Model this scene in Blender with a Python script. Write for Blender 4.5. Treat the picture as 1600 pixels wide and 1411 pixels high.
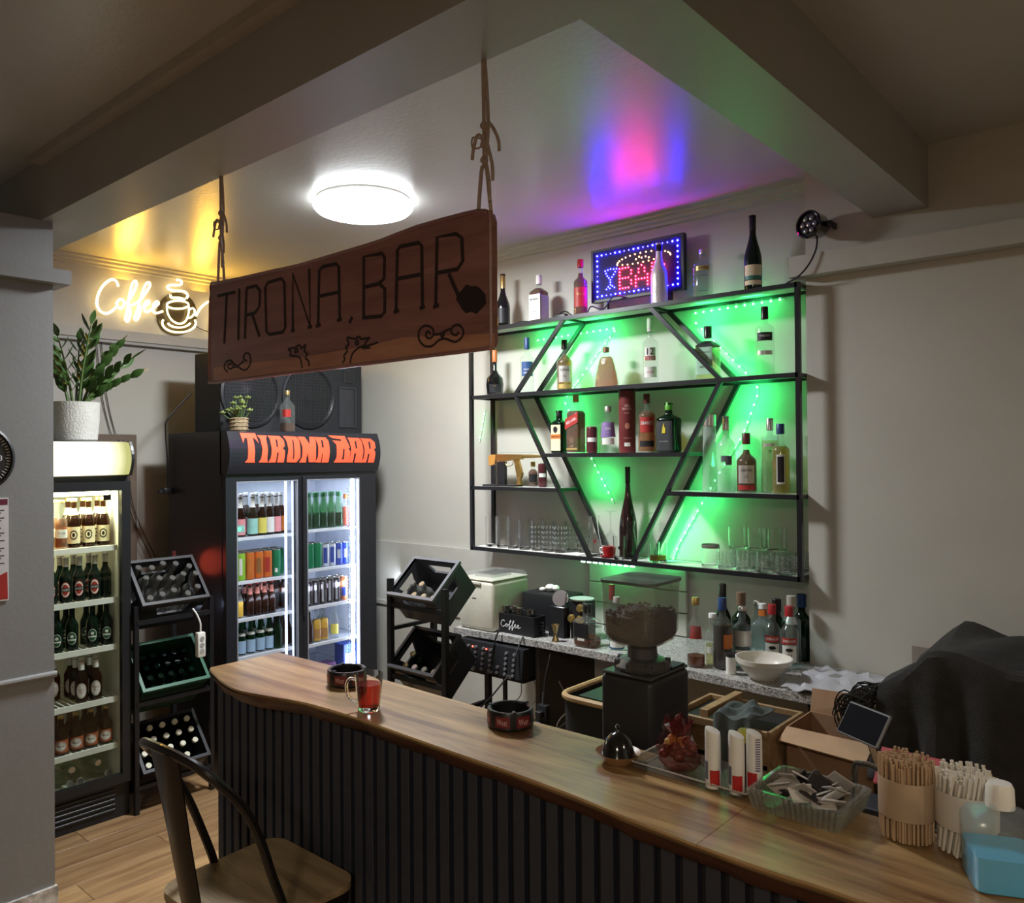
import bpy, bmesh, math, random
from mathutils import Matrix, Vector
from mathutils.geometry import tessellate_polygon
PI = math.pi
random.seed(7)
SC = bpy.context.scene
COL = SC.collection
for _o in list(bpy.data.objects):
    bpy.data.objects.remove(_o)

# ------------------------------------------------------------------ camera
CAM_H = 1.93
_a, _b, _c = math.radians(42.08), math.radians(0.48), math.radians(-0.44)
_R = Vector((math.cos(_a), math.sin(_a), 0)); _F0 = Vector((-math.sin(_a), math.cos(_a), 0)); _Z = Vector((0, 0, 1))
_F = _F0 * math.cos(_b) + _Z * math.sin(_b); _U = -_F0 * math.sin(_b) + _Z * math.cos(_b)
_r2 = _R * math.cos(_c) + _U * math.sin(_c); _u2 = -_R * math.sin(_c) + _U * math.cos(_c)
cam_d = bpy.data.cameras.new('camera'); cam = bpy.data.objects.new('camera', cam_d); COL.objects.link(cam)
cam_d.sensor_fit = 'HORIZONTAL'; cam_d.sensor_width = 36.0; cam_d.lens = 1274.0 / 1600.0 * 36.0
cam_d.shift_x = (800 - 747.5) / 1600.0; cam_d.shift_y = -(705.5 - 699.4) / 1600.0
cam_d.clip_start = 0.02
cam.matrix_world = Matrix(((_r2.x, _u2.x, -_F.x, 0), (_r2.y, _u2.y, -_F.y, 0), (_r2.z, _u2.z, -_F.z, CAM_H), (0, 0, 0, 1)))
SC.camera = cam

# ------------------------------------------------------------------ world, room light, exposure
w = bpy.data.worlds.new('world'); SC.world = w; w.use_nodes = True
w.node_tree.nodes['Background'].inputs[0].default_value = (0.05, 0.05, 0.06, 1)
w.node_tree.nodes['Background'].inputs[1].default_value = 0.2
SC.view_settings.view_transform = 'Standard'; SC.view_settings.look = 'None'
SC.view_settings.exposure = 0.5; SC.view_settings.gamma = 1.0; SC.view_settings.use_curve_mapping = False
SC.cycles.transparent_max_bounces = 24; SC.cycles.max_bounces = 20; SC.cycles.diffuse_bounces = 4; SC.cycles.glossy_bounces = 3; SC.cycles.transmission_bounces = 20

def light(name, kind, loc, power, col, size=0.1, rot=None, size_y=None):
    d = bpy.data.lights.new(name, kind); d.energy = power; d.color = col
    if kind == 'AREA':
        d.size = size
        if size_y: d.shape = 'RECTANGLE'; d.size_y = size_y
    else:
        d.shadow_soft_size = size
    o = bpy.data.objects.new(name, d); COL.objects.link(o); o.location = loc
    if rot: o.rotation_euler = rot
    return o
# the rest of the bar room, behind and beside the camera, has its own warm ceiling lamps
light('room_lamp_light', 'AREA', (0.6, -1.9, 3.1), 48, (1.0, 0.86, 0.68), 0.5)
light('room_lamp_light', 'AREA', (2.6, 1.4, 3.1), 58, (1.0, 0.84, 0.64), 0.5)

# ------------------------------------------------------------------ materials
MATS = {}
def _nodes(name):
    m = bpy.data.materials.new(name); m.use_nodes = True
    nt = m.node_tree; return m, nt, nt.nodes, nt.links
def mat(name, col, rough=0.5, metal=0.0, spec=0.5, var=0.06, vscale=14, bump=0.0, bscale=120, emis=None, estr=0.0, trans=0.0, ior=1.45, coat=0.0):
    if name in MATS: return MATS[name]
    m, nt, N, L = _nodes(name); b = N['Principled BSDF']
    b.inputs['Roughness'].default_value = rough; b.inputs['Metallic'].default_value = metal
    b.inputs['Specular IOR Level'].default_value = spec; b.inputs['IOR'].default_value = ior
    b.inputs['Transmission Weight'].default_value = trans; b.inputs['Coat Weight'].default_value = coat
    tc = N.new('ShaderNodeTexCoord')
    ns = N.new('ShaderNodeTexNoise'); ns.inputs['Scale'].default_value = vscale; ns.inputs['Detail'].default_value = 4
    L.new(tc.outputs['Object'], ns.inputs['Vector'])
    mr = N.new('ShaderNodeMapRange'); mr.inputs[1].default_value = 0.3; mr.inputs[2].default_value = 0.7
    mr.inputs[3].default_value = 1 - var; mr.inputs[4].default_value = 1 + var
    L.new(ns.outputs[0], mr.inputs[0])
    hs = N.new('ShaderNodeHueSaturation'); hs.inputs['Color'].default_value = (*col, 1)
    L.new(mr.outputs[0], hs.inputs['Value']); L.new(hs.outputs[0], b.inputs['Base Color'])
    if bump:
        n2 = N.new('ShaderNodeTexNoise'); n2.inputs['Scale'].default_value = bscale; n2.inputs['Detail'].default_value = 3
        L.new(tc.outputs['Object'], n2.inputs['Vector'])
        bp = N.new('ShaderNodeBump'); bp.inputs['Strength'].default_value = bump; bp.inputs['Distance'].default_value = 0.01
        L.new(n2.outputs[0], bp.inputs['Height']); L.new(bp.outputs[0], b.inputs['Normal'])
    if emis:
        b.inputs['Emission Color'].default_value = (*emis, 1); b.inputs['Emission Strength'].default_value = estr
    MATS[name] = m; return m
def glow(name, col, s):
    if name in MATS: return MATS[name]
    m, nt, N, L = _nodes(name)
    e = N.new('ShaderNodeEmission'); e.inputs[0].default_value = (*col, 1); e.inputs[1].default_value = s
    L.new(e.outputs[0], N['Material Output'].inputs[0]); N.remove(N['Principled BSDF']); MATS[name] = m; return m
def thin(name, tint, rough=0.03, ior=1.45, haze=0.0, hcol=(1, 1, 1)):
    """thin coloured glass: clear with a tint, with a Fresnel reflection, and some diffuse haze"""
    if name in MATS: return MATS[name]
    m, nt, N, L = _nodes(name); N.remove(N['Principled BSDF'])
    tr = N.new('ShaderNodeBsdfTransparent'); tr.inputs[0].default_value = (*tint, 1)
    gl = N.new('ShaderNodeBsdfGlossy'); gl.inputs['Roughness'].default_value = rough
    fr = N.new('ShaderNodeFresnel'); fr.inputs[0].default_value = ior
    ge = N.new('ShaderNodeNewGeometry'); su = N.new('ShaderNodeMath'); su.operation = 'SUBTRACT'; su.inputs[0].default_value = 1
    L.new(ge.outputs['Backfacing'], su.inputs[1]); mu = N.new('ShaderNodeMath'); mu.operation = 'MULTIPLY'
    L.new(su.outputs[0], mu.inputs[0]); L.new(fr.outputs[0], mu.inputs[1])
    base = tr
    if haze:
        df = N.new('ShaderNodeBsdfDiffuse'); df.inputs[0].default_value = (*hcol, 1)
        mh = N.new('ShaderNodeMixShader'); mh.inputs[0].default_value = haze
        L.new(tr.outputs[0], mh.inputs[1]); L.new(df.outputs[0], mh.inputs[2]); base = mh
    mx = N.new('ShaderNodeMixShader'); L.new(mu.outputs[0], mx.inputs[0]); L.new(base.outputs[0], mx.inputs[1]); L.new(gl.outputs[0], mx.inputs[2])
    L.new(mx.outputs[0], N['Material Output'].inputs[0]); MATS[name] = m; return m
def wood(name, c1, c2, axis='x', rough=0.45, scale=1.0, stretch=12.0, rnd=0.0, coat=0.0, knots=0.0):
    if name in MATS: return MATS[name]
    m, nt, N, L = _nodes(name); b = N['Principled BSDF']; b.inputs['Roughness'].default_value = rough; b.inputs['Coat Weight'].default_value = coat
    b.inputs['Coat Roughness'].default_value = 0.2
    tc = N.new('ShaderNodeTexCoord'); mp = N.new('ShaderNodeMapping'); s = [stretch * scale] * 3; s['xyz'.index(axis)] = scale
    mp.inputs['Scale'].default_value = s
    src = tc.outputs['Object']
    if rnd:
        oi = N.new('ShaderNodeObjectInfo'); va = N.new('ShaderNodeVectorMath'); va.operation = 'ADD'
        ml = N.new('ShaderNodeMath'); ml.operation = 'MULTIPLY'; ml.inputs[1].default_value = 37.0
        L.new(oi.outputs['Random'], ml.inputs[0]); L.new(src, va.inputs[0]); L.new(ml.outputs[0], va.inputs[1]); src = va.outputs[0]
    L.new(src, mp.inputs['Vector'])
    n1 = N.new('ShaderNodeTexNoise'); n1.inputs['Scale'].default_value = 1.6; n1.inputs['Detail'].default_value = 6; n1.inputs['Distortion'].default_value = 0.6
    L.new(mp.outputs[0], n1.inputs['Vector'])
    n2 = N.new('ShaderNodeTexNoise'); n2.inputs['Scale'].default_value = 9; n2.inputs['Detail'].default_value = 5
    L.new(mp.outputs[0], n2.inputs['Vector'])
    ad = N.new('ShaderNodeMath'); ad.operation = 'MULTIPLY_ADD'; ad.inputs[1].default_value = 0.35; L.new(n2.outputs[0], ad.inputs[0]); L.new(n1.outputs[0], ad.inputs[2])
    cr = N.new('ShaderNodeValToRGB'); cr.color_ramp.elements[0].position = 0.45; cr.color_ramp.elements[1].position = 0.9
    cr.color_ramp.elements[0].color = (*c1, 1); cr.color_ramp.elements[1].color = (*c2, 1)
    L.new(ad.outputs[0], cr.inputs[0])
    out = cr.outputs[0]
    if rnd:
        hs = N.new('ShaderNodeHueSaturation'); mr = N.new('ShaderNodeMapRange'); mr.inputs[3].default_value = 1 - rnd; mr.inputs[4].default_value = 1 + rnd
        L.new(oi.outputs['Random'], mr.inputs[0]); L.new(mr.outputs[0], hs.inputs['Value']); L.new(out, hs.inputs['Color']); out = hs.outputs[0]
    L.new(out, b.inputs['Base Color'])
    bp = N.new('ShaderNodeBump'); bp.inputs['Strength'].default_value = 0.12; bp.inputs['Distance'].default_value = 0.004
    L.new(n2.outputs[0], bp.inputs['Height']); L.new(bp.outputs[0], b.inputs['Normal'])
    MATS[name] = m; return m
def speckle(name, c1, c2, c3):
    if name in MATS: return MATS[name]
    m, nt, N, L = _nodes(name); b = N['Principled BSDF']; b.inputs['Roughness'].default_value = 0.35
    tc = N.new('ShaderNodeTexCoord'); v = N.new('ShaderNodeTexVoronoi'); v.inputs['Scale'].default_value = 190
    L.new(tc.outputs['Object'], v.inputs['Vector']); cr = N.new('ShaderNodeValToRGB')
    cr.color_ramp.elements[0].color = (*c1, 1); cr.color_ramp.elements[1].color = (*c3, 1); e = cr.color_ramp.elements.new(0.5); e.color = (*c2, 1)
    sp = N.new('ShaderNodeSeparateColor'); L.new(v.outputs['Color'], sp.inputs[0]); L.new(sp.outputs[0], cr.inputs[0]); L.new(cr.outputs[0], b.inputs['Base Color'])
    MATS[name] = m; return m

# ------------------------------------------------------------------ geometry collector
class G:
    def __init__(s): s.v = []; s.f = []
    def add(s, vs, fs):
        k = len(s.v); s.v += [tuple(p) for p in vs]; s.f += [tuple(i + k for i in q) for q in fs]; return s
    def box(s, x0, x1, y0, y1, z0, z1):
        return s.add([(x0, y0, z0), (x1, y0, z0), (x1, y1, z0), (x0, y1, z0), (x0, y0, z1), (x1, y0, z1), (x1, y1, z1), (x0, y1, z1)],
                     [(3, 2, 1, 0), (4, 5, 6, 7), (0, 1, 5, 4), (1, 2, 6, 5), (2, 3, 7, 6), (3, 0, 4, 7)])
    def rbox(s, x0, x1, y0, y1, z0, z1, r=0.005, seg=2):
        bm = bmesh.new(); bmesh.ops.create_cube(bm, size=1)
        for v in bm.verts: v.co = Vector(((x0 + x1) / 2 + v.co.x * (x1 - x0), (y0 + y1) / 2 + v.co.y * (y1 - y0), (z0 + z1) / 2 + v.co.z * (z1 - z0)))
        bmesh.ops.bevel(bm, geom=bm.edges[:], offset=r, segments=seg, affect='EDGES', profile=0.5)
        bm.verts.index_update(); s.add([v.co[:] for v in bm.verts], [[v.index for v in f.verts] for f in bm.faces]); bm.free(); return s
    def lathe(s, prof, n=20, c=(0, 0), sq=0, rot=0.0, sx=1.0):
        vs, fs, rings = [], [], []
        for r, z in prof:
            if r <= 1e-6: rings.append([len(vs)]); vs.append((c[0], c[1], z)); continue
            ring = []
            for i in range(n):
                a = rot + 2 * PI * i / n; k = 1.0
                if sq: k = 1 / (abs(math.cos(a)) ** sq + abs(math.sin(a)) ** sq) ** (1 / sq)
                ring.append(len(vs)); vs.append((c[0] + r * k * math.cos(a) * sx, c[1] + r * k * math.sin(a), z))
            rings.append(ring)
        for A, B in zip(rings, rings[1:]):
            if len(A) == 1 and len(B) == 1: continue
            for i in range(n):
                j = (i + 1) % n
                if len(A) == 1: fs.append((A[0], B[j], B[i]))
                elif len(B) == 1: fs.append((A[i], A[j], B[0]))
                else: fs.append((A[i], A[j], B[j], B[i]))
        return s.add(vs, fs)
    def tube(s, path, r, n=8, closed=False):
        P = [Vector(p) for p in path]; m = len(P); vs, fs = [], []
        up = None
        for i in range(m):
            if closed: t = (P[(i + 1) % m] - P[i - 1])
            else: t = P[min(i + 1, m - 1)] - P[max(i - 1, 0)]
            t = t.normalized() if t.length > 1e-9 else Vector((0, 0, 1))
            if up is None:
                up = Vector((0, 0, 1)) if abs(t.z) < 0.9 else Vector((1, 0, 0))
            x = (up - t * up.dot(t)); x = x.normalized() if x.length > 1e-6 else t.orthogonal().normalized()
            up = x; y = t.cross(x); rr = r[i] if isinstance(r, (list, tuple)) else r
            for k in range(n):
                a = 2 * PI * k / n + PI / n; vs.append(P[i] + x * (rr * math.cos(a)) + y * (rr * math.sin(a)))
        for i in range(m if closed else m - 1):
            A, B = i * n, ((i + 1) % m) * n
            for k in range(n): j = (k + 1) % n; fs.append((A + k, A + j, B + j, B + k))
        if not closed: fs.append(tuple(range(n - 1, -1, -1))); fs.append(tuple(range((m - 1) * n, m * n)))
        return s.add(vs, fs)
    def bar(s, a, b, w): return s.tube([a, b], w * 0.7071, 4)
    def prism(s, poly, axis, d0, d1):
        def P(p, d): return {'x': (d, p[0], p[1]), 'y': (p[0], d, p[1]), 'z': (p[0], p[1], d)}[axis]
        n = len(poly); tri = tessellate_polygon([[Vector((p[0], p[1], 0)) for p in poly]])
        vs = [P(p, d0) for p in poly] + [P(p, d1) for p in poly]
        fs = [tuple(t) for t in tri] + [tuple(i + n for i in reversed(t)) for t in tri] + [(i, (i + 1) % n, n + (i + 1) % n, n + i) for i in range(n)]
        return s.add(vs, fs)
    def ring(s, outer, inner, axis, d0, d1):
        def P(p, d): return {'x': (d, p[0], p[1]), 'y': (p[0], d, p[1]), 'z': (p[0], p[1], d)}[axis]
        n = len(outer); vs = [P(p, d) for d in (d0, d1) for L_ in (outer, inner) for p in L_]; fs = []
        for i in range(n):
            j = (i + 1) % n; o0, i0, o1, i1 = 0, n, 2 * n, 3 * n
            fs += [(o0 + i, o0 + j, i0 + j, i0 + i), (o1 + j, o1 + i, i1 + i, i1 + j), (o0 + j, o0 + i, o1 + i, o1 + j), (i0 + i, i0 + j, i1 + j, i1 + i)]
        return s.add(vs, fs)
    def frame(s, x0, x1, z0, z1, w, axis, d0, d1):
        o = [(x0, z0), (x1, z0), (x1, z1), (x0, z1)]; i = [(x0 + w, z0 + w), (x1 - w, z0 + w), (x1 - w, z1 - w), (x0 + w, z1 - w)]
        return s.ring(o, i, axis, d0, d1)
    def ball(s, c, r, n=10, m=6, sz=1.0):
        return s.lathe([(max(r * math.sin(PI * i / m), 0), c[2] - r * sz * math.cos(PI * i / m)) for i in range(m + 1)], n, (c[0], c[1]))
    def patch(s, r, z0, z1, a, half, sq=0, r1=None, n=10):
        vs, fs = [], []; r1 = r if r1 is None else r1
        for i in range(n + 1):
            t = a + half * (2 * i / n - 1); k = 1.0
            if sq: k = 1 / (abs(math.cos(t)) ** sq + abs(math.sin(t)) ** sq) ** (1 / sq)
            for rr, z in ((r, z0), (r1, z1)): vs.append((rr * k * math.cos(t), rr * k * math.sin(t), z))
        for i in range(n): fs.append((2 * i, 2 * i + 2, 2 * i + 3, 2 * i + 1))
        return s.add(vs, fs)
    def xf(s, M, k=0):
        s.v[k:] = [(M @ Vector(p))[:] for p in s.v[k:]]; return s
    def build(s, name, m, parent=None, ws=False, smooth=True, ang=35, recalc=True):
        me = bpy.data.meshes.new(name); vs = s.v
        if ws and parent is not None:
            W_, q_ = parent.matrix_basis, parent.parent
            while q_ is not None: W_ = q_.matrix_basis @ W_; q_ = q_.parent
            I = W_.inverted(); vs = [(I @ Vector(p))[:] for p in vs]
        me.from_pydata(vs, [], s.f)
        if recalc:
            bm = bmesh.new(); bm.from_mesh(me); bmesh.ops.recalc_face_normals(bm, faces=bm.faces[:]); bm.to_mesh(me); bm.free()
        if smooth:
            me.polygons.foreach_set('use_smooth', [True] * len(me.polygons)); me.set_sharp_from_angle(angle=math.radians(ang))
        me.materials.append(m)
        o = bpy.data.objects.new(name, me); COL.objects.link(o)
        if parent is not None: o.parent = parent
        return o
def tag(o, label=None, cat=None, group=None, kind=None):
    if label: o['label'] = label
    if cat: o['category'] = cat
    if group: o['group'] = group
    if kind: o['kind'] = kind
    return o
def thing(name, label, cat, loc=(0, 0, 0), rot=(0, 0, 0), group=None):
    o = bpy.data.objects.new(name, None); COL.objects.link(o); o.location = loc; o.rotation_euler = rot; o.empty_display_size = 0.05
    o.matrix_basis = Matrix.LocRotScale(Vector(loc), Matrix.Rotation(rot[2], 3, 'Z') @ Matrix.Rotation(rot[1], 3, 'Y') @ Matrix.Rotation(rot[0], 3, 'X'), None)
    return tag(o, label, cat, group)
def single(name, g, m, label, cat, group=None, loc=None, smooth=True, kind=None):
    """a thing that is one mesh: its origin is moved to its base"""
    if loc is None:
        xs = [p[0] for p in g.v]; ys = [p[1] for p in g.v]; loc = ((min(xs) + max(xs)) / 2, (min(ys) + max(ys)) / 2, min(p[2] for p in g.v))
    g.v = [(p[0] - loc[0], p[1] - loc[1], p[2] - loc[2]) for p in g.v]
    o = g.build(name, m, None, smooth=smooth); o.location = loc; return tag(o, label, cat, group, kind)
def struct(name, g, m, parent=None, smooth=False):
    o = g.build(name, m, parent, smooth=smooth)
    if parent is None: o['kind'] = 'structure'
    return o
KIDS = {}
def copy_tree(o, parent=None, loc=None, label=None, group=None, rot=None):
    c = o.copy(); COL.objects.link(c); c.parent = parent
    if loc is not None: c.location = loc
    if rot is not None: c.rotation_euler = rot
    if label: c['label'] = label
    if group: c['group'] = group
    for ch in o.children: copy_tree(ch, c)
    return c
_TX = {}
ORD = ('leftmost', 'second from left', 'third from left', 'fourth from left', 'fifth from left', 'sixth from left', 'seventh from left')
ROW = ('front row', 'second row', 'third row', 'fourth row')
def grid_label(base, r, nr, k, nk):
    parts = [base] + ([ROW[r]] if nr > 1 else []) + ([('left one', 'right one')[k] if nk == 2 else ORD[k]] if nk > 1 else [])
    return ', '.join(parts)
def text_data(s):
    if s in _TX: return _TX[s]
    cu = bpy.data.curves.new('t', 'FONT'); cu.body = s; cu.align_x = 'CENTER'; cu.align_y = 'CENTER'; cu.resolution_u = 2
    o = bpy.data.objects.new('t', cu); COL.objects.link(o); dg = bpy.context.evaluated_depsgraph_get()
    me = bpy.data.meshes.new_from_object(o.evaluated_get(dg)); V = [v.co[:2] for v in me.vertices]; Fc = [tuple(p.vertices) for p in me.polygons]
    bpy.data.objects.remove(o); bpy.data.meshes.remove(me); bpy.data.curves.remove(cu)
    xs = [p[0] for p in V]; ys = [p[1] for p in V]; cx, cy = (min(xs) + max(xs)) / 2, (min(ys) + max(ys)) / 2
    hh = max(ys) - min(ys); V = [((x - cx) / hh, (y - cy) / hh) for x, y in V]
    _TX[s] = (V, Fc); return _TX[s]
def text_flat(name, s, size, m, parent, org, right, up, width=None, shear=0.0):
    """printed lettering on a flat face, in the parent's own axes"""
    V, Fc = text_data(s); r = Vector(right).normalized(); u = Vector(up).normalized(); g = G(); o = Vector(org)
    kx = size
    if width: kx = width / (max(p[0] for p in V) - min(p[0] for p in V))
    g.add([(o + r * (x * kx + shear * y * size) + u * (y * size))[:] for x, y in V], Fc)
    return g.build(name, m, parent, smooth=False, recalc=False)
def text_wrap(name, s, size, m, parent, r, z, a, width=None):
    V, Fc = text_data(s); kx = size
    if width: kx = width / (max(p[0] for p in V) - min(p[0] for p in V))
    g = G(); g.add([(r * math.cos(a + x * kx / r), r * math.sin(a + x * kx / r), z + y * size) for x, y in V], Fc)
    return g.build(name, m, parent, smooth=False, recalc=False)
def smoothpath(pts, k=4, closed=False):
    P = [Vector(p) for p in pts]; out = []; n = len(P)
    for i in range(n if closed else n - 1):
        p0, p1, p2, p3 = (P[(i - 1) % n], P[i], P[(i + 1) % n], P[(i + 2) % n]) if closed else (P[max(i - 1, 0)], P[i], P[i + 1], P[min(i + 2, n - 1)])
        for j in range(k):
            t = j / k; out.append(0.5 * ((2 * p1) + (p2 - p0) * t + (2 * p0 - 5 * p1 + 4 * p2 - p3) * t * t + (3 * p1 - p0 - 3 * p2 + p3) * t ** 3))
    if not closed: out.append(P[-1])
    return out
def cable(pts, r, m, label, cat='cable', k=5, name='cable', group=None, n=6):
    return single(name, G().tube(smoothpath(pts, k), r, n), m, label, cat, group, loc=tuple(pts[0]))

# ------------------------------------------------------------------ traced outlines, in metres on their own planes
NEON = [
 [(2.398,3.055),(2.387,3.087),(2.357,3.097),(2.31,3.06),(2.274,3.001),(2.259,2.929),(2.277,2.882),(2.315,2.867),(2.352,2.886),(2.392,2.928),(2.386,2.945),(2.41,2.973),(2.432,2.968),(2.437,2.943),(2.416,2.913),(2.395,2.917)],
 [(2.437,2.946),(2.465,2.968),(2.496,3.021),(2.521,3.085),(2.514,3.111),(2.493,3.087),(2.473,3.006),(2.458,2.907),(2.446,2.847),(2.458,2.832),(2.473,2.86),(2.477,2.909),(2.461,2.937)],
 [(2.473,2.939),(2.52,2.963),(2.57,3.019),(2.611,3.086),(2.608,3.116),(2.583,3.095),(2.555,3.017),(2.526,2.915),(2.507,2.862),(2.519,2.847),(2.538,2.88),(2.545,2.915),(2.532,2.943)],
 [(2.545,2.94),(2.582,2.953),(2.61,2.975),(2.598,2.991),(2.576,2.965),(2.575,2.924),(2.592,2.911),(2.62,2.93),(2.652,2.956),(2.675,2.981),(2.659,2.992),(2.636,2.96),(2.636,2.924),(2.659,2.912),(2.704,2.931)],
 [(2.895,3.0),(2.891,2.991),(2.88,2.982),(2.862,2.973),(2.839,2.966),(2.814,2.962),(2.789,2.96),(2.767,2.961),(2.749,2.965),(2.738,2.971),(2.734,2.979),(2.738,2.988),(2.75,2.997),(2.767,3.006),(2.789,3.013),(2.814,3.018),(2.839,3.02),(2.862,3.019),(2.88,3.015),(2.891,3.009),(2.895,3.0)],
 [(2.734,2.973),(2.739,2.923),(2.77,2.877),(2.823,2.858),(2.868,2.879),(2.892,2.929),(2.898,2.988)],
 [(2.898,2.965),(2.928,2.981),(2.942,2.952),(2.914,2.915),(2.881,2.903)],
 [(2.941,2.9),(2.947,2.887),(2.948,2.873),(2.943,2.858),(2.933,2.844),(2.917,2.831),(2.897,2.819),(2.874,2.809),(2.849,2.802),(2.823,2.798),(2.796,2.797),(2.772,2.798),(2.749,2.803),(2.731,2.81),(2.716,2.82),(2.706,2.832),(2.701,2.845),(2.702,2.859),(2.708,2.873)],
 [(2.906,2.873),(2.898,2.862),(2.885,2.852),(2.867,2.843),(2.846,2.836),(2.823,2.832),(2.8,2.831),(2.779,2.833),(2.761,2.838),(2.749,2.845),(2.742,2.854)],
 [(2.807,3.162),(2.839,3.161),(2.834,3.132),(2.757,3.118),(2.738,3.098),(2.777,3.083),(2.858,3.09),(2.888,3.066),(2.879,3.044)],
 [(2.761,3.053),(2.766,3.034),(2.824,3.039),(2.868,3.033)],
 [(2.95,2.928),(2.981,2.983),(3.038,3.037),(3.124,3.077)],
 [(3.109,3.015),(3.077,2.946),(3.057,2.865),(3.068,2.816),(3.123,2.846)]]
NEON_DISC = [
 [(2.971,2.948),(2.967,2.913),(2.956,2.88),(2.937,2.849),(2.913,2.822),(2.884,2.801),(2.853,2.787),(2.82,2.779),(2.787,2.78),(2.756,2.788),(2.729,2.802),(2.706,2.823),(2.689,2.849),(2.679,2.879),(2.675,2.912),(2.679,2.945),(2.69,2.977),(2.707,3.008),(2.73,3.034),(2.757,3.056),(2.788,3.071),(2.821,3.08),(2.854,3.081),(2.886,3.074),(2.914,3.06),(2.938,3.039),(2.956,3.012),(2.967,2.982)]]
SIGN_STROKES = [
 [(-2.693,2.515),(-2.575,2.513)],
 [(-2.631,2.513),(-2.649,2.337)],
 [(-2.548,2.522),(-2.556,2.341)],
 [(-2.502,2.514),(-2.514,2.341)],
 [(-2.502,2.516),(-2.442,2.516),(-2.419,2.496),(-2.422,2.443),(-2.449,2.424),(-2.506,2.422)],
 [(-2.467,2.419),(-2.423,2.34)],
 [(-2.369,2.517),(-2.291,2.518),(-2.275,2.503),(-2.271,2.352),(-2.287,2.34),(-2.363,2.34),(-2.381,2.352),(-2.387,2.503),(-2.369,2.517)],
 [(-2.229,2.339),(-2.227,2.524),(-2.135,2.341),(-2.139,2.526)],
 [(-2.238,2.338),(-2.22,2.339)],
 [(-2.147,2.341),(-2.127,2.341)],
 [(-2.094,2.34),(-2.086,2.513),(-2.068,2.522),(-2.001,2.52),(-1.988,2.509),(-1.985,2.346)],
 [(-2.087,2.432),(-1.987,2.431)],
 [(-2.104,2.339),(-2.082,2.341)],
 [(-1.997,2.345),(-1.976,2.347)],
 [(-1.925,2.347),(-1.939,2.331)],
 [(-1.872,2.34),(-1.87,2.52),(-1.789,2.516),(-1.777,2.503),(-1.779,2.442),(-1.801,2.43),(-1.871,2.429)],
 [(-1.801,2.43),(-1.777,2.411),(-1.778,2.344),(-1.794,2.334),(-1.877,2.339)],
 [(-1.729,2.34),(-1.722,2.514),(-1.71,2.522),(-1.635,2.519),(-1.622,2.509),(-1.621,2.337)],
 [(-1.723,2.432),(-1.622,2.43)],
 [(-1.738,2.339),(-1.718,2.341)],
 [(-1.631,2.336),(-1.612,2.339)],
 [(-1.569,2.334),(-1.562,2.521),(-1.49,2.517),(-1.47,2.502),(-1.467,2.441),(-1.487,2.422),(-1.563,2.424)],
 [(-1.518,2.414),(-1.483,2.35)],
 [(-1.578,2.333),(-1.558,2.336)],
 [(-1.59,2.261),(-1.602,2.269),(-1.609,2.259),(-1.596,2.249),(-1.579,2.256),(-1.583,2.276),(-1.612,2.286),(-1.634,2.275),(-1.636,2.252),(-1.615,2.231),(-1.584,2.227),(-1.556,2.241),(-1.529,2.241),(-1.498,2.23),(-1.473,2.239),(-1.467,2.257),(-1.484,2.274),(-1.506,2.271),(-1.511,2.256),(-1.493,2.247),(-1.484,2.256)],
 [(-1.579,2.259),(-1.556,2.257),(-1.528,2.264),(-1.508,2.268)],
 [(-1.549,2.256),(-1.542,2.26),(-1.539,2.251),(-1.547,2.248),(-1.549,2.256)],
 [(-2.604,2.257),(-2.62,2.263),(-2.625,2.25),(-2.604,2.242),(-2.588,2.256),(-2.609,2.274),(-2.641,2.268),(-2.649,2.248),(-2.625,2.233)],
 [(-2.609,2.271),(-2.569,2.251),(-2.515,2.231),(-2.48,2.25),(-2.485,2.283),(-2.51,2.29),(-2.523,2.274),(-2.504,2.262)],
 [(-2.598,2.246),(-2.562,2.248),(-2.523,2.264)],
 [(-2.256,2.279),(-2.239,2.27),(-2.247,2.26),(-2.221,2.255),(-2.19,2.246),(-2.178,2.212)],
 [(-2.256,2.281),(-2.216,2.283),(-2.194,2.289),(-2.184,2.276),(-2.16,2.286),(-2.168,2.267),(-2.152,2.256),(-2.161,2.243),(-2.145,2.233),(-2.141,2.215)],
 [(-2.22,2.273),(-2.207,2.277),(-2.202,2.269),(-2.215,2.265),(-2.22,2.273)],
 [(-1.845,2.277),(-1.864,2.264),(-1.873,2.255),(-1.9,2.25),(-1.927,2.234),(-1.935,2.208)],
 [(-1.848,2.277),(-1.883,2.276),(-1.894,2.285),(-1.915,2.28),(-1.951,2.288),(-1.942,2.268),(-1.957,2.259),(-1.949,2.246),(-1.966,2.234),(-1.961,2.223),(-1.972,2.213)],
 [(-1.911,2.271),(-1.9,2.273),(-1.897,2.264),(-1.908,2.262),(-1.911,2.271)],
 [(-1.884,2.252),(-1.84,2.255),(-1.808,2.259)],
 [(-1.878,2.248),(-1.842,2.247)]]
SIGN_BAND = [
 [(-2.722,2.256),(-2.184,2.249),(-1.895,2.253),(-1.704,2.262),(-1.533,2.251),(-1.358,2.238),(-1.358,2.206),(-1.366,2.197),(-1.895,2.201),(-2.184,2.203),(-2.699,2.201),(-2.722,2.213)]]
SIGN_BURN = [
 [(-1.385,2.329),(-1.389,2.315),(-1.401,2.304),(-1.418,2.297),(-1.438,2.297),(-1.458,2.302),(-1.475,2.313),(-1.487,2.327),(-1.491,2.343),(-1.487,2.358),(-1.475,2.369),(-1.457,2.375),(-1.437,2.375),(-1.417,2.369),(-1.4,2.358),(-1.389,2.344)]]
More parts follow.
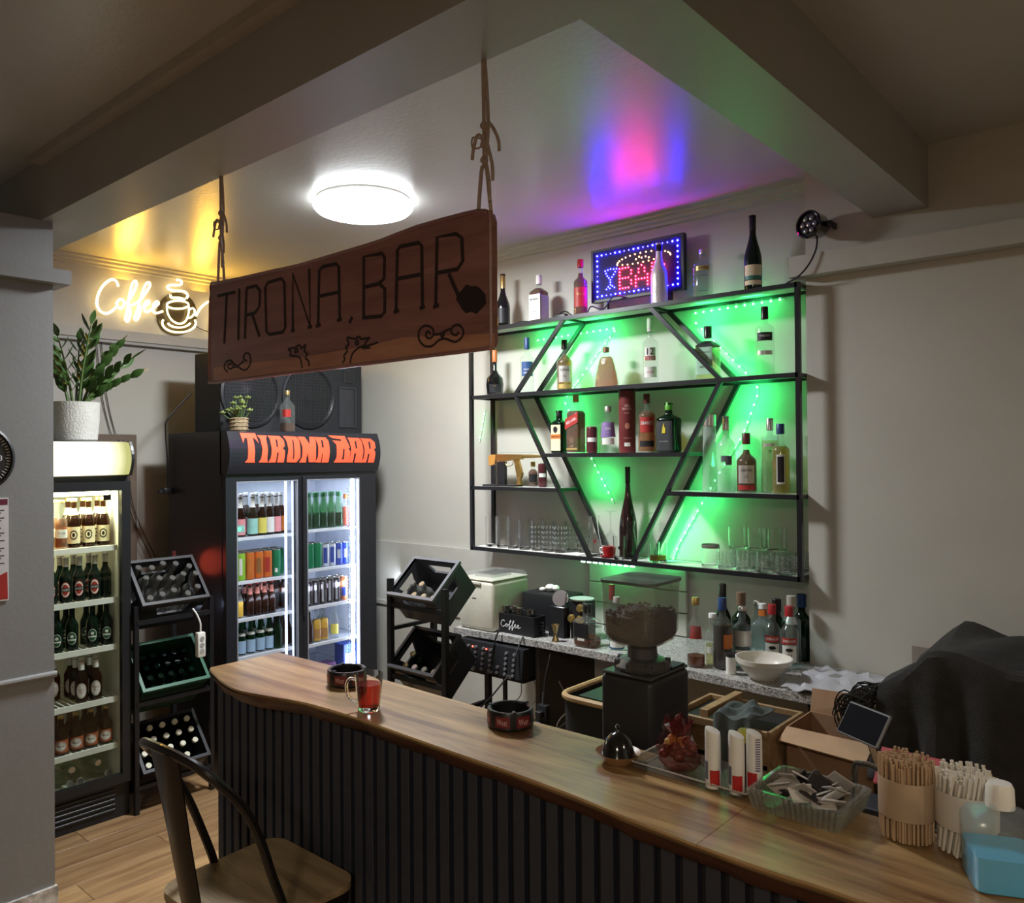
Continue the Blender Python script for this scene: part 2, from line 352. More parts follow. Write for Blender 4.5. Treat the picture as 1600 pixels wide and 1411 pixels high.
SIGN_OUTLINE = [
 [(-2.742,2.557),(-2.708,2.564),(-2.547,2.557),(-2.341,2.552),(-2.205,2.547),(-1.912,2.551),(-1.792,2.554),(-1.641,2.565),(-1.449,2.564),(-1.398,2.559),(-1.377,2.551),(-1.37,2.531),(-1.371,2.332),(-1.37,2.221),(-1.377,2.206),(-1.402,2.202),(-1.644,2.202),(-1.916,2.201),(-2.208,2.202),(-2.712,2.201),(-2.745,2.21),(-2.757,2.242),(-2.75,2.429)]]
HEADER_LETTERS = [
 [(2.668,2.071),(2.773,2.07),(2.785,2.008),(2.773,2.024),(2.758,2.039),(2.75,2.042),(2.753,1.96),(2.751,1.914),(2.756,1.89),(2.688,1.892),(2.705,1.914),(2.709,2.041),(2.692,2.038),(2.678,2.009)],
 [(2.782,2.058),(2.853,2.057),(2.841,2.037),(2.844,1.972),(2.84,1.919),(2.847,1.89),(2.783,1.891),(2.798,1.916),(2.806,1.972),(2.799,2.036)],
 [(2.856,2.057),(2.943,2.054),(2.968,2.029),(2.968,1.99),(2.951,1.978),(2.967,1.963),(2.963,1.889),(2.914,1.89),(2.922,1.954),(2.909,1.948),(2.904,1.89),(2.851,1.89),(2.866,1.919),(2.872,1.972),(2.867,2.037)],
 [(2.968,2.055),(3.065,2.052),(3.083,2.033),(3.082,1.917),(3.057,1.888),(2.985,1.89),(2.983,1.918),(2.994,1.972),(2.986,2.029)],
 [(3.076,2.052),(3.131,2.052),(3.159,2.003),(3.167,2.052),(3.214,2.051),(3.204,1.959),(3.205,1.888),(3.152,1.888),(3.139,1.947),(3.13,1.916),(3.131,1.887),(3.078,1.887),(3.095,1.917),(3.101,1.984),(3.09,2.027)],
 [(3.214,2.051),(3.295,2.05),(3.314,2.028),(3.315,1.965),(3.309,1.885),(3.255,1.885),(3.257,1.943),(3.251,1.943),(3.247,1.885),(3.204,1.887),(3.22,1.922),(3.225,1.99),(3.217,2.028)],
 [(3.318,2.063),(3.458,2.06),(3.466,2.033),(3.477,2.001),(3.483,1.981),(3.469,1.975),(3.485,1.959),(3.483,1.913),(3.468,1.883),(3.352,1.884),(3.37,1.914),(3.373,2.003),(3.345,2.03),(3.421,2.026),(3.417,2.039),(3.353,2.045)],
 [(3.478,2.05),(3.577,2.048),(3.594,2.024),(3.598,1.958),(3.589,1.881),(3.526,1.882),(3.535,1.945),(3.518,1.942),(3.513,1.882),(3.468,1.883),(3.485,1.913),(3.494,1.972),(3.488,2.023)],
 [(3.588,2.047),(3.679,2.044),(3.708,2.021),(3.709,1.981),(3.692,1.968),(3.705,1.951),(3.7,1.88),(3.644,1.88),(3.653,1.942),(3.638,1.938),(3.631,1.881),(3.584,1.881),(3.604,1.912),(3.61,1.971),(3.602,2.024)]]
HEADER_HOLES = [
 [(2.907,2.034),(2.919,2.031),(2.918,1.987),(2.908,1.985)],
 [(3.03,2.032),(3.039,2.029),(3.035,1.911),(3.026,1.908)],
 [(3.253,2.031),(3.267,2.031),(3.267,1.984),(3.253,1.983)],
 [(3.425,1.975),(3.437,1.973),(3.432,1.904),(3.416,1.904)],
 [(3.531,2.027),(3.545,2.027),(3.545,1.978),(3.531,1.977)],
 [(3.649,2.024),(3.666,2.021),(3.664,1.975),(3.65,1.973)]]
LED_PATHS = [
 [(-3.123,2.634),(-2.529,2.648),(-2.817,2.345),(-2.907,2.254),(-2.699,1.88),(-2.561,1.646)],
 [(-2.063,2.672),(-1.565,2.684)],
 [(-2.056,2.637),(-1.715,2.281),(-1.699,2.235),(-1.785,2.018),(-1.927,1.804),(-2.151,1.439),(-2.198,1.325)],
 [(-3.595,2.015),(-3.542,2.223)]]

# ------------------------------------------------------------------ bottles, cans, glasses
CLEAR = thin('clear_glass', (0.92, 0.94, 0.93), haze=0.05, hcol=(0.8, 0.85, 0.82)); CLEARB = thin('bluish_glass', (0.84, 0.92, 0.92), haze=0.08, hcol=(0.6, 0.7, 0.7))
FROST = thin('frosted_glass', (0.80, 0.88, 0.84), 0.25, haze=0.30, hcol=(0.75, 0.85, 0.8))
BROWN = thin('brown_glass', (0.30, 0.12, 0.035), 0.06, haze=0.25, hcol=(0.05, 0.018, 0.006)); GREENG = thin('green_glass', (0.10, 0.42, 0.16), 0.06, haze=0.2, hcol=(0.01, 0.06, 0.02))
DGREEN = thin('dark_green_glass', (0.03, 0.10, 0.045), 0.06, haze=0.45, hcol=(0.006, 0.022, 0.012)); BLACKGL = mat('black_glass', (0.006, 0.006, 0.006), 0.08, coat=0.4)
AMBER = thin('amber_liquid', (0.72, 0.40, 0.10), 0.1, haze=0.22, hcol=(0.35, 0.15, 0.03)); DAMBER = thin('dark_amber_liquid', (0.45, 0.17, 0.04), 0.1, haze=0.35, hcol=(0.16, 0.055, 0.015))
PALE = thin('pale_liquid', (0.90, 0.88, 0.62), 0.1, haze=0.12, hcol=(0.6, 0.55, 0.3)); COLA = mat('cola_liquid', (0.02, 0.007, 0.004), 0.2); PINKL = thin('rose_liquid', (0.80, 0.48, 0.36), 0.1, haze=0.3, hcol=(0.34, 0.15, 0.10))
YELL = mat('orange_juice', (0.75, 0.42, 0.02), 0.4)
CAPB = mat('cap_black', (0.012, 0.012, 0.012), 0.3); CAPG = mat('cap_gold', (0.55, 0.38, 0.13), 0.3, 0.8); CAPR = mat('cap_red', (0.35, 0.02, 0.025), 0.35); CAPW = mat('cap_white', (0.75, 0.74, 0.72), 0.4)
CAPS = mat('cap_silver', (0.6, 0.6, 0.58), 0.3, 0.9); CAPO = mat('cap_orange', (0.55, 0.14, 0.04), 0.4); CAPBL = mat('cap_blue', (0.02, 0.05, 0.16), 0.35); CAPBR = mat('cap_maroon', (0.10, 0.018, 0.016), 0.35); CAPGN = mat('cap_green', (0.10, 0.35, 0.04), 0.4)
LWHITE = mat('label_white', (0.72, 0.71, 0.66), 0.6, var=0.04, vscale=60); LBLACK = mat('label_black', (0.012, 0.012, 0.014), 0.5); LRED = mat('label_red', (0.38, 0.03, 0.025), 0.5); LBLUE = mat('label_blue', (0.03, 0.07, 0.20), 0.5); LSILV = mat('label_silver', (0.6, 0.58, 0.54), 0.35, 0.6)
LPURP = mat('label_purple', (0.22, 0.12, 0.36), 0.5); LORNG = mat('label_orange', (0.55, 0.16, 0.03), 0.5); LGOLD = mat('label_gold', (0.55, 0.40, 0.14), 0.4, 0.5); LCYAN = mat('label_pale_blue', (0.35, 0.50, 0.68), 0.5); LPINK = mat('label_pink', (0.72, 0.28, 0.30), 0.5); LTURQ = mat('label_turquoise', (0.30, 0.58, 0.52), 0.5); LYELL = mat('label_yellow', (0.66, 0.58, 0.12), 0.5)

def bprof(h, r, nr, sh, nk, lip=True):
    p = [(0, 0.002), (r * 0.86, 0.0), (r * 0.97, 0.004), (r, 0.012), (r, sh * h)]
    for i in range(1, 7):
        t = i / 7; p.append((nr + (r - nr) * (0.5 + 0.5 * math.cos(PI * t)), (sh + (nk - sh) * t) * h))
    p += [(nr, nk * h), (nr, h - 0.012)]
    if lip: p += [(nr * 1.18, h - 0.011), (nr * 1.18, h - 0.002), (0, h - 0.001)]
    return p
def rad_at(prof, z):
    for (r0, z0), (r1, z1) in zip(prof, prof[1:]):
        if z0 <= z <= z1 and z1 > z0: return r0 + (r1 - r0) * (z - z0) / (z1 - z0)
    return prof[-2][0]
def to_cam(x, y): return math.atan2(-y, -x)
def bottle(name, lab, loc, h, r, glass, capm=None, nr=0.013, sh=0.6, nk=0.78, caph=0.03, capr=1.22, labels=(), liq=None, sq=0, face=None, group=None, texts=(), prof=None, n=20, cat='bottle', neck=None, rot=(0, 0, 0), sx=1.0):
    t = thing(name, lab, cat, loc, rot, group); p = prof or bprof(h, r, nr, sh, nk)
    a = face if face is not None else (-PI / 2 if sq else to_cam(loc[0], loc[1]))
    G().lathe(p, n if not sq else max(n, 32), sq=sq, sx=sx).build('glass', glass, t)
    if liq:
        lv, lm_ = liq; q = [(0, 0.006)]
        for rr, z in p[1:]:
            if z < lv * h and z > 0: q.append((rr * 0.93, max(z, 0.006)))
        q.append((rad_at(p, lv * h) * 0.93, lv * h)); q.append((0, lv * h)); G().lathe(q, n if not sq else max(n, 32), sq=sq, sx=sx).build('liquid', lm_, t)
    if capm:
        cr_ = nr * capr; G().lathe([(nr * 1.02, h - caph), (cr_, h - caph), (cr_, h - 0.002), (cr_ * 0.93, h), (0, h)], 16).build('cap', capm, t)
    if neck:
        z0, z1, nm_ = neck; q = [(rad_at(p, z * h) + 0.0008, z * h) for z in (z0, z0 + (z1 - z0) / 3, z0 + 2 * (z1 - z0) / 3, z1)]
        G().lathe(q, 16, sq=sq).build('neck_label', nm_, t)
    lo_ = []
    for L_ in labels:
        z0, z1, half, m_ = L_[:4]; off = L_[4] if len(L_) > 4 else 0.0008; aa = a + (math.radians(L_[5]) if len(L_) > 5 else 0)
        lo_.append((z0, z1, G().patch((rad_at(p, z0 * h) + off), z0 * h, z1 * h, aa, math.radians(half), sq, rad_at(p, z1 * h) + off, 14).build('label', m_, t, recalc=False)))
    for s, z, size, m_, wd in texts:
        rr = rad_at(p, z * h) + 0.0022; tp = next((l[2] for l in reversed(lo_) if l[0] <= z <= l[1]), t)
        if sq: text_flat('lettering', s, size, m_, tp, (0, -rr - 0.0006, z * h), (1, 0, 0), (0, 0, 1), wd)
        else: text_wrap('lettering', s, size, m_, tp, rr, z * h, a, wd)
    return t
def oval(parent, r, z, a, w, hh, m, off=0.0014, name='emblem', n=16):
    g = G(); vs = [(r + off) and ((r + off) * math.cos(a), (r + off) * math.sin(a), z)]
    for i in range(n):
        t = 2 * PI * i / n; x = w / 2 * math.cos(t); g_a = a + x / r
        vs.append(((r + off) * math.cos(g_a), (r + off) * math.sin(g_a), z + hh / 2 * math.sin(t)))
    g.add(vs, [(0, 1 + i, 1 + (i + 1) % n) for i in range(n)]); return g.build(name, m, parent, smooth=False, recalc=False)
def can(name, lab, loc, h, r, m, group=None, band=None, txt=None):
    t = thing(name, lab, 'can', loc, (0, 0, 0), group)
    G().lathe([(0, 0.003), (r * 0.8, 0.0), (r, 0.008), (r, h - 0.014), (r * 0.88, h - 0.003)], 18).build('body', m, t)
    G().lathe([(r * 0.88, h - 0.004), (r * 0.9, h), (r * 0.82, h), (r * 0.78, h - 0.004), (0, h - 0.004)], 18).build('lid', CAPS, t)
    if band:
        a = to_cam(loc[0], loc[1]); G().patch(r + 0.0006, h * band[0], h * band[1], a, band[2], n=10).build('label', band[3], t, recalc=False)
    return t
TUMB = thin('tumbler_glass', (0.93, 0.95, 0.95), 0.03, 1.6, haze=0.018, hcol=(0.85, 0.9, 0.88))
REALG = mat('mug_glass', (0.99, 0.99, 0.99), 0.0, trans=1.0, ior=1.45, var=0.0); GLASSW = mat('drinking_glass_clear', (1.0, 1.0, 1.0), 0.0, trans=1.0, ior=1.27, var=0.0)
def tumbler_prof(r, h, t=0.0028, base=0.012, flare=1.05):
    return [(0, 0), (r * 0.94, 0), (r, 0.005), (r * flare, h), (r * flare - t, h), (r - t, base + 0.004), (r * 0.8, base), (0, base)]

# ================================================================== materials used in many places
WALL = mat('wall_paint', (0.50, 0.485, 0.43), 0.55, var=0.03, vscale=3, bump=0.05, bscale=60)
WALLG = mat('wall_paint_grey', (0.25, 0.25, 0.245), 0.5, var=0.04, vscale=3, bump=0.05, bscale=60)
CEIL = mat('ceiling_gloss_paint', (0.46, 0.455, 0.43), 0.30, spec=0.6, var=0.03, vscale=2, bump=0.10, bscale=45)
BEAM = mat('beam_paint', (0.34, 0.335, 0.32), 0.38, var=0.04, vscale=3, bump=0.05, bscale=60)
TRIM = mat('trim_paint', (0.47, 0.46, 0.41), 0.5, var=0.03)
BLACKM = mat('black_metal', (0.012, 0.012, 0.014), 0.35, 0.0, 0.5)
BLACKP = mat('black_plastic', (0.014, 0.014, 0.016), 0.45)
BLACKG = mat('black_gloss', (0.008, 0.008, 0.009), 0.12, coat=0.5)
DARKP = mat('dark_grey_plastic', (0.035, 0.036, 0.042), 0.42)
STEEL = mat('steel', (0.55, 0.55, 0.55), 0.22, 1.0)
WHITEP = mat('white_plastic', (0.78, 0.77, 0.72), 0.4)
CABLE = mat('black_cable', (0.012, 0.012, 0.012), 0.5)
WHITEPR = mat('white_print', (0.8, 0.8, 0.78), 0.6, var=0.01)
BLACKPR = mat('black_print', (0.01, 0.01, 0.01), 0.6, var=0.01)
REDPR = mat('red_print', (0.45, 0.02, 0.02), 0.5, var=0.03)
GOLDPR = mat('gold_print', (0.55, 0.36, 0.10), 0.4, 0.6)
CREAM = mat('cream_label', (0.72, 0.64, 0.40), 0.6, var=0.03)

# ================================================================== the room
CZ = 3.23
fl = struct('floor', G().box(-5.6, 4.2, -4.2, -0.2, -0.1, 0).box(-5.6, 4.2, 3.0, 4.3, -0.1, 0).box(-5.6, -4.6, -0.2, 3.0, -0.1, 0).box(-1.94, 4.2, -0.2, 3.0, -0.1, 0)
            .box(-4.6, -1.94, -0.2, 3.0, -0.1, -0.012), wood('floor_laminate', (0.20, 0.105, 0.045), (0.40, 0.25, 0.12), 'y', 0.42, 0.9, 14))
PL = wood('laminate_plank', (0.21, 0.11, 0.05), (0.43, 0.27, 0.13), 'y', 0.42, 0.9, 14, rnd=0.16)
_pm = {}
for i in range(14):
    x0 = -4.6 + i * 0.19; y = -0.2 - (i * 0.47) % 1.2
    while y < 3.0:
        a, b = max(y, -0.2), min(y + 1.2, 3.0)
        if b - a > 0.01:
            key = round(b - a, 3)
            if key not in _pm:
                o = G().rbox(0.001, 0.189, 0.001, b - a - 0.001, -0.0115, 0, 0.0012, 1).build('plank', PL, fl); _pm[key] = o
            else:
                o = _pm[key].copy(); COL.objects.link(o); o.parent = fl
            o.location = (x0, a, 0)
        y += 1.2
struct('ceiling', G().box(-5.6, 4.2, -4.2, 4.3, CZ, CZ + 0.1), CEIL)
struct('wall_back', G().box(-5.6, -1.405, 4.0, 4.3, 0, CZ), WALL)
struct('wall_right', G().box(-1.405, 4.2, 3.84, 4.3, 0, CZ), WALL)
struct('wall_left', G().box(-5.6, -5.4, -4.2, 4.0, 0, CZ), WALL)
struct('wall_far_right', G().box(4.0, 4.2, -4.2, 3.84, 0, CZ), WALL)
struct('wall_front', G().box(-5.4, 4.0, -4.2, -4.0, 0, CZ), WALL)
struct('wall_near_left', G().box(-3.92, -3.76, -4.0, 1.398, 0, 2.96), WALLG)
struct('trim_1', G().box(-3.95, -3.70, -4.0, 1.452, 2.685, 2.745), WALLG)
struct('trim_2', G().tube([(-3.755, -4.0, 0.99), (-3.755, 1.405, 0.99)], 0.014, 10), WALLG, smooth=True)
sk = mat('peeling_skirting', (0.55, 0.53, 0.5), 0.7, var=0.5, vscale=25, bump=0.4, bscale=30)
struct('baseboard_left', G().box(-3.765, -3.745, -4.0, 1.405, 0, 0.075), sk)
struct('ceiling_beam', G().box(-5.4, 4.0, 1.352, 1.595, 2.96, CZ), BEAM)
struct('ceiling_beam', G().box(-1.105, -0.888, 1.595, 3.84, 2.96, CZ), BEAM)
# cornices and ledges
struct('trim_8', G().box(-3.76, 4.0, 1.305, 1.352, CZ - 0.035, CZ), mat('strip_paint', (0.42, 0.39, 0.35), 0.45))
def cornice(name, a, b, axis):
    pr = [(0, 0), (0.052, 0), (0.052, -0.012), (0.034, -0.018), (0.034, -0.034), (0.018, -0.04), (0.018, -0.056), (0, -0.06)]
    g = G()
    if axis == 'x': g.prism([(4.0 - p, CZ + q) for p, q in pr], 'x', a, b)
    else: g.prism([(-5.4 + p, CZ + q) for p, q in pr], 'y', a, b)
    return struct(name, g, TRIM)
cornice('trim_3', -5.4, -1.405, 'x'); cornice('trim_4', 1.595, 4.0, 'y')
struct('trim_5', G().box(-5.4, -5.335, 1.6, 4.0, 2.70, 2.765).box(-5.4, -5.35, 1.6, 4.0, 2.68, 2.70), TRIM)
struct('trim_6', G().box(-1.45, 4.0, 3.755, 3.84, 2.735, 2.83), TRIM)
struct('trim_7', G().box(-5.4, -1.405, 3.978, 4.0, 0, 1.30).box(-5.4, -1.405, 3.966, 3.978, 0.84, 0.87), TRIM)
# brown board against the left wall behind the narrow fridge
single('wooden_board', G().rbox(-5.38, -5.34, 1.9, 2.512, 0.0, 2.08, 0.004, 1), mat('brown_board', (0.16, 0.115, 0.085), 0.6), 'tall dark brown board against the left wall behind the narrow fridge', 'board')

# ================================================================== ceiling lamp
lm = thing('ceiling_lamp', 'round frosted white ceiling lamp, switched on, above the bar', 'lamp', (-3.20, 2.685, CZ))
G().lathe([(0, -0.001), (0.235, -0.001), (0.24, -0.012), (0.235, -0.022), (0, -0.022)], 40).build('base_plate', WHITEP, lm)
G().lathe([(0.232, -0.021), (0.25, -0.03), (0.252, -0.042), (0.235, -0.06), (0.18, -0.077), (0.10, -0.086), (0, -0.088)], 40).build('diffuser', glow('lamp_diffuser', (0.92, 0.97, 1.0), 11), lm)
light('ceiling_lamp_light', 'AREA', (-3.20, 2.685, CZ - 0.092), 60, (0.93, 0.97, 1.0), 0.36).data.shape = 'DISK'

# ================================================================== bar counter
bc = thing('bar_counter', 'long bar counter with live-edge wooden top and black slatted front', 'counter', (-1.2, 1.62, 0))
TOPW = wood('walnut_slab', (0.12, 0.055, 0.022), (0.50, 0.32, 0.14), 'x', 0.32, 0.85, 9, coat=0.25)
front = [(-2.66, 1.525), (-2.645, 1.50), (-2.53, 1.462), (-2.42, 1.432), (-2.32, 1.424), (-2.20, 1.450), (-2.09, 1.478), (-1.99, 1.490), (-1.82, 1.496), (-1.62, 1.488), (-1.45, 1.483), (-1.235, 1.478), (-1.045, 1.466), (-0.90, 1.449), (-0.745, 1.436)]
front2 = [(-0.745, 1.436), (-0.60, 1.433), (-0.494, 1.438), (-0.3, 1.43), (-0.1, 1.425), (0.15, 1.43), (0.45, 1.425)]
def slab(fr, back, x0, x1):
    f = [p[:2] for p in smoothpath([(a, b, 0) for a, b in fr], 3)]; g = G(); n = len(f)
    bk = [(f[i][0], back(f[i][0])) for i in range(n)]
    rows = []
    for i in range(n):
        (xa, ya), (xb, yb) = f[i], bk[i]
        j = 0.004 * math.sin(xa * 23) + 0.003 * math.sin(xa * 51)
        rows.append([(xb, yb, 1.18), (xa, ya + 0.004, 1.18), (xa, ya + 0.001, 1.176), (xa, ya + 0.012 + j, 1.155), (xa, ya + 0.028 + j, 1.132), (xb, yb, 1.132)])
    m = len(rows[0]); g.v = [p for r in rows for p in r]
    e = G()   # the dark bark edge under the rim is a part of its own
    for i in range(n - 1):
        for k in range(m): g.f.append((i * m + k, i * m + (k + 1) % m, (i + 1) * m + (k + 1) % m, (i + 1) * m + k))
    for i in range(n):
        r = rows[i]; e.v += [(r[k][0], r[k][1] - 0.0022, r[k][2]) for k in (2, 3, 4)] + [(r[4][0], r[4][1] + 0.02, r[4][2] - 0.002)]
        e.v[-4] = (r[2][0], r[2][1] - 0.0012, r[2][2] - 0.007)
    for i in range(n - 1):
        for k in range(3): e.f.append((i * 4 + k, i * 4 + k + 1, (i + 1) * 4 + k + 1, (i + 1) * 4 + k))
    g.f.append(tuple(range(m - 1, -1, -1))); g.f.append(tuple(range((n - 1) * m, n * m))); return g, e
bkf = lambda x: 1.806 + 0.007 * math.sin(x * 5) - 0.012 * max(0, x + 1.4)
BARK = wood('bark_edge', (0.035, 0.012, 0.007), (0.10, 0.038, 0.018), 'x', 0.5, 2.0, 8)
for fr_ in (front, [(a + 0.0012, b) for a, b in front2]):
    g_, e_ = slab(fr_, bkf, 0, 0); wt_ = g_.build('worktop', TOPW, bc, ws=True, ang=50); e_.build('bark_edge', BARK, wt_, ws=True, ang=60, recalc=False)
G().box(-2.63, 0.45, 1.545, 1.60, 0.0, 1.131).build('front_panel', mat('black_panel', (0.010, 0.010, 0.012), 0.7), bc, ws=True)
G().box(-2.63, -2.59, 1.60, 1.79, 0.0, 1.131).build('end_panel', DARKP, bc, ws=True)
G().box(-2.59, 0.45, 1.60, 2.16, 0.985, 1.005).build('inner_shelf', mat('inner_shelf', (0.05, 0.045, 0.04), 0.5), bc, ws=True)
SLAT = mat('slat_charcoal', (0.027, 0.031, 0.045), 0.55, var=0.1, vscale=30)
s0 = G().rbox(0, 0.033, -0.022, 0.0, 0.0, 1.128, 0.002, 1).build('slat', SLAT, bc)
for i in range(61):
    o = s0 if i == 0 else s0.copy()
    if i: COL.objects.link(o); o.parent = bc
    o.location = (-2.628 + i * 0.0502 - bc.location.x, 1.545 - bc.location.y, 0)

# ================================================================== granite work surface along the back wall
gr = thing('granite_worktop', 'narrow speckled grey granite shelf top along the back wall', 'worktop', (-1.9, 3.6, 0))
GRAN = speckle('granite', (0.10, 0.10, 0.10), (0.38, 0.37, 0.35), (0.65, 0.63, 0.60))
G().prism([(-3.22, 3.345), (-2.6, 3.385), (-1.9, 3.375), (-1.40, 3.33), (-0.95, 3.32), (-0.95, 3.83), (-1.41, 3.83), (-1.41, 3.96), (-3.22, 3.96)], 'z', 0.915, 0.95).build('slab', GRAN, gr, ws=True, smooth=False)
DKB = mat('dark_board', (0.06, 0.052, 0.043), 0.7)
for x in (-2.68, -1.25): G().box(x - 0.012, x + 0.012, 3.42, 3.94 if x < -1.42 else 3.83, 0.0, 0.914).build('support_panel', DKB, gr, ws=True)

# ================================================================== shelf unit
su = thing('wall_shelf', 'black metal wall shelf with a diamond frame, lit green from behind', 'shelf', (-2.43, 3.87, 1.345))
XL, XR, Z0, Z2, Z1 = -3.455, -1.415, 1.345, 2.285, 2.70
YF, YB, T = 3.765, 3.968, 0.022
FRM = BLACKM
def bar(a, b, nm='bar', w=T): return G().bar(a, b, w).build(nm, FRM, su, ws=True, smooth=False)
for y in (YF, YB):
    bar((XL, y, Z0 - T / 2), (XL, y, Z1 + T / 2), 'post'); bar((XR, y, Z0 - T / 2), (XR, y, Z1 + T / 2), 'post')
    for z in (Z0, Z2, Z1): bar((XL, y, z), (XR, y, z), 'rail')
    y2 = y + (0.003 if y == YF else -0.003)
    for a, b in (((-2.735, Z1), (-3.10, Z2)), ((-3.10, Z2), (-2.571, Z0)), ((-2.19, Z1), (-1.793, Z2)), ((-1.793, Z2), (-2.302, Z0))):
        bar((a[0], y2, a[1]), (b[0], y2, b[1]), 'diagonal_bar')
    bar((-2.897, y, 1.922), (-1.99, y, 1.922), 'rail'); bar((XL, y, 1.722), (-2.786, y, 1.722), 'rail'); bar((-2.098, y, 1.722), (XR, y, 1.722), 'rail')
for x, z in ((XL, Z0), (XR, Z0), (XL, Z2), (XR, Z2), (XL, Z1), (XR, Z1), (-3.10, Z2), (-1.793, Z2), (-2.735, Z1), (-2.19, Z1), (-2.571, Z0), (-2.302, Z0), (-2.897, 1.922), (-1.99, 1.922), (XL, 1.722), (XR, 1.722), (-2.786, 1.722), (-2.098, 1.722)):
    bar((x, YF, z), (x, YB, z), 'cross_bar', 0.018)
BOARD = mat('shelf_board', (0.62, 0.62, 0.60), 0.4)
for x0, x1, z in ((XL, XR, Z0), (XL, XR, Z2), (XL, XR, Z1), (-2.897, -1.99, 1.922), (XL, -2.786, 1.722), (-2.098, XR, 1.722)):
    G().box(x0 + 0.011, x1 - 0.011, YF + 0.011, YB - 0.011, z + 0.004, z + 0.0105).build('shelf_board', BOARD, su, ws=True, smooth=False)
SH = {'T': Z1 + 0.0108, 'A': Z2 + 0.0108, 'B': 1.922 + 0.0108, 'C': 1.722 + 0.0108, 'D': Z0 + 0.0108}
# green light strip on the wall
LEDG = glow('led_green', (0.25, 1.0, 0.42), 5)
GREEN = (0.03, 1.0, 0.21)
strip = thing('led_strip', 'green light strip stuck on the wall behind the shelf', 'light strip', (-2.4, 3.99, 1.4))
for pth in LED_PATHS:
    P = [Vector((x, 3.99, z)) for x, z in pth]; g = G(); gt = G(); tot = 0
    gt.tube([(p.x, 3.996, p.z) for p in P], 0.004, 4)
    for a, b in zip(P, P[1:]):
        n = max(1, int((b - a).length / 0.045))
        for i in range(n): q = a.lerp(b, (i + .5) / n); g.ball((q.x, q.y, q.z), 0.0055, 6, 4)
        m = max(1, round((b - a).length / 0.22))
        for i in range(m):
            q = a.lerp(b, (i + .5) / m)
            if len(pth) > 2 or True: light('led_strip_light', 'AREA', (q.x, 3.885, q.z), 0.42 if len(P) > 2 or a.z > 2.5 else 0.04, GREEN, 0.10, (PI / 2, 0, 0))
    gt.build('tape', mat('led_tape', (0.6, 0.7, 0.6), 0.5), strip, ws=True); tag(g.build('led_beads', LEDG, strip, ws=True), kind='stuff')
gb = G()
for i in range(9): gb.rbox(-2.66 + i * 0.04, -2.632 + i * 0.04, 3.80, 3.806, 1.318, 1.326, 0.002, 1)
tag(gb.build('led_beads', glow('led_white_green', (0.55, 1.0, 0.7), 6), strip, ws=True), kind='stuff')
light('led_strip_light', 'POINT', (-2.5, 3.84, 1.30), 0.6, GREEN, 0.02)
# pale boarded panel under the shelf
hp = thing('wall_panel', 'pale painted board panel on the wall under the green shelf', 'panel', (-2.39, 3.95, 0.95))
for z0, z1 in ((0.955, 1.075), (1.08, 1.19), (1.195, 1.31)): G().rbox(-2.70, -2.085, 3.94, 3.964, z0, z1, 0.003, 1).build('board', TRIM, hp, ws=True, smooth=False)

# ================================================================== narrow fridge
def header_glow():
    m, nt, N, L = _nodes('header_backlit'); N.remove(N['Principled BSDF']); e = N.new('ShaderNodeEmission'); tc = N.new('ShaderNodeTexCoord'); sp_ = N.new('ShaderNodeSeparateXYZ')
    L.new(tc.outputs['Object'], sp_.inputs[0]); cr = N.new('ShaderNodeValToRGB'); mr = N.new('ShaderNodeMapRange'); mr.inputs[1].default_value = -0.3; mr.inputs[2].default_value = 0.33
    cr.color_ramp.elements[0].color = (1.6, 1.5, 1.1, 1); cr.color_ramp.elements[0].position = 0.72; cr.color_ramp.elements[1].color = (0.42, 0.42, 0.16, 1); cr.color_ramp.elements[1].position = 0.95
    L.new(sp_.outputs['Y'], mr.inputs[0]); L.new(mr.outputs[0], cr.inputs[0]); L.new(cr.outputs[0], e.inputs[0]); e.inputs[1].default_value = 1.0; L.new(e.outputs[0], N['Material Output'].inputs[0]); return m
FX = -4.36
f1 = thing('drinks_fridge', 'narrow black drinks fridge with warm lit blank header beside the pillar', 'fridge', (-4.68, 1.68, 0))
FBL = mat('fridge_black', (0.016, 0.017, 0.019), 0.35); FIN = mat('fridge_liner', (0.62, 0.63, 0.55), 0.5); SHW = mat('fridge_shelf_white', (0.72, 0.73, 0.66), 0.4)
y0, y1 = 1.345, 2.015
b = lambda g, nm, m, p=f1, sm=False: g.build(nm, m, p, ws=True, smooth=sm)
b(G().box(-5.0, FX - 0.033, y0, y0 + 0.04, 0.0, 1.83).box(-5.0, FX - 0.033, y1 - 0.04, y1, 0.0, 1.83).box(-5.0, FX - 0.03, y0 + 0.04, y1 - 0.04, 1.79, 1.83).box(-5.0, -4.97, y0 + 0.04, y1 - 0.04, 0.185, 1.79).box(-5.0, FX - 0.033, y0 + 0.04, y1 - 0.04, 0.0, 0.185), 'cabinet', FBL)
b(G().box(-4.965, -4.955, y0 + 0.042, y1 - 0.042, 0.19, 1.785).box(-4.955, FX - 0.04, y1 - 0.05, y1 - 0.042, 0.19, 1.785).box(-4.955, FX - 0.04, y0 + 0.042, y0 + 0.05, 0.19, 1.785).box(-4.955, FX - 0.04, y0 + 0.05, y1 - 0.05, 0.19, 0.196).box(-4.955, FX - 0.04, y0 + 0.05, y1 - 0.05, 1.778, 1.785), 'liner', FIN)
dr = b(G().frame(y0 + 0.002, y1 - 0.002, 0.188, 1.80, 0.048, 'x', FX - 0.028, FX + 0.004), 'door', FBL)
b(G().box(FX - 0.014, FX - 0.008, y0 + 0.05, y1 - 0.05, 0.236, 1.752), 'door_glass', thin('fridge_glass', (0.93, 0.95, 0.93), 0.02), dr)
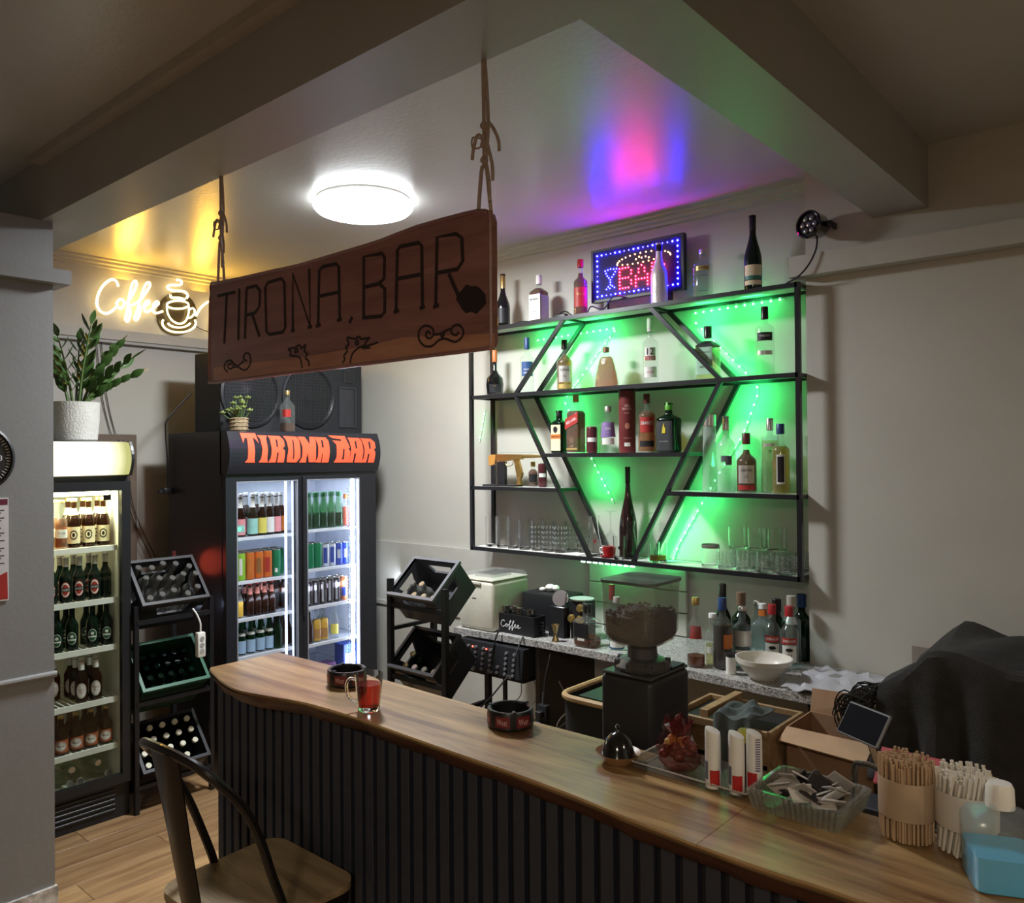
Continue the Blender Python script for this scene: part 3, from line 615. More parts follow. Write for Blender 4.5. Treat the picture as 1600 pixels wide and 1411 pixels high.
pr = [(FX - 0.03, 1.835)] + [(FX + 0.012 + 0.032 * math.sin(PI * i / 8), 1.838 + 0.17 * i / 8) for i in range(9)] + [(FX - 0.03, 2.012)]
b(G().prism([(x, z) for x, z in pr], 'y', y0 + 0.012, y1 - 0.014), 'header_light', header_glow())
pr2 = [(-4.98, 1.831), (FX - 0.02, 1.831)] + [(FX + 0.016 + 0.034 * math.sin(PI * i / 8), 1.831 + 0.183 * i / 8) for i in range(9)] + [(-4.98, 2.016)]
b(G().prism(pr2, 'y', y1 - 0.014, y1).prism(pr2, 'y', y0, y0 + 0.012), 'header_end', FBL)
b(G().box(-4.98, FX - 0.03, y0 + 0.012, y1 - 0.014, 1.831, 2.014), 'header_box', mat('header_grey', (0.25, 0.25, 0.24), 0.5))
b(G().box(-4.5, -4.42, y0 + 0.06, y1 - 0.09, 1.728, 1.776), 'light_tube', glow('fridge_tube', (1.0, 0.95, 0.60), 9))
light('fridge_tube_light', 'AREA', (-4.46, 1.67, 1.72), 5.0, (1.0, 0.94, 0.62), 0.1, (0, 0, 0), 0.5)
for k, z in enumerate((1.458, 1.177, 0.925, 0.645, 0.396)):
    s = b(G().box(FX - 0.055, FX - 0.04, y0 + 0.055, y1 - 0.055, z - 0.028, z), 'shelf', SHW)
    g = G()
    for i in range(20): g.box(-4.95, FX - 0.055, y0 + 0.06 + i * 0.029, y0 + 0.066 + i * 0.029, z - 0.008, z - 0.002)
    tag(b(g, 'shelf_wires', SHW), kind='stuff')
g = G()
for i in range(5): b(G().rbox(FX - 0.03, FX - 0.018, y0 + 0.12, y1 - 0.08, 0.045 + i * 0.026, 0.056 + i * 0.026, 0.002, 1), 'grille_slat', DARKP)
b(G().box(FX - 0.032, FX - 0.026, y0, y1, 0.0, 0.185), 'kick_plate', FBL)
b(G().box(FX - 0.04, FX - 0.036, y1 - 0.13, y1 - 0.09, 1.70, 1.73), 'thermometer', BLACKP)

def fridge_row(kind, lab, group, ys, xs, z, maker):
    """one thing of a kind is built, the others are copies of it"""
    first = None; so = sorted(ys)
    for i, x in enumerate(xs):
        for yy in ys:
            lb = grid_label(lab, i, len(xs), so.index(yy), len(ys))
            if first is None: first = maker((x, yy, z), lb, group)
            else: copy_tree(first, None, (x, yy, z), lb)
    return first
a_r = to_cam(-4.36, 1.85)
def wheat(loc, lab, group):
    t = bottle('beer_bottle', lab, loc, 0.255, 0.034, BROWN, CAPG, 0.0135, 0.50, 0.80, 0.018, labels=[(0.08, 0.42, 62, CREAM)], neck=(0.66, 0.80, CREAM), group=group, n=14)
    oval(t, 0.034, 0.065, a_r, 0.036, 0.05, BLACKPR, 0.0020); oval(t, 0.034, 0.065, a_r, 0.026, 0.036, CREAM, 0.0026); oval(t, 0.034, 0.065, a_r, 0.012, 0.022, BLACKPR, 0.0032); return t
def corona(loc, lab, group):
    t = bottle('beer_bottle', lab, loc, 0.25, 0.031, CLEAR, CAPG, 0.013, 0.46, 0.78, 0.014, labels=[(0.22, 0.40, 60, LWHITE)], liq=(0.62, AMBER), group=group, n=14, texts=[('Corona', 0.33, 0.011, BLACKPR, 0.04)]); return t
def becks(loc, lab, group):
    t = bottle('beer_bottle', lab, loc, 0.235, 0.032, DGREEN, CAPS, 0.014, 0.50, 0.74, 0.012, neck=(0.78, 0.94, LSILV), group=group, n=14)
    oval(t, 0.032, 0.066, a_r, 0.046, 0.082, LRED, 0.0012); oval(t, 0.032, 0.066, a_r, 0.040, 0.074, LWHITE, 0.0018); oval(t, 0.032, 0.066, a_r, 0.03, 0.056, LRED, 0.0024)
    G().patch(0.0350, 0.056, 0.076, a_r, 0.66, n=8).build('label', LBLACK, t, recalc=False); text_wrap('lettering', "BECK'S", 0.012, WHITEPR, t, 0.0356, 0.066, a_r, 0.038); return t
def green3(loc, lab, group):
    t = bottle('beer_bottle', lab, loc, 0.235, 0.031, DGREEN, CAPS, 0.014, 0.50, 0.74, 0.012, group=group, n=14)
    oval(t, 0.031, 0.062, a_r, 0.044, 0.066, LWHITE, 0.0012); oval(t, 0.031, 0.062, a_r, 0.039, 0.060, mat('label_green', (0.01, 0.08, 0.03), 0.5), 0.0018); oval(t, 0.031, 0.072, a_r, 0.016, 0.016, LWHITE, 0.0024); G().patch(0.0336, 0.050, 0.058, a_r, 0.62, n=8).build('label', LWHITE, t, recalc=False); return t
def brown4(loc, lab, group):
    t = bottle('beer_bottle', lab, loc, 0.225, 0.032, BROWN, CAPS, 0.014, 0.50, 0.74, 0.012, neck=(0.74, 0.93, LWHITE), group=group, n=14)
    oval(t, 0.032, 0.062, a_r, 0.050, 0.080, LWHITE, 0.0012); oval(t, 0.032, 0.062, a_r, 0.044, 0.072, LRED, 0.0017); oval(t, 0.032, 0.062, a_r, 0.041, 0.068, LWHITE, 0.0022); text_wrap('lettering', 'ESTRELLA', 0.008, REDPR, t, 0.0348, 0.068, a_r, 0.034); text_wrap('lettering', 'PILS', 0.008, REDPR, t, 0.0348, 0.054, a_r, 0.02); return t
def brown5(loc, lab, group):
    t = bottle('beer_bottle', lab, loc, 0.195, 0.034, BROWN, CAPG, 0.014, 0.52, 0.78, 0.012, labels=[(0.07, 0.40, 75, mat('label_brick', (0.36, 0.09, 0.03), 0.5))], group=group, n=14)
    oval(t, 0.034, 0.047, a_r, 0.056, 0.050, LWHITE, 0.0018); oval(t, 0.034, 0.047, a_r, 0.050, 0.044, LRED, 0.0022); oval(t, 0.034, 0.047, a_r, 0.046, 0.040, LWHITE, 0.0026); text_wrap('lettering', 'Gavari', 0.010, BLACKPR, t, 0.0370, 0.048, a_r, 0.036); return t
fridge_row('', 'wheat beer bottle with cream label, top shelf of narrow fridge', 'wheat beer on top shelf of narrow fridge', (1.915, 1.838, 1.762), (-4.47, -4.545), 1.459, wheat)
fridge_row('', 'clear golden beer bottle, top shelf of narrow fridge', 'golden beer on top shelf of narrow fridge', (1.69, 1.622, 1.554), (-4.445, -4.52), 1.459, corona)
fridge_row('', 'dark bottle with red oval label, second shelf, narrow fridge', 'red oval label beer in narrow fridge', (1.862, 1.782, 1.714, 1.642), (-4.455, -4.53), 1.178, becks)
bottle('beer_bottle', 'dark green bottle with silver neck and no front label, second shelf of narrow fridge', (-4.47, 1.925, 1.178), 0.24, 0.031, DGREEN, CAPS, 0.014, 0.5, 0.74, 0.012, neck=(0.78, 0.94, LSILV), n=14)
fridge_row('', 'green bottle with white-ringed oval label, third shelf, narrow fridge', 'green label beer in narrow fridge', (1.925, 1.850, 1.745, 1.67, 1.60), (-4.455, -4.535), 0.926, green3)
fridge_row('', 'brown bottle with white oval label, fourth shelf, narrow fridge', 'white oval label beer in narrow fridge', (1.862, 1.788), (-4.445, -4.52, -4.59), 0.646, brown4)
f4 = fridge_row('', 'white oval label bottle set far back, fourth shelf, narrow fridge', 'white oval label beer set back in narrow fridge', (1.70, 1.63), (-4.58, -4.66), 0.646, brown4)
fridge_row('', 'short brown bottle, red wrap label, fifth shelf, narrow fridge', 'red wrap label beer in narrow fridge', (1.915, 1.838, 1.762, 1.686, 1.61), (-4.45, -4.53), 0.397, brown5)
LYL = ('lower layer, right', 'lower layer, second from right', 'lower layer, third from right', 'upper layer, right', 'upper layer, left', 'lower layer, left end')
lyb = None
for i, (xx, yy, zz, rz) in enumerate(((-4.67, 1.90, 0.245, 0.1), (-4.67, 1.80, 0.245, -0.1), (-4.67, 1.69, 0.245, 0.15), (-4.68, 1.86, 0.312, 0.05), (-4.68, 1.75, 0.312, -0.05), (-4.67, 1.59, 0.245, 0.1))):
    if lyb is None: lyb = bottle('glass_bottle', 'clear green bottle lying in the bottom of narrow fridge, ' + LYL[i], (xx, yy, zz), 0.24, 0.034, thin('pale_green_glass', (0.72, 0.82, 0.70), 0.05, haze=0.12, hcol=(0.5, 0.6, 0.5)), CAPS, 0.014, 0.5, 0.76, 0.014, group='bottles lying in narrow fridge', n=14, rot=(0, PI / 2 + 0.05, rz))
    else: copy_tree(lyb, None, (xx, yy, zz), 'clear green bottle lying in the bottom of narrow fridge, ' + LYL[i], rot=(0, PI / 2 + 0.05, rz))

# ================================================================== wide fridge
f2 = thing('drinks_fridge', 'wide black two-door drinks fridge with a red-lettered header', 'fridge', (-4.7, 3.17, 0))
y0, y1, zt = 2.585, 3.756, 2.08
FIN2 = mat('fridge_liner_white', (0.66, 0.68, 0.74), 0.45); B2 = mat('fridge_navy', (0.017, 0.018, 0.024), 0.32)
b2 = lambda g, nm, m, sm=False, p=None: g.build(nm, m, p or f2, ws=True, smooth=sm)
b2(G().box(-5.05, FX - 0.045, y0, y0 + 0.035, 0.0, zt).box(-5.05, FX - 0.045, y1 - 0.035, y1, 0.0, 1.80).box(-5.049, -5.02, y0 + 0.035, y1 - 0.035, 0.05, 1.80).box(-5.05, FX - 0.045, y0 + 0.035, y1 - 0.035, 0.0, 0.30).box(-5.05, FX - 0.045, y0 + 0.035, y1, 1.80, zt), 'cabinet', B2)
b2(G().box(-5.015, -5.005, y0 + 0.04, y1 - 0.04, 0.305, 1.795).box(-5.005, FX - 0.05, y0 + 0.037, y0 + 0.045, 0.305, 1.795).box(-5.005, FX - 0.05, y1 - 0.045, y1 - 0.037, 0.305, 1.795).box(-5.005, FX - 0.05, y0 + 0.045, y1 - 0.045, 0.302, 0.31).box(-5.005, FX - 0.05, y0 + 0.045, y1 - 0.045, 1.785, 1.795), 'liner', FIN2)
for ya, yb, wl, wr in ((y0 + 0.003, 3.135, 0.072, 0.035), (3.137, y1 - 0.003, 0.035, 0.145)):
    o_ = [(ya, 0.25), (yb, 0.25), (yb, 1.82), (ya, 1.82)]; i_ = [(ya + wl, 0.33), (yb - wr, 0.33), (yb - wr, 1.776), (ya + wl, 1.776)]
    d2 = b2(G().ring(o_, i_, 'x', FX - 0.045, FX), 'door', B2)
    b2(G().box(FX - 0.026, FX - 0.020, ya + wl, yb - wr, 0.33, 1.776), 'door_glass', thin('fridge_glass_b', (0.95, 0.96, 0.97), 0.02), False, d2)
    b2(G().ring([(ya + wl - 0.001, 0.329), (yb - wr + 0.001, 0.329), (yb - wr + 0.001, 1.777), (ya + wl - 0.001, 1.777)], [(ya + wl + 0.006, 0.336), (yb - wr - 0.006, 0.336), (yb - wr - 0.006, 1.770), (ya + wl + 0.006, 1.770)], 'x', FX - 0.018, FX + 0.001), 'glass_gasket', mat('gasket_grey', (0.25, 0.26, 0.3), 0.5), False, d2)
b2(G().rbox(FX, FX + 0.022, 3.128, 3.144, 0.9, 1.80, 0.004, 1), 'door_strip', BLACKP)
def hx(z): return FX + 0.006 + 0.045 * math.sin(PI * min(max((z - 1.80) / 0.30, 0), 1))
hp_ = [(FX - 0.06, 1.822)] + [(hx(1.822 + (zt - 1.822) * i / 10), 1.822 + (zt - 1.822) * i / 10) for i in range(11)] + [(FX - 0.06, zt)]
hd2 = b2(G().prism(hp_, 'y', y0, y1), 'header', B2)
LET = mat('header_letters', (0.80, 0.09, 0.04), 0.45, emis=(1.0, 0.11, 0.045), estr=0.55)
for k, poly in enumerate(HEADER_LETTERS):
    tri = tessellate_polygon([[Vector((p[0], p[1], 0)) for p in poly]]); bm = bmesh.new(); vv = [bm.verts.new((0, yy, z)) for yy, z in poly]
    for t in tri:
        try: bm.faces.new([vv[i] for i in t])
        except ValueError: pass
    bmesh.ops.subdivide_edges(bm, edges=bm.edges[:], cuts=5, use_grid_fill=True); bm.verts.index_update(); g = G()
    g.add([(hx(v.co.z) + 0.004, v.co.y, v.co.z) for v in bm.verts], [[v.index for v in f.verts] for f in bm.faces]); bm.free()
    b2(g, 'header_letter', LET, False, hd2)
for poly in HEADER_HOLES:
    P_ = [Vector((0, a_, b_)) for a_, b_ in poly]; g = G()
    for k in range(7):
        for s_ in (0, 1): q = (P_[0].lerp(P_[3], k / 6), P_[1].lerp(P_[2], k / 6))[s_]; g.v.append((hx(q.z) + 0.0056, q.y, q.z))
    g.f = [(2 * k, 2 * k + 1, 2 * k + 3, 2 * k + 2) for k in range(6)]; b2(g, 'letter_counter', B2, False, hd2)
for z, za in ((1.435, 1.446), (1.166, 1.185), (0.937, 0.937), (0.704, 0.69), (0.47, 0.47)):
    for ya, yb, zz in ((y0 + 0.05, 3.125, z), (3.135, y1 - 0.05, za)):
        b2(G().box(FX - 0.085, FX - 0.065, ya, yb, zz - 0.022, zz - 0.004), 'shelf_lip', mat('shelf_white', (0.72, 0.74, 0.8), 0.4))
        b2(G().box(-4.99, FX - 0.085, ya, yb, zz - 0.012, zz - 0.004), 'shelf', thin('shelf_glass', (0.85, 0.88, 0.92), 0.1, haze=0.35, hcol=(0.75, 0.78, 0.85)))
LEDW = glow('led_cool_white', (0.72, 0.82, 1.0), 26); LEDW2 = glow('led_cool_white_dim', (0.66, 0.78, 1.0), 1.6)
b2(G().box(FX - 0.052, FX - 0.047, 3.572, 3.596, 0.35, 1.775), 'led_tube', LEDW)
b2(G().box(FX - 0.062, FX - 0.05, 3.04, 3.052, 0.35, 1.775).box(FX - 0.062, FX - 0.05, 3.095, 3.100, 0.35, 1.775), 'led_tube', LEDW2)
b2(G().box(-5.0, -4.99, 2.95, 2.965, 1.5, 1.78), 'led_tube', LEDW2)
for yy in (2.85, 3.38): light('fridge_led_light', 'AREA', (-4.66, yy, 1.77), 1.5, (0.74, 0.83, 1.0), 0.4, (0, 0, 0), 0.42)
light('fridge_led_light', 'AREA', (FX - 0.07, 3.58, 1.05), 1.9, (0.74, 0.83, 1.0), 0.03, (0, -PI / 2, PI * 0.93), 1.3)
light('fridge_led_light', 'AREA', (FX - 0.07, 3.06, 1.05), 0.8, (0.74, 0.83, 1.0), 0.03, (0, -PI / 2, -PI * 0.97), 1.3)
g = G()
for i in range(60): g.box(FX - 0.066, FX - 0.056, 3.555, 3.561, 0.40 + i * 0.022, 0.41 + i * 0.022).box(FX - 0.066, FX - 0.056, 3.045, 3.051, 0.40 + i * 0.022, 0.41 + i * 0.022)
tag(b2(g, 'shelf_rail_slots', mat('slot_grey', (0.3, 0.32, 0.36), 0.5)), kind='stuff')
a2 = to_cam(-4.36, 3.0); XS = FX - 0.118
_before = set(COL.objects)
# left door, top shelf: lemonades
for i, (m_, nm) in enumerate(((LPINK, 'pink-and-turquoise'), (LTURQ, 'turquoise'), (LYELL, 'yellow'), (LWHITE, 'white'), (LPINK, 'dull pink'), (LORNG, 'red-orange'))):
    yy = 2.685 + (0, 0.088, 0.160, 0.222, 0.280, 0.335)[i]; xx = XS - (0, 0, .01, .02, .03, .06)[i]
    t = bottle('lemonade_bottle', 'brown bottle with %s label and white neck, top left shelf of wide fridge' % nm, (xx, yy, 1.432), 0.262, 0.034, BROWN, CAPW, 0.0135, 0.50, 0.76, 0.02, labels=[(0.05, 0.42, 70, m_)], neck=(0.68, 0.90, LWHITE), face=a2, n=14)
    if i == 0: G().patch(0.0356, 0.03, 0.075, a2, 0.9, n=8).build('label', LTURQ, t, recalc=False)
lem = None
for ri, xx in enumerate((XS - 0.13, XS - 0.21)):
    for k in range(5):
        l2 = (xx, 2.70 + k * 0.078, 1.432); lb = 'silver-capped lemonade bottle behind the front ones, ' + ('nearer row, ', 'back row, ')[ri] + ORD[k]
        if lem is None: lem = bottle('lemonade_bottle', lb, l2, 0.262, 0.034, BROWN, CAPS, 0.0135, 0.50, 0.76, 0.02, labels=[(0.05, 0.42, 70, LPINK)], neck=(0.70, 0.90, CAPS), face=a2, n=14, group='back rows of lemonade')
        else: copy_tree(lem, None, l2, lb)
CANM = {}
def cm(nm, c): return mat('can_' + nm, c, 0.3, 0.35)
def can_rows(nm, colm, label, pts, z, h=0.17, r=0.0285, group=None, band=None):
    f = None; X_ = sorted({round(p[0], 4) for p in pts}, reverse=True); Y_ = sorted({round(p[1], 4) for p in pts})
    for (xx, yy) in pts:
        lb = grid_label(label, X_.index(round(xx, 4)), len(X_), Y_.index(round(yy, 4)), len(Y_))
        if f is None: f = can('drink_can', lb, (xx, yy, z), h, r, colm, group, band)
        else: copy_tree(f, None, (xx, yy, z), lb)
LIME, ORG, GRN = cm('lime', (0.32, 0.62, 0.05)), cm('orange', (0.68, 0.17, 0.03)), cm('green', (0.02, 0.20, 0.09))
can_rows('lime', LIME, 'lime green tall can in wide fridge', [(XS, 2.688)], 1.163, band=(0.2, 0.8, 0.35, LWHITE))
for k, (yy, lab_) in enumerate(((2.752, 'leftmost'), (2.816, 'middle'), (2.880, 'rightmost'))): can('drink_can', 'orange tall can, %s of the three in front in wide fridge' % lab_, (XS, yy, 1.163), 0.17, 0.0285, ORG, 'orange cans', (0.2, 0.75, 0.5, (LORNG, mat('label_brown', (0.25, 0.12, 0.04), 0.5), LRED)[k]))
can_rows('g', GRN, 'dark green tall can at the right end of the left door can row', [(XS, 2.945)], 1.163, band=(0.15, 0.3, 0.3, LWHITE))
can_rows('mix', cm('orange2', (0.5, 0.2, 0.08)), 'orange-brown can behind the orange front cans', [(XS - 0.06 * j, 2.70 + 0.062 * i) for j in (1, 2) for i in range(4)], 1.163, group='back rows of cans left door')
can_rows('g2', GRN, 'dark green can set back beside the orange cans', [(XS - 0.065 * j, 2.955 + 0.06 * i) for j in (1, 2) for i in range(2)], 1.163, group='back green cans left door')
def colab(loc, lab, group): return bottle('cola_bottle', lab, loc, 0.205, 0.027, COLA, CAPR, 0.0115, 0.40, 0.80, 0.012, neck=(0.66, 0.86, mat('neck_rose', (0.45, 0.16, 0.12), 0.5)), face=a2, group=group, n=12)
fridge_row('', 'small cola bottle with rosy neck, third shelf, wide fridge', 'cola bottles in wide fridge', (2.752, 2.804, 2.856, 2.908), (XS, XS - 0.06, XS - 0.12), 0.934, colab)
bottle('juice_bottle', 'small clear bottle of yellow juice at the left edge of the wide fridge', (XS - 0.005, 2.678, 0.934), 0.19, 0.027, CLEAR, CAPS, 0.012, 0.5, 0.8, 0.012, liq=(0.5, YELL), face=a2, n=12)
def dkb(loc, lab, group): return bottle('cola_bottle', lab, loc, 0.215, 0.033, COLA, CAPS, 0.013, 0.62, 0.84, 0.012, face=a2, group=group, n=12, labels=[(0.2, 0.5, 60, LBLACK)])
fridge_row('', 'wide dark bottle, right part of third shelf, wide fridge', 'wide dark bottles left door', (2.99, 3.06), (XS - 0.09, XS - 0.16), 0.934, dkb)
def watr(loc, lab, group): return bottle('water_bottle', lab, loc, 0.215, 0.031, GREENG, CAPS, 0.0135, 0.44, 0.78, 0.012, labels=[(0.04, 0.40, 70, LCYAN)], neck=(0.54, 0.62, LWHITE), face=a2, group=group, n=14)
fridge_row('', 'green water bottle with pale blue label, wide fridge', 'green water bottles', (2.70, 2.768, 2.836, 2.90), (XS - 0.02, XS - 0.1), 0.701, watr)
bottle('water_bottle', 'green bottle turned with its label away at the end of the water row', (XS + 0.005, 2.952, 0.701), 0.225, 0.029, GREENG, CAPS, 0.0135, 0.44, 0.78, 0.012, face=a2, n=14)
fridge_row('', 'small dark bottle, right part of fourth shelf, wide fridge', 'dark bottles low left door', (3.01, 3.065), (XS - 0.05, XS - 0.11, XS - 0.17), 0.701, lambda l, a, g_: bottle('cola_bottle', a, l, 0.20, 0.025, COLA, CAPS, 0.011, 0.42, 0.8, 0.012, face=a2, group=g_, n=12))
# right door
def iced(loc, lab, group): return bottle('tea_bottle', lab, loc, 0.24, 0.032, GREENG if False else thin('tea_glass', (0.62, 0.80, 0.62), 0.05, haze=0.12, hcol=(0.1, 0.3, 0.15)), mat('cap_leaf', (0.05, 0.22, 0.09), 0.4), 0.016, 0.46, 0.80, 0.03, liq=(0.40, COLA), face=a2, group=group, n=14)
fridge_row('', 'green-capped bottle of dark drink, top right shelf', 'green capped bottles', (3.20, 3.262, 3.326, 3.392, 3.456), (XS - 0.01, XS - 0.085), 1.443, iced)
bottle('tea_bottle', 'bottle with red drink at the right end of the top right shelf', (XS, 3.51, 1.443), 0.22, 0.028, CLEAR, CAPO, 0.014, 0.5, 0.8, 0.03, liq=(0.6, mat('red_drink', (0.5, 0.06, 0.03), 0.4)), face=a2, n=14)
can_rows('g3', GRN, 'green can on the second right shelf', [(XS - 0.062 * j, 3.205 + 0.064 * i) for j in range(2) for i in range(2)], 1.182, group='green cans right door', h=0.165, r=0.029)
BLU = cm('blue', (0.05, 0.09, 0.42)); SIL = cm('silver', (0.55, 0.58, 0.66))
can_rows('b', SIL, 'silver-blue slim can on the second right shelf', [(XS - 0.055 * j, 3.335 + 0.056 * i) for j in range(2) for i in range(2)], 1.182, 0.15, 0.0255, group='silver-blue cans', band=(0.15, 0.85, 0.5, BLU))
can_rows('b2', BLU, 'deep blue slim can on the second right shelf', [(XS - 0.055 * j, 3.45 + 0.056 * i) for j in range(2) for i in range(2)], 1.182, 0.15, 0.0255, group='deep blue cans', band=(0.3, 0.7, 0.45, SIL))
can_rows('d', cm('dark', (0.06, 0.045, 0.05)), 'dark can on the third right shelf', [(XS - 0.06 * j, 3.195 + 0.058 * i) for j in range(2) for i in range(5)], 0.934, 0.165, 0.027, group='dark cans right door', band=(0.1, 0.9, 0.25, SIL))
can_rows('o', cm('orange3', (0.60, 0.22, 0.10)), 'orange-and-blue can on the third right shelf', [(XS - 0.06 * j, 3.49 + 0.05 * i) for j in range(2) for i in range(1)], 0.934, 0.165, 0.027, group='orange-blue cans right door', band=(0.2, 0.55, 0.6, BLU))
bottle('cola_bottle', 'dark glass bottle beside the middle post on the lowest right shelf', (XS, 3.195, 0.687), 0.22, 0.03, COLA, CAPS, 0.013, 0.48, 0.8, 0.012, face=a2, n=14)
for yy, nm in ((3.265, 'left'), (3.325, 'right')): bottle('juice_bottle', 'clear bottle of yellow orange juice, %s one of the pair' % nm, (XS - 0.01, yy, 0.687), 0.235, 0.032, CLEAR, CAPW, 0.015, 0.52, 0.8, 0.02, liq=(0.62, YELL), labels=[(0.1, 0.36, 50, mat('label_umber', (0.4, 0.2, 0.06), 0.5))], face=a2, n=14, group='orange juice pair')
bottle('juice_bottle', 'clear lemon drink bottle standing apart on the lowest right shelf', (XS - 0.03, 3.43, 0.687), 0.225, 0.031, CLEAR, CAPS, 0.014, 0.48, 0.8, 0.014, labels=[(0.1, 0.4, 55, LYELL)], face=a2, n=14)
bottle('juice_bottle', 'clear bottle behind the juice pair in the wide fridge', (XS - 0.09, 3.36, 0.687), 0.23, 0.031, CLEAR, CAPS, 0.014, 0.48, 0.8, 0.014, liq=(0.5, PALE), face=a2, n=14)
pk = thing('drink_carton', 'blue drinks carton on the fridge floor beside the light tube', 'carton', (XS - 0.02, 3.52, 0.466))
G().rbox(-0.05, 0.05, -0.06, 0.06, 0, 0.165, 0.003, 1).build('box', mat('carton_blue', (0.03, 0.07, 0.36), 0.5), pk); G().box(0.0502, 0.0508, -0.045, 0.045, 0.03, 0.10).build('print', mat('carton_silver', (0.4, 0.42, 0.5), 0.4), pk)
single('drink_carton', G().rbox(XS - 0.1, XS, 3.28, 3.42, 0.466, 0.52, 0.003, 1), mat('carton_purple', (0.14, 0.05, 0.16), 0.5), 'low purple carton on the fridge floor', 'carton')
for o in COL.objects:
    if o not in _before and o.parent is None: o.location.y += 0.07

# ================================================================== speaker, plants, bottle on top of the fridges
sp = thing('loudspeaker', 'big black loudspeaker cabinet lying on top of the wide fridge', 'loudspeaker', (-4.8, 3.29, 2.082))
ya, yb, za, zb, fx = 2.715, 3.86, 2.082, 2.60, -4.63
bs = lambda g, nm, m, sm=True: g.build(nm, m, sp, ws=True, smooth=sm)
bs(G().rbox(-4.95, fx, ya, yb, za, zb, 0.006, 1), 'cabinet', mat('speaker_carpet', (0.02, 0.021, 0.024), 0.75, bump=0.3, bscale=300), False)
RUB = mat('speaker_rubber', (0.018, 0.019, 0.022), 0.4); MESH = mat('speaker_grille', (0.05, 0.052, 0.058), 0.35, 0.6)
MX = Matrix.Rotation(PI / 2, 4, 'Y')
for cy in (2.93, 3.385):
    r = 0.208; cz = 2.335
    ring = G().lathe([(r, 0), (r + 0.012, 0.004), (r + 0.012, 0.012), (r - 0.004, 0.016), (r - 0.014, 0.008), (r - 0.02, 0.0)], 40).xf(Matrix.Translation((fx, cy, cz)) @ MX)
    w_ = bs(ring, 'woofer', RUB)
    cone = G().lathe([(r - 0.018, 0.002), (r * 0.55, 0.0035), (0.06, 0.005), (0.04, 0.012), (0, 0.016)], 36).xf(Matrix.Translation((fx, cy, cz)) @ MX); c_ = cone.build('cone', RUB, w_, ws=True)
    g = G()
    for i in range(-9, 10):
        d = i * 0.021; L_ = math.sqrt(max((r - 0.012) ** 2 - d * d, 0.0001))
        g.tube([(fx + 0.02, cy + d, cz - L_), (fx + 0.02, cy + d, cz + L_)], 0.0012, 4).tube([(fx + 0.02, cy - L_, cz + d), (fx + 0.02, cy + L_, cz + d)], 0.0012, 4)
    tag(g.build('grille_wires', MESH, w_, ws=True), kind='stuff')
bs(G().lathe([(0.045, 0), (0.05, 0.006), (0.03, 0.004), (0.0, 0.012)], 24).xf(Matrix.Translation((fx, 3.735, 2.50)) @ MX), 'tweeter', RUB)
bs(G().frame(3.69, 3.78, 2.455, 2.545, 0.006, 'x', fx, fx + 0.006), 'tweeter_plate', DARKP, False)
bs(G().frame(3.645, 3.80, 2.13, 2.42, 0.012, 'x', fx, fx + 0.008), 'horn_frame', DARKP, False)
bs(G().add([(fx + 0.001, 3.657, 2.142), (fx + 0.001, 3.788, 2.142), (fx + 0.001, 3.788, 2.408), (fx + 0.001, 3.657, 2.408), (fx + 0.006, 3.69, 2.25), (fx + 0.006, 3.705, 2.25), (fx + 0.006, 3.705, 2.30), (fx + 0.006, 3.69, 2.30)], [(0, 1, 5, 4), (1, 2, 6, 5), (2, 3, 7, 6), (3, 0, 4, 7), (4, 5, 6, 7)]), 'horn', DARKP, False)

pt = thing('potted_plant', 'glossy green leafy plant in a large white pot on the narrow fridge', 'plant', (-4.62, 1.83, 2.016))
POT = mat('pot_white', (0.62, 0.61, 0.56), 0.6, bump=0.5, bscale=90)
G().lathe([(0, 0), (0.098, 0), (0.112, 0.01), (0.122, 0.12), (0.124, 0.215), (0.117, 0.215), (0.113, 0.18), (0, 0.18)], 32).build('pot', POT, pt)
G().lathe([(0.112, 0.184), (0, 0.19)], 20).build('soil', mat('soil', (0.03, 0.02, 0.012), 0.9, bump=0.6), pt)
LEAF = mat('leaf_green', (0.055, 0.12, 0.028), 0.32, var=0.25, vscale=9); STEM = mat('stem_green', (0.10, 0.17, 0.05), 0.5)
def leafmesh(L_, W_):
    prof = [(0, 0.02), (0.15, 0.5), (0.4, 1.0), (0.65, 0.9), (0.85, 0.5), (1, 0.02)]; g = G(); vs = []
    for t, k in prof: vs += [(-W_ * k / 2, t * L_, 0.10 * L_ * t * t), (0, t * L_, 0.10 * L_ * t * t - 0.12 * W_ * k), (W_ * k / 2, t * L_, 0.10 * L_ * t * t)]
    fs = []
    for i in range(len(prof) - 1):
        for j in range(2): fs.append((3 * i + j, 3 * i + j + 1, 3 * i + 4 + j, 3 * i + 3 + j))
    return g.add(vs, fs)
lf0 = None
random.seed(11)
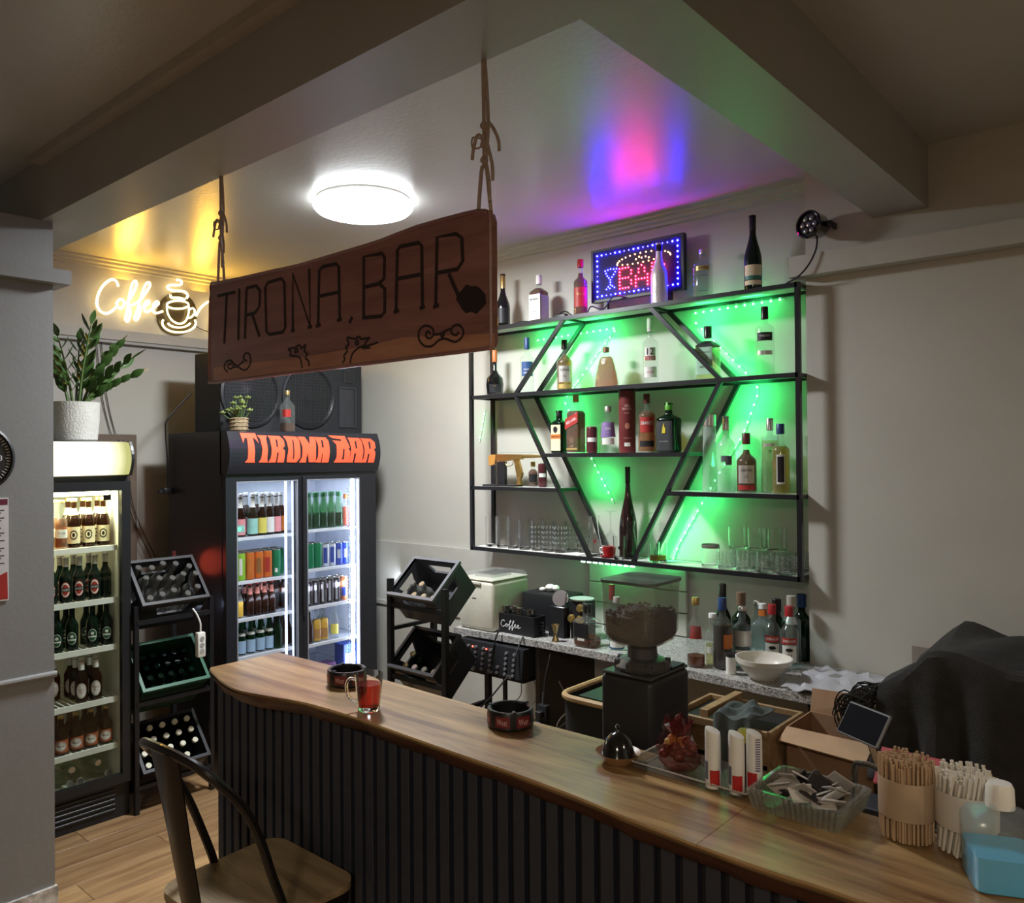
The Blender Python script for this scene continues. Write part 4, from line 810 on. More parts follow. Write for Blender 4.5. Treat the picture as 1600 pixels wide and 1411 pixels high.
for k, (az, tilt, ln) in enumerate(((0.2, 0.25, 0.46), (1.5, 0.5, 0.42), (2.6, 0.3, 0.40), (-0.7, 0.55, 0.42), (0.9, 0.75, 0.36), (3.6, 0.45, 0.4), (1.9, 0.2, 0.44), (-1.6, 0.3, 0.35), (1.35, 0.95, 0.34))):
    d = Vector((math.cos(az), math.sin(az), 0)); base = Vector((d.x * 0.03, d.y * 0.03, 0.18)); pts = []
    for i in range(7):
        t = i / 6; pts.append(base + d * (ln * math.sin(tilt) * t * (0.5 + 0.5 * t)) + Vector((0, 0, ln * math.cos(tilt) * t)))
    st = G().tube(pts, [0.008, 0.008, 0.007, 0.006, 0.005, 0.004, 0.003], 6).build('stem', STEM, pt)
    for i in range(11):
        t = 0.25 + 0.75 * i / 10; q = t * 6; j = min(int(q), 5); p = pts[j].lerp(pts[j + 1], q - j); tang = (pts[j + 1] - pts[j]).normalized()
        side = tang.cross(Vector((0, 0, 1)) if abs(tang.z) < 0.97 else d).normalized() * (1 if i % 2 else -1)
        if i == 10: side = tang * 1.0
        dirv = (side * 0.75 + tang * 0.75 + Vector((0, 0, 0.15))).normalized(); nrm = dirv.cross(tang.cross(dirv)).normalized() if dirv.cross(tang).length > 0.05 else d
        xx = dirv.cross(nrm).normalized(); nrm = xx.cross(dirv)
        if lf0 is None: lf0 = leafmesh(0.10, 0.042).build('leaf', LEAF, st); o = lf0
        else: o = lf0.copy(); COL.objects.link(o); o.parent = st
        s = 0.85 + 0.35 * random.random()
        o.matrix_basis = Matrix.Translation(p) @ Matrix((xx.to_4d()[:3] + (0,), dirv.to_4d()[:3] + (0,), nrm.to_4d()[:3] + (0,), (0, 0, 0, 1))).transposed() @ Matrix.Scale(s, 4)
p2 = thing('potted_plant', 'small yellow-green succulent in a woven basket pot on the wide fridge', 'plant', (-4.46, 2.74, 2.082))
G().lathe([(0, 0), (0.05, 0), (0.054, 0.01), (0.056, 0.085), (0.05, 0.085), (0.045, 0.06), (0, 0.06)], 20).build('basket', mat('wicker', (0.36, 0.27, 0.16), 0.8, var=0.35, vscale=60, bump=0.8, bscale=150), p2)
g = G()
for i in range(4): g.tube([(0.057 * math.cos(2 * PI * j / 20), 0.057 * math.sin(2 * PI * j / 20), 0.012 + i * 0.022) for j in range(20)], 0.003, 5, True)
g.build('weave', MATS['wicker'], p2)
SUC = mat('succulent', (0.22, 0.28, 0.08), 0.5, var=0.2, vscale=20)
lf1 = None
for k in range(17):
    az = k * 2.4; rr = 0.02 + 0.05 * random.random(); top = Vector((rr * math.cos(az), rr * math.sin(az) - (0.05 if k > 13 else 0), 0.10 + 0.11 * random.random() * (1 if k < 14 else 0.3)))
    G().tube([(top.x * 0.3, top.y * 0.3, 0.06), top], 0.0025, 5).build('stem', STEM, p2)
    for j in range(7):
        a = j * 2 * PI / 7
        if lf1 is None: lf1 = G().lathe([(0, 0), (0.006, 0.006), (0.008, 0.014), (0.005, 0.022), (0, 0.025)], 6, sx=0.6).build('leaf', SUC, p2); o = lf1
        else: o = lf1.copy(); COL.objects.link(o); o.parent = p2
        o.location = top; o.rotation_euler = (0, 0.9 if j else 0.1, a + k)
bottle('whisky_bottle', 'part-full whisky bottle with slanted red label, alone on top of the wide fridge', (-4.44, 3.08, 2.082), 0.27, 0.040, CLEAR, CAPG, 0.013, 0.60, 0.82, 0.03, liq=(0.22, DAMBER), sq=5, labels=[(0.36, 0.54, 40, LRED)], face=-0.75)
cable([(-5.0, 2.72, 2.35), (-5.0, 2.56, 2.18), (-5.02, 2.55, 2.10), (-5.02, 2.562, 1.9), (-5.02, 2.562, 1.72)], 0.005, CABLE, 'black cable drooping from the loudspeaker down the side of the wide fridge')
single('plug', G().rbox(-5.05, -5.0, 2.53, 2.5845, 1.69, 1.73, 0.006, 2).rbox(-5.04, -5.01, 2.50, 2.535, 1.695, 1.72, 0.004, 1), BLACKP, 'black plug dangling beside the wide fridge', 'plug')
for k, (dy, lab_) in enumerate(((0, 'thin wall cable nearer the pillar'), (0.03, 'thin wall cable nearer the wide fridge'))):
    cable([(-5.385, 2.27 + dy, 2.68), (-5.385, 2.30 + dy, 2.35), (-5.385, 2.36 + dy, 2.09), (-5.325, 2.40 + dy, 2.0), (-5.325, 2.45 + dy, 1.6), (-5.325, 2.60 + dy, 1.25)], 0.003, CABLE, lab_ + ', hanging down from the ledge')

# ================================================================== neon coffee sign
ne = thing('neon_sign', 'glowing warm white neon sign spelling Coffee with a steaming cup', 'neon sign', (-5.38, 2.75, 2.77))
NEO = glow('neon_warm', (1.0, 0.74, 0.34), 3.4)
for k, st in enumerate(NEON):
    nm = 'neon_letter' if k < 4 or k > 10 else ('neon_steam' if k in (9, 10) else 'neon_cup')
    G().tube(smoothpath([(-5.355, y, z) for y, z in st], 3), 0.0085 if k not in (4, 5, 6, 7, 8) else 0.007, 6).build(nm, NEO, ne, ws=True)
G().prism(NEON_DISC[0], 'x', -5.392, -5.378).build('backing_disc', mat('neon_backing', (0.055, 0.042, 0.012), 0.3), ne, ws=True, smooth=False)
cable([(-5.37, 2.95, 2.86), (-5.37, 3.05, 2.83), (-5.37, 3.3, 2.82), (-5.37, 3.6, 2.80)], 0.003, CABLE, 'thin cable leading away from the neon cup')
for yy, p_ in ((2.45, 3.0), (3.0, 3.0)): light('neon_light', 'AREA', (-5.30, yy, 2.98), p_, (1.0, 0.52, 0.05), 0.42, (0, -PI / 2 - 0.75, 0), 0.10).rotation_euler = (0, -2.2, 0)

# ================================================================== clock and menu on the near wall
ck = thing('wall_clock', 'round black wall clock cut by the left picture edge', 'clock', (-3.757, 1.095, 1.93))
CX = Matrix.Rotation(PI / 2, 4, 'Y')
G().lathe([(0, 0), (0.14, 0), (0.142, 0.02), (0.132, 0.026), (0.128, 0.016), (0, 0.016)], 48).xf(CX).build('case', BLACKP, ck)
fc_ = G().lathe([(0.128, 0.0165), (0, 0.0168)], 48).xf(CX).build('face', mat('clock_face', (0.03, 0.028, 0.026), 0.4), ck)
for i in range(60):
    a = i * PI / 30; r0, r1 = (0.112, 0.124) if i % 5 else (0.106, 0.124)
    G().bar((0.0175, r0 * math.cos(a), r0 * math.sin(a)), (0.0175, r1 * math.cos(a), r1 * math.sin(a)), 0.0022).build('tick', WHITEPR, ck)
for i in range(1, 13):
    a = PI / 2 - i * PI / 6; text_flat('numeral', str(i), 0.022, WHITEPR, fc_, (0.0178, 0.088 * math.cos(a), 0.088 * math.sin(a)), (0, 1, 0), (0, 0, 1))
G().bar((0.019, 0, 0), (0.019, 0.05, 0.04), 0.004).build('hour_hand', WHITEPR, ck); G().bar((0.0205, 0, 0), (0.0205, 0.03, 0.095), 0.003).build('minute_hand', WHITEPR, ck)
po = thing('menu_poster', 'red and white printed menu sheet on the wall under the clock', 'poster', (-3.757, 1.105, 1.335))
G().box(0, 0.003, -0.11, 0.112, 0, 0.43).build('sheet', mat('poster_paper', (0.62, 0.60, 0.60), 0.6), po)
G().prism([(-0.106, 0.006), (0.108, 0.006), (0.106, 0.12), (0.06, 0.10), (-0.106, 0.13)], 'x', 0.003, 0.0036).build('print', LRED, po); G().box(0.003, 0.0036, -0.106, 0.108, 0.40, 0.424).build('print', mat('poster_maroon', (0.14, 0.02, 0.04), 0.5), po)
for k in range(22):
    if k % 7 == 6: continue
    G().box(0.003, 0.0036, 0.03, 0.095 - 0.012 * (k % 3), 0.375 - k * 0.0105, 0.379 - k * 0.0105).build('print_line', BLACKPR, po)

# ================================================================== crates
def crate(name, label, loc, rot, m, w=0.37, d=0.28, h=0.26, rim=None, holes=True, group=None):
    """open crate, mouth along local +Z"""
    c = thing(name, label, 'crate', loc, rot, group); t = 0.012
    def wall(L_, ax, d0, d1, s0):
        o_ = [(-L_ / 2, 0), (L_ / 2, 0), (L_ / 2, h), (-L_ / 2, h)]
        if holes:
            hw = L_ * 0.27; i_ = [(-hw * 0.7, h * 0.52), (hw * 0.7, h * 0.52), (hw, h * 0.80), (-hw, h * 0.80)]
            return G().ring(o_, i_, ax, d0, d1).build('side_panel', m, c, smooth=False)
        return G().prism(o_, ax, d0, d1).build('side_panel', m, c, smooth=False)
    wall(w, 'y', -d / 2, -d / 2 + t, 0); wall(w, 'y', d / 2 - t, d / 2, 0); wall(d - 2 * t, 'x', -w / 2, -w / 2 + t, 0); wall(d - 2 * t, 'x', w / 2 - t, w / 2, 0)
    G().box(-w / 2 + t, w / 2 - t, -d / 2 + t, d / 2 - t, 0, 0.01).build('bottom', m, c, smooth=False)
    G().ring([(-w / 2 - .006, -d / 2 - .006), (w / 2 + .006, -d / 2 - .006), (w / 2 + .006, d / 2 + .006), (-w / 2 - .006, d / 2 + .006)], [(-w / 2 + t, -d / 2 + t), (w / 2 - t, -d / 2 + t), (w / 2 - t, d / 2 - t), (-w / 2 + t, d / 2 - t)], 'z', h - 0.014, h + 0.002).build('rim', rim or m, c, smooth=False)
    return c
CRB = mat('crate_black', (0.02, 0.021, 0.026), 0.4); CRG = mat('crate_green', (0.010, 0.045, 0.026), 0.4); CRGR = mat('crate_green_rim', (0.03, 0.13, 0.075), 0.4); CRR = mat('crate_rim_grey', (0.03, 0.03, 0.034), 0.45)
CRD = mat('crate_slate', (0.06, 0.063, 0.075), 0.4); CRDR = mat('crate_slate_rim', (0.13, 0.134, 0.145), 0.45)
# rack between the fridges: mouths look to +X and up
ld = thing('crate_rack', 'black crate rack standing between the two fridges', 'rack', (-4.5, 2.24, 0))
for x, y in ((-4.34, 2.032), (-4.34, 2.475), (-4.78, 2.032), (-4.78, 2.475)): G().box(x - 0.012, x + 0.012, y - 0.012, y + 0.012, 0, 1.12 if x > -4.5 else 1.35).build('post', BLACKM, ld, ws=True)
for z in (0.14, 0.59, 1.03):
    G().box(-4.355, -4.325, 2.03, 2.477, z - 0.012, z + 0.012).build('cross_rail', BLACKM, ld, ws=True); G().box(-4.79, -4.77, 2.03, 2.477, z + 0.12, z + 0.14).build('cross_rail', BLACKM, ld, ws=True)
TL = math.radians(50)
def tiltM(x, y, z): return (x, y, z)
def left_crate(z, label, m, rim, holes=True):
    # local Z (mouth) leans from +Z toward +X by TL; local X runs along world Y
    c = crate('crate', label, (-4.625, 2.25, z), (0, 0, 0), m, 0.385, 0.29, 0.25, rim, holes)
    M = Matrix.Translation((-4.585, 2.25, z)) @ Matrix.Rotation(PI / 2, 4, 'Z') @ Matrix.Rotation(math.radians(48), 4, 'X')
    c.matrix_basis = M; return c
def mloc(c, p): return c.matrix_basis @ Vector(p)
cA = left_crate(1.07, 'top black crate of the rack between the fridges, full of clear bottles', CRB, CRR)
cB = left_crate(0.605, 'green crate in the middle of the rack between the fridges', CRG, CRGR, False)
cC = left_crate(0.165, 'lowest black crate of the rack, holding white-capped bottles', CRB, CRR, False)
text_flat('lettering', 'Heineken', 0.04, mat('crate_print', (0.09, 0.09, 0.09), 0.5), cB, (0, -0.1458, 0.06), (1, 0, 0), (0, 0, 1), 0.22)
fb = None
for r_ in range(3):
    for k in range(5):
        px, py = -0.15 + k * 0.073 + (0.02 if r_ % 2 else 0), -0.095 + r_ * 0.09
        p = mloc(cA, (px, py, 0.014)); M = cA.matrix_basis.to_3x3()
        if fb is None: fb = bottle('empty_bottle', grid_label('empty clear bottle in the top crate between the fridges', r_, 3, k, 5), tuple(p), 0.255, 0.031, thin('smoky_glass', (0.70, 0.70, 0.68), 0.06, haze=0.22, hcol=(0.4, 0.4, 0.38)), None, 0.014, 0.42, 0.62, group='clear bottles in top crate', n=14)
        else: fb2 = copy_tree(fb, None, tuple(p), grid_label('empty clear bottle in the top crate between the fridges', r_, 3, k, 5))
        o = fb if (r_, k) == (0, 0) else fb2
        o.rotation_euler = (M @ Matrix.Rotation(random.uniform(-.1, .1), 3, 'X')).to_euler()
fb = None
for r_ in range(4):
    for k in range(6):
        p = mloc(cB, (-0.155 + k * 0.062, -0.1 + r_ * 0.066, 0.014)); M = cB.matrix_basis.to_3x3()
        if fb is None: fb = bottle('empty_bottle', grid_label('dark bottle in the green crate between the fridges', r_, 4, k, 6), tuple(p), 0.16, 0.028, DGREEN, None, 0.014, 0.5, 0.8, group='bottles in green crate', n=12); o = fb
        else: o = copy_tree(fb, None, tuple(p), grid_label('dark bottle in the green crate between the fridges', r_, 4, k, 6))
        o.rotation_euler = M.to_euler()
fb = None
for r_ in range(4):
    for k in range(5):
        if (r_, k) in ((0, 1), (0, 2), (0, 4), (1, 1), (2, 0)): continue
        p = mloc(cC, (-0.15 + k * 0.075, -0.105 + r_ * 0.07, 0.014)); M = cC.matrix_basis.to_3x3()
        if fb is None: fb = bottle('empty_bottle', grid_label('white-capped bottle in the lowest crate between the fridges', r_, 4, k, 5), tuple(p), 0.225, 0.029, BLACKGL, mat('cap_cream', (0.7, 0.68, 0.52), 0.4), 0.0135, 0.5, 0.8, 0.014, group='white-capped bottles', n=12); o = fb
        else: o = copy_tree(fb, None, tuple(p), grid_label('white-capped bottle in the lowest crate between the fridges', r_, 4, k, 5))
        o.rotation_euler = M.to_euler()
ss = thing('socket_strip', 'white socket block hanging from the top crate between the fridges', 'socket', (-4.30, 2.387, 0.79))
G().rbox(-0.018, 0.018, -0.024, 0.024, 0, 0.14, 0.006, 2).build('body', WHITEP, ss)
for z in (0.035, 0.07, 0.105): G().lathe([(0, 0.0005), (0.013, 0.0005), (0.014, 0.002), (0.0, 0.0022)], 14).xf(Matrix.Translation((0.0182, 0, z)) @ CX).build('outlet', mat('outlet_grey', (0.35, 0.34, 0.32), 0.5), ss)
G().tube(smoothpath([(0, 0, 0.138), (0.004, -0.002, 0.19), (-0.01, -0.015, 0.24), (-0.03, -0.03, 0.275)], 4), 0.0055, 6).build('cord', WHITEP, ss)

rl = thing('added_glow_lamp', 'small red lamp added on the crate rack for the glow beside the wide fridge', 'lamp', (-4.748, 2.475, 1.28))  # added lamp, makes the red glow whose own source is unseen
G().rbox(-0.02, 0.02, -0.010, 0.010, -0.012, 0.012, 0.003, 1).build('case', BLACKP, rl); G().ball((0.02, 0.008, 0), 0.006, 8, 5).build('bulb', glow('added_glow_red', (1.0, 0.08, 0.03), 4), rl)
light('added_glow_lamp_light', 'POINT', (-4.67, 2.515, 1.27), 0.5, (1.0, 0.10, 0.05), 0.09)
# rack with two empty crates against the back wall
rk = thing('crate_rack', 'black metal crate rack in front of the granite top, left of the white ice maker', 'rack', (-3.06, 3.05, 0))
for x, y, zt_ in ((-3.255, 2.9, 1.275), (-2.85, 2.9, 1.26), (-3.255, 3.22, 1.28), (-2.85, 3.22, 0.78)): G().box(x - 0.014, x + 0.014, y - 0.014, y + 0.014, 0, zt_).build('post', BLACKM, rk, ws=True)
for z in (1.14, 0.765):
    G().box(-3.245, -2.86, 2.89, 2.91, z - 0.012, z + 0.012).build('cross_rail', BLACKM, rk, ws=True)
    for x in ((-3.255,) if z > 1 else (-3.255, -2.85)): G().box(x - 0.01, x + 0.01, 2.912, 3.208, z - 0.14, z - 0.12).build('side_rail', BLACKM, rk, ws=True)
def mid_crate(z, label, m, rim, y):
    c = crate('crate', label, (0, 0, 0), (0, 0, 0), m, 0.335, 0.262, 0.20, rim, True)
    c.matrix_basis = Matrix.Translation((-3.09, y, z)) @ Matrix.Rotation(math.radians(41), 4, 'X'); return c
cD = mid_crate(1.135, 'upper tilted slate-grey crate of the rack, nearly empty', CRD, CRDR, 3.11)
cE = mid_crate(0.755, 'lower tilted black crate of the rack by the back wall', CRB, CRR, 3.11)
for c_, n_, lab_ in ((cD, 6, 'glass bottle in the upper tilted slate crate'), (cE, 5, 'dark bottle in the lower tilted black crate')):
    fb = None
    for k in range(n_):
        p = mloc(c_, (-0.11 + (k % 4) * 0.072, -0.08 + (k // 4) * 0.075, 0.014))
        if fb is None: fb = bottle('empty_bottle', grid_label(lab_, k // 4, 2, k % 4, 4), tuple(p), 0.14, 0.03, MATS['smoky_glass'] if c_ is cD else DGREEN, CAPS, 0.014, 0.5, 0.8, 0.012, group=lab_, n=12); o = fb
        else: o = copy_tree(fb, None, tuple(p), grid_label(lab_, k // 4, 2, k % 4, 4))
        o.rotation_euler = c_.matrix_basis.to_3x3().to_euler()

# ================================================================== hanging wooden sign
sg = thing('hanging_sign', 'dark red-brown wooden bar sign hanging on ropes from the beam', 'sign', (-2.06, 1.585, 2.20))
SGW = wood('sign_board', (0.21, 0.092, 0.082), (0.34, 0.165, 0.148), 'x', 0.28, 1.5, 10, coat=0.6)
G().prism(SIGN_OUTLINE[0], 'y', 1.570, 1.596).build('board', SGW, sg, ws=True, smooth=False)
edge = smoothpath([(x, 1.571, z) for x, z in SIGN_OUTLINE[0]], 2, True)
G().tube(edge, 0.006, 6, True).build('edge', SGW, sg, ws=True)
G().prism(SIGN_BAND[0], 'y', 1.5688, 1.5698).build('painted_band', wood('sign_band', (0.36, 0.16, 0.10), (0.54, 0.27, 0.17), 'x', 0.3, 1.5, 10, coat=0.5), sg, ws=True, smooth=False)
BURN = mat('burnt_line', (0.028, 0.017, 0.016), 0.5)
def flat_stroke(pts, w, y):
    P = smoothpath([(x, y, z) for x, z in pts], 3) if len(pts) > 3 and len(pts) != 4 else [Vector((x, y, z)) for x, z in pts]
    return G().tube(P, w, 4)
for k, st in enumerate(SIGN_STROKES):
    n_l = 24; nm = 'burnt_letter_stroke' if k < n_l else 'burnt_ornament'
    g = G().tube([(x, 0, z) for x, z in st] if k < n_l else smoothpath([(x, 0, z) for x, z in st], 3), 0.0062 if k < n_l else 0.0036, 6)
    g.v = [(x, 1.5685 + y * 0.25, z) for x, y, z in g.v]; g.build(nm, BURN, sg, ws=True)
bl = [((x + 1.438) * (0.95 + 0.10 * math.sin(i * 1.7)) - 1.438, (z - 2.336) * (0.95 + 0.12 * math.cos(i * 2.3)) + 2.336) for i, (x, z) in enumerate(SIGN_BURN[0])]
G().prism(bl, 'y', 1.5686, 1.5696).build('burn_mark', mat('burn_mark', (0.022, 0.012, 0.012), 0.6), sg, ws=True, smooth=False)
ROPE = mat('hemp_rope', (0.50, 0.39, 0.32), 0.85, bump=0.9, bscale=220)
def rope(name_, pts, r=0.0055): return G().tube(smoothpath(pts, 4), r, 6).build(name_, ROPE, sg, ws=True)
for x0, zt_, tw in ((-2.695, 2.545, 1), (-1.405, 2.55, 1)):
    top = 2.958; kn = 2.735 if x0 < -2 else 2.70
    rope('rope', [(x0 - 0.022, 1.583, zt_ - 0.02), (x0 - 0.006, 1.583, kn - 0.03), (x0 + 0.002, 1.585, kn), (x0 + 0.0, 1.585, top)])
    rope('rope', [(x0 + 0.028, 1.583, zt_ - 0.01), (x0 + 0.012, 1.583, kn - 0.03), (x0 + 0.006, 1.588, kn), (x0 + 0.014, 1.588, kn + 0.1), (x0 + 0.004, 1.588, top)], 0.005)
    for j, (dx, dz, ln) in enumerate(((0.02, 0.02, 0.09), (0.03, 0.07, 0.07), (0.015, -0.02, 0.10), (-0.012, 0.05, 0.05))):
        rope('rope_end', [(x0 + 0.006, 1.583, kn + dz), (x0 + dx, 1.575, kn + dz + 0.012), (x0 + dx * 2.0, 1.572, kn + dz - ln * 0.5), (x0 + dx * 2.2, 1.57, kn + dz - ln)], 0.0045)
    for dz in (-0.005, 0.035, 0.085): G().ball((x0 + 0.004, 1.583, kn + dz), 0.011, 8, 5).build('knot', ROPE, sg, ws=True)
    rope('rope_loop', [(x0, 1.58, kn + 0.05), (x0 - 0.028, 1.575, kn + 0.06), (x0 - 0.03, 1.575, kn + 0.035), (x0 - 0.008, 1.58, kn + 0.03), (x0, 1.58, kn + 0.05)], 0.0026)

# ================================================================== LED bar sign on top of the shelf
ls = thing('led_sign', 'black framed LED sign showing BAR in red dots with blue border dots', 'light sign', (-2.345, 3.9, 2.80))
lw, lh = 0.555, 0.275
G().box(-lw / 2, lw / 2, 0, 0.012, 0, lh).build('panel', mat('led_panel', (0.045, 0.042, 0.06), 0.75, spec=0.15), ls, smooth=False)
G().frame(-lw / 2 - 0.012, lw / 2 + 0.012, -0.012, lh + 0.012, 0.014, 'y', -0.008, 0.028).build('frame', BLACKP, ls, smooth=False)
for x in (-0.2, 0.2): G().box(x - 0.012, x + 0.012, 0.0, 0.02, -0.089, -0.012).build('foot', BLACKP, ls, smooth=False)
dots = {'blue': [], 'red': [], 'gold': []}
W2, H2_ = lw / 2, lh
for i in range(18):
    u = -W2 + 0.025 + i * (lw - 0.05) / 17; s_ = 0.0065 if (i // 2) % 2 == 0 else 0.004; dots['blue'] += [(u, lh - 0.022, s_), (u, 0.022, s_)]
for i in range(1, 8):
    v = 0.022 + i * (lh - 0.044) / 8; s_ = 0.0065 if i % 4 else 0.0035; dots['blue'] += [(-W2 + 0.025, v, s_), (W2 - 0.025, v, s_)]
gl = [(0.0, .16), (.018, .163), (.036, .166), (.056, .163), (.074, .163), (.006, .145), (.066, .147), (.014, .13), (.056, .133), (.024, .118), (.045, .12), (.034, .106), (.034, .092), (.034, .078), (.02, .068), (.046, .07), (.008, .056), (.06, .06), (.03, .058)]
dots['blue'] += [(-0.20 + x, v, 0.0048) for x, v in gl]
def dm(pat, x0, z0, s): return [(x0 + c * s, z0 - r * s, 0.0048) for r, row in enumerate(pat) for c, ch in enumerate(row) if ch == '#']
PB = ['####.', '#...#', '#...#', '####.', '#...#', '#...#', '####.']; PA = ['..#..', '.#.#.', '.#.#.', '#...#', '#####', '#...#', '#...#']; PR_ = ['####.', '#...#', '#...#', '####.', '#.#..', '#..#.', '#...#']
for k, p_ in enumerate((PB, PA, PR_)): dots['red'] += dm(p_, -0.105 + k * 0.102, 0.158, 0.0185)
for i in range(16): a = PI * i / 15; dots['gold'].append((0.045 - 0.165 * math.cos(a), 0.185 + 0.040 * math.sin(a), 0.0045))
for i in range(9): dots['gold'].append((-0.12 + i * 0.033, 0.172 + 0.0015 * (i - 4) ** 2 * 0.4, 0.0045))
dots['gold'] += [(0.0, .195, .005), (.02, .205, .005), (.035, .198, .005), (.06, .2, .005), (.08, .192, .005)]
for nm, c, s in (('blue', (0.006, 0.006, 1.0), 230), ('red', (1.0, 0.004, 0.02), 190), ('gold', (1.0, 0.42, 0.14), 16)):
    g = G()
    for x, z, r in dots[nm]: g.ball((x, -0.001, z), r * 0.8, 8, 5)
    tag(g.build('led_dots', glow('led_' + nm, c, s), ls), kind='stuff')
cable([(-2.64, 3.86, 2.73), (-2.6, 3.84, 2.76), (-2.52, 3.84, 2.735), (-2.46, 3.85, 2.80), (-2.40, 3.88, 2.79)], 0.004, CABLE, 'black lead curling in front of the LED sign on the shelf top')
cable([(-2.95, 3.9, 2.722), (-2.86, 3.85, 2.73), (-2.80, 3.86, 2.76), (-2.75, 3.88, 2.73), (-2.62, 3.87, 2.725), (-2.50, 3.9, 2.73)], 0.004, CABLE, 'black lead lying behind the red bottle on the shelf top')
cable([(-3.22, 3.83, 2.716), (-3.15, 3.82, 2.722), (-3.08, 3.83, 2.73), (-3.0, 3.9, 2.72)], 0.003, CABLE, 'thin dark lead on the shelf top between the wine and bourbon bottles')
single('power_adapter', G().rbox(-2.86, -2.77, 3.82, 3.86, 2.712, 2.74, 0.006, 2), BLACKP, 'black power adapter lying on the shelf top', 'adapter')

# ================================================================== spot lamp on the wall
pc = thing('spot_lamp', 'round black stage spot lamp on the wall beside the shelf', 'lamp', (-1.335, 3.765, 2.885))
MY = Matrix.Translation((0, -0.012, 0.068)) @ Matrix.Rotation(-0.25, 4, 'Z') @ Matrix.Rotation(PI / 2, 4, 'X')
G().lathe([(0, -0.055), (0.045, -0.055), (0.056, -0.03), (0.060, 0.03), (0.064, 0.04), (0.056, 0.045), (0.05, 0.03), (0, 0.03)], 28).xf(MY).build('housing', BLACKG, pc)
for i in range(7):
    a = i * PI / 3; r = 0.03 if i < 6 else 0
    G().lathe([(0.013, 0.031), (0.011, 0.04), (0, 0.044)], 12, (r * math.cos(a), r * math.sin(a))).xf(MY).build('lens', mat('lamp_lens', (0.2, 0.2, 0.22), 0.1, 0.6), pc)
G().tube([(-0.075, -0.01, 0.068), (-0.06, -0.01, 0.068)], 0.012, 10).tube([(0.06, -0.01, 0.068), (0.078, -0.01, 0.068)], 0.012, 10).build('knob', BLACKP, pc)
G().box(0.064, 0.074, -0.01, 0.073, 0.055, 0.08).build('bracket', BLACKP, pc)
cable([(-1.32, 3.75, 2.93), (-1.32, 3.742, 2.85), (-1.35, 3.735, 2.78), (-1.40, 3.735, 2.73), (-1.47, 3.78, 2.717)], 0.004, CABLE, 'black cable running from the spot lamp down onto the shelf top')

# ================================================================== bottles on top of the shelf
Y = 3.85
bottle('wine_bottle', 'dark wine bottle with gold neck foil at the left end of the shelf top', (-3.262, Y, SH['T']), 0.335, 0.044, BLACKGL, CAPG, 0.0145, 0.36, 0.72, 0.09, 1.1, labels=[(0.08, 0.36, 45, LBLACK)])
bottle('bourbon_bottle', 'square bourbon bottle with white label and white cap on the shelf top', (-2.981, Y, SH['T']), 0.285, 0.047, CLEAR, CAPW, 0.014, 0.62, 0.76, 0.055, 1.25, liq=(0.72, DAMBER), sq=6, labels=[(0.05, 0.58, 44, LWHITE), (0.05, 0.56, 40, mat('label_purple_lit', (0.55, 0.48, 0.62), 0.6), 0.0008, 90)], texts=[('JIM BEAM', 0.47, 0.014, BLACKPR, 0.062), ('BOURBON', 0.22, 0.006, BLACKPR, 0.035)])  # right side patch: purple light falling there is put into its colour
bottle('whisky_bottle', 'whisky bottle with red cap and dark red label on the shelf top', (-2.680, Y, SH['T']), 0.328, 0.041, CLEAR, CAPR, 0.0145, 0.60, 0.72, 0.045, 1.25, liq=(0.76, DAMBER), labels=[(0.16, 0.50, 60, LRED)], texts=[('TEELER', 0.38, 0.011, GOLDPR, 0.045)])
t = bottle('sparkling_bottle', 'silver-wrapped sparkling wine bottle with dark top in front of the LED sign', (-2.167, Y - 0.015, SH['T']), 0.328, 0.044, mat('silver_foil', (0.62, 0.60, 0.55), 0.35, 0.35, bump=0.3, bscale=60), CAPB, 0.016, 0.45, 0.80, 0.045, 1.15)
bottle('vodka_bottle', 'clear vodka bottle with round shoulders and printed text, right of the LED sign', (-1.926, Y, SH['T']), 0.255, 0.049, CLEAR, CAPS, 0.0155, 0.66, 0.80, 0.025, 1.2, labels=[(0.55, 0.64, 40, LGOLD)], texts=[('VODKA', 0.60, 0.010, BLACKPR, 0.05), ('CITRON', 0.44, 0.007, BLACKPR, 0.045), ('IMPORTED', 0.14, 0.006, BLACKPR, 0.045)] + [('LINES OF PRINT', 0.40 - k * 0.035, 0.0035, BLACKPR, 0.05) for k in range(6)][:0])
bottle('wine_bottle', 'tall green wine bottle with black neck at the right end of the shelf top', (-1.662, Y, SH['T']), 0.375, 0.042, DGREEN, CAPB, 0.0145, 0.40, 0.80, 0.075, 1.12, labels=[(0.20, 0.34, 62, CREAM), (0.15, 0.20, 62, mat('label_teal', (0.04, 0.20, 0.15), 0.5)), (0.08, 0.14, 62, CREAM)])

# ---- first row
bottle('cognac_bottle', 'squat dark cognac bottle with orange neck, left end of the first row', (-3.334, Y, SH['A']), 0.285, 0.055, BLACKGL, CAPO, 0.0135, 0.34, 0.60, 0.075, 1.2, prof=[(0, 0.002), (0.047, 0), (0.05, 0.01), (0.056, 0.07), (0.05, 0.11), (0.026, 0.135), (0.0135, 0.16), (0.0135, 0.28), (0, 0.285)], labels=[(0.06, 0.24, 40, LBLACK)], texts=[('V.S', 0.20, 0.008, GOLDPR, None)])
bottle('vodka_bottle', 'clear vodka bottle with dark blue cap and blue label behind the left diagonal bar', (-3.075, Y, SH['A']), 0.337, 0.041, CLEAR, CAPBL, 0.0145, 0.60, 0.74, 0.07, 1.15, labels=[(0.30, 0.56, 52, LBLUE)], texts=[('VODKA', 0.42, 0.009, WHITEPR, 0.045), ('GORBATSCHOW', 0.36, 0.007, WHITEPR, 0.05)])
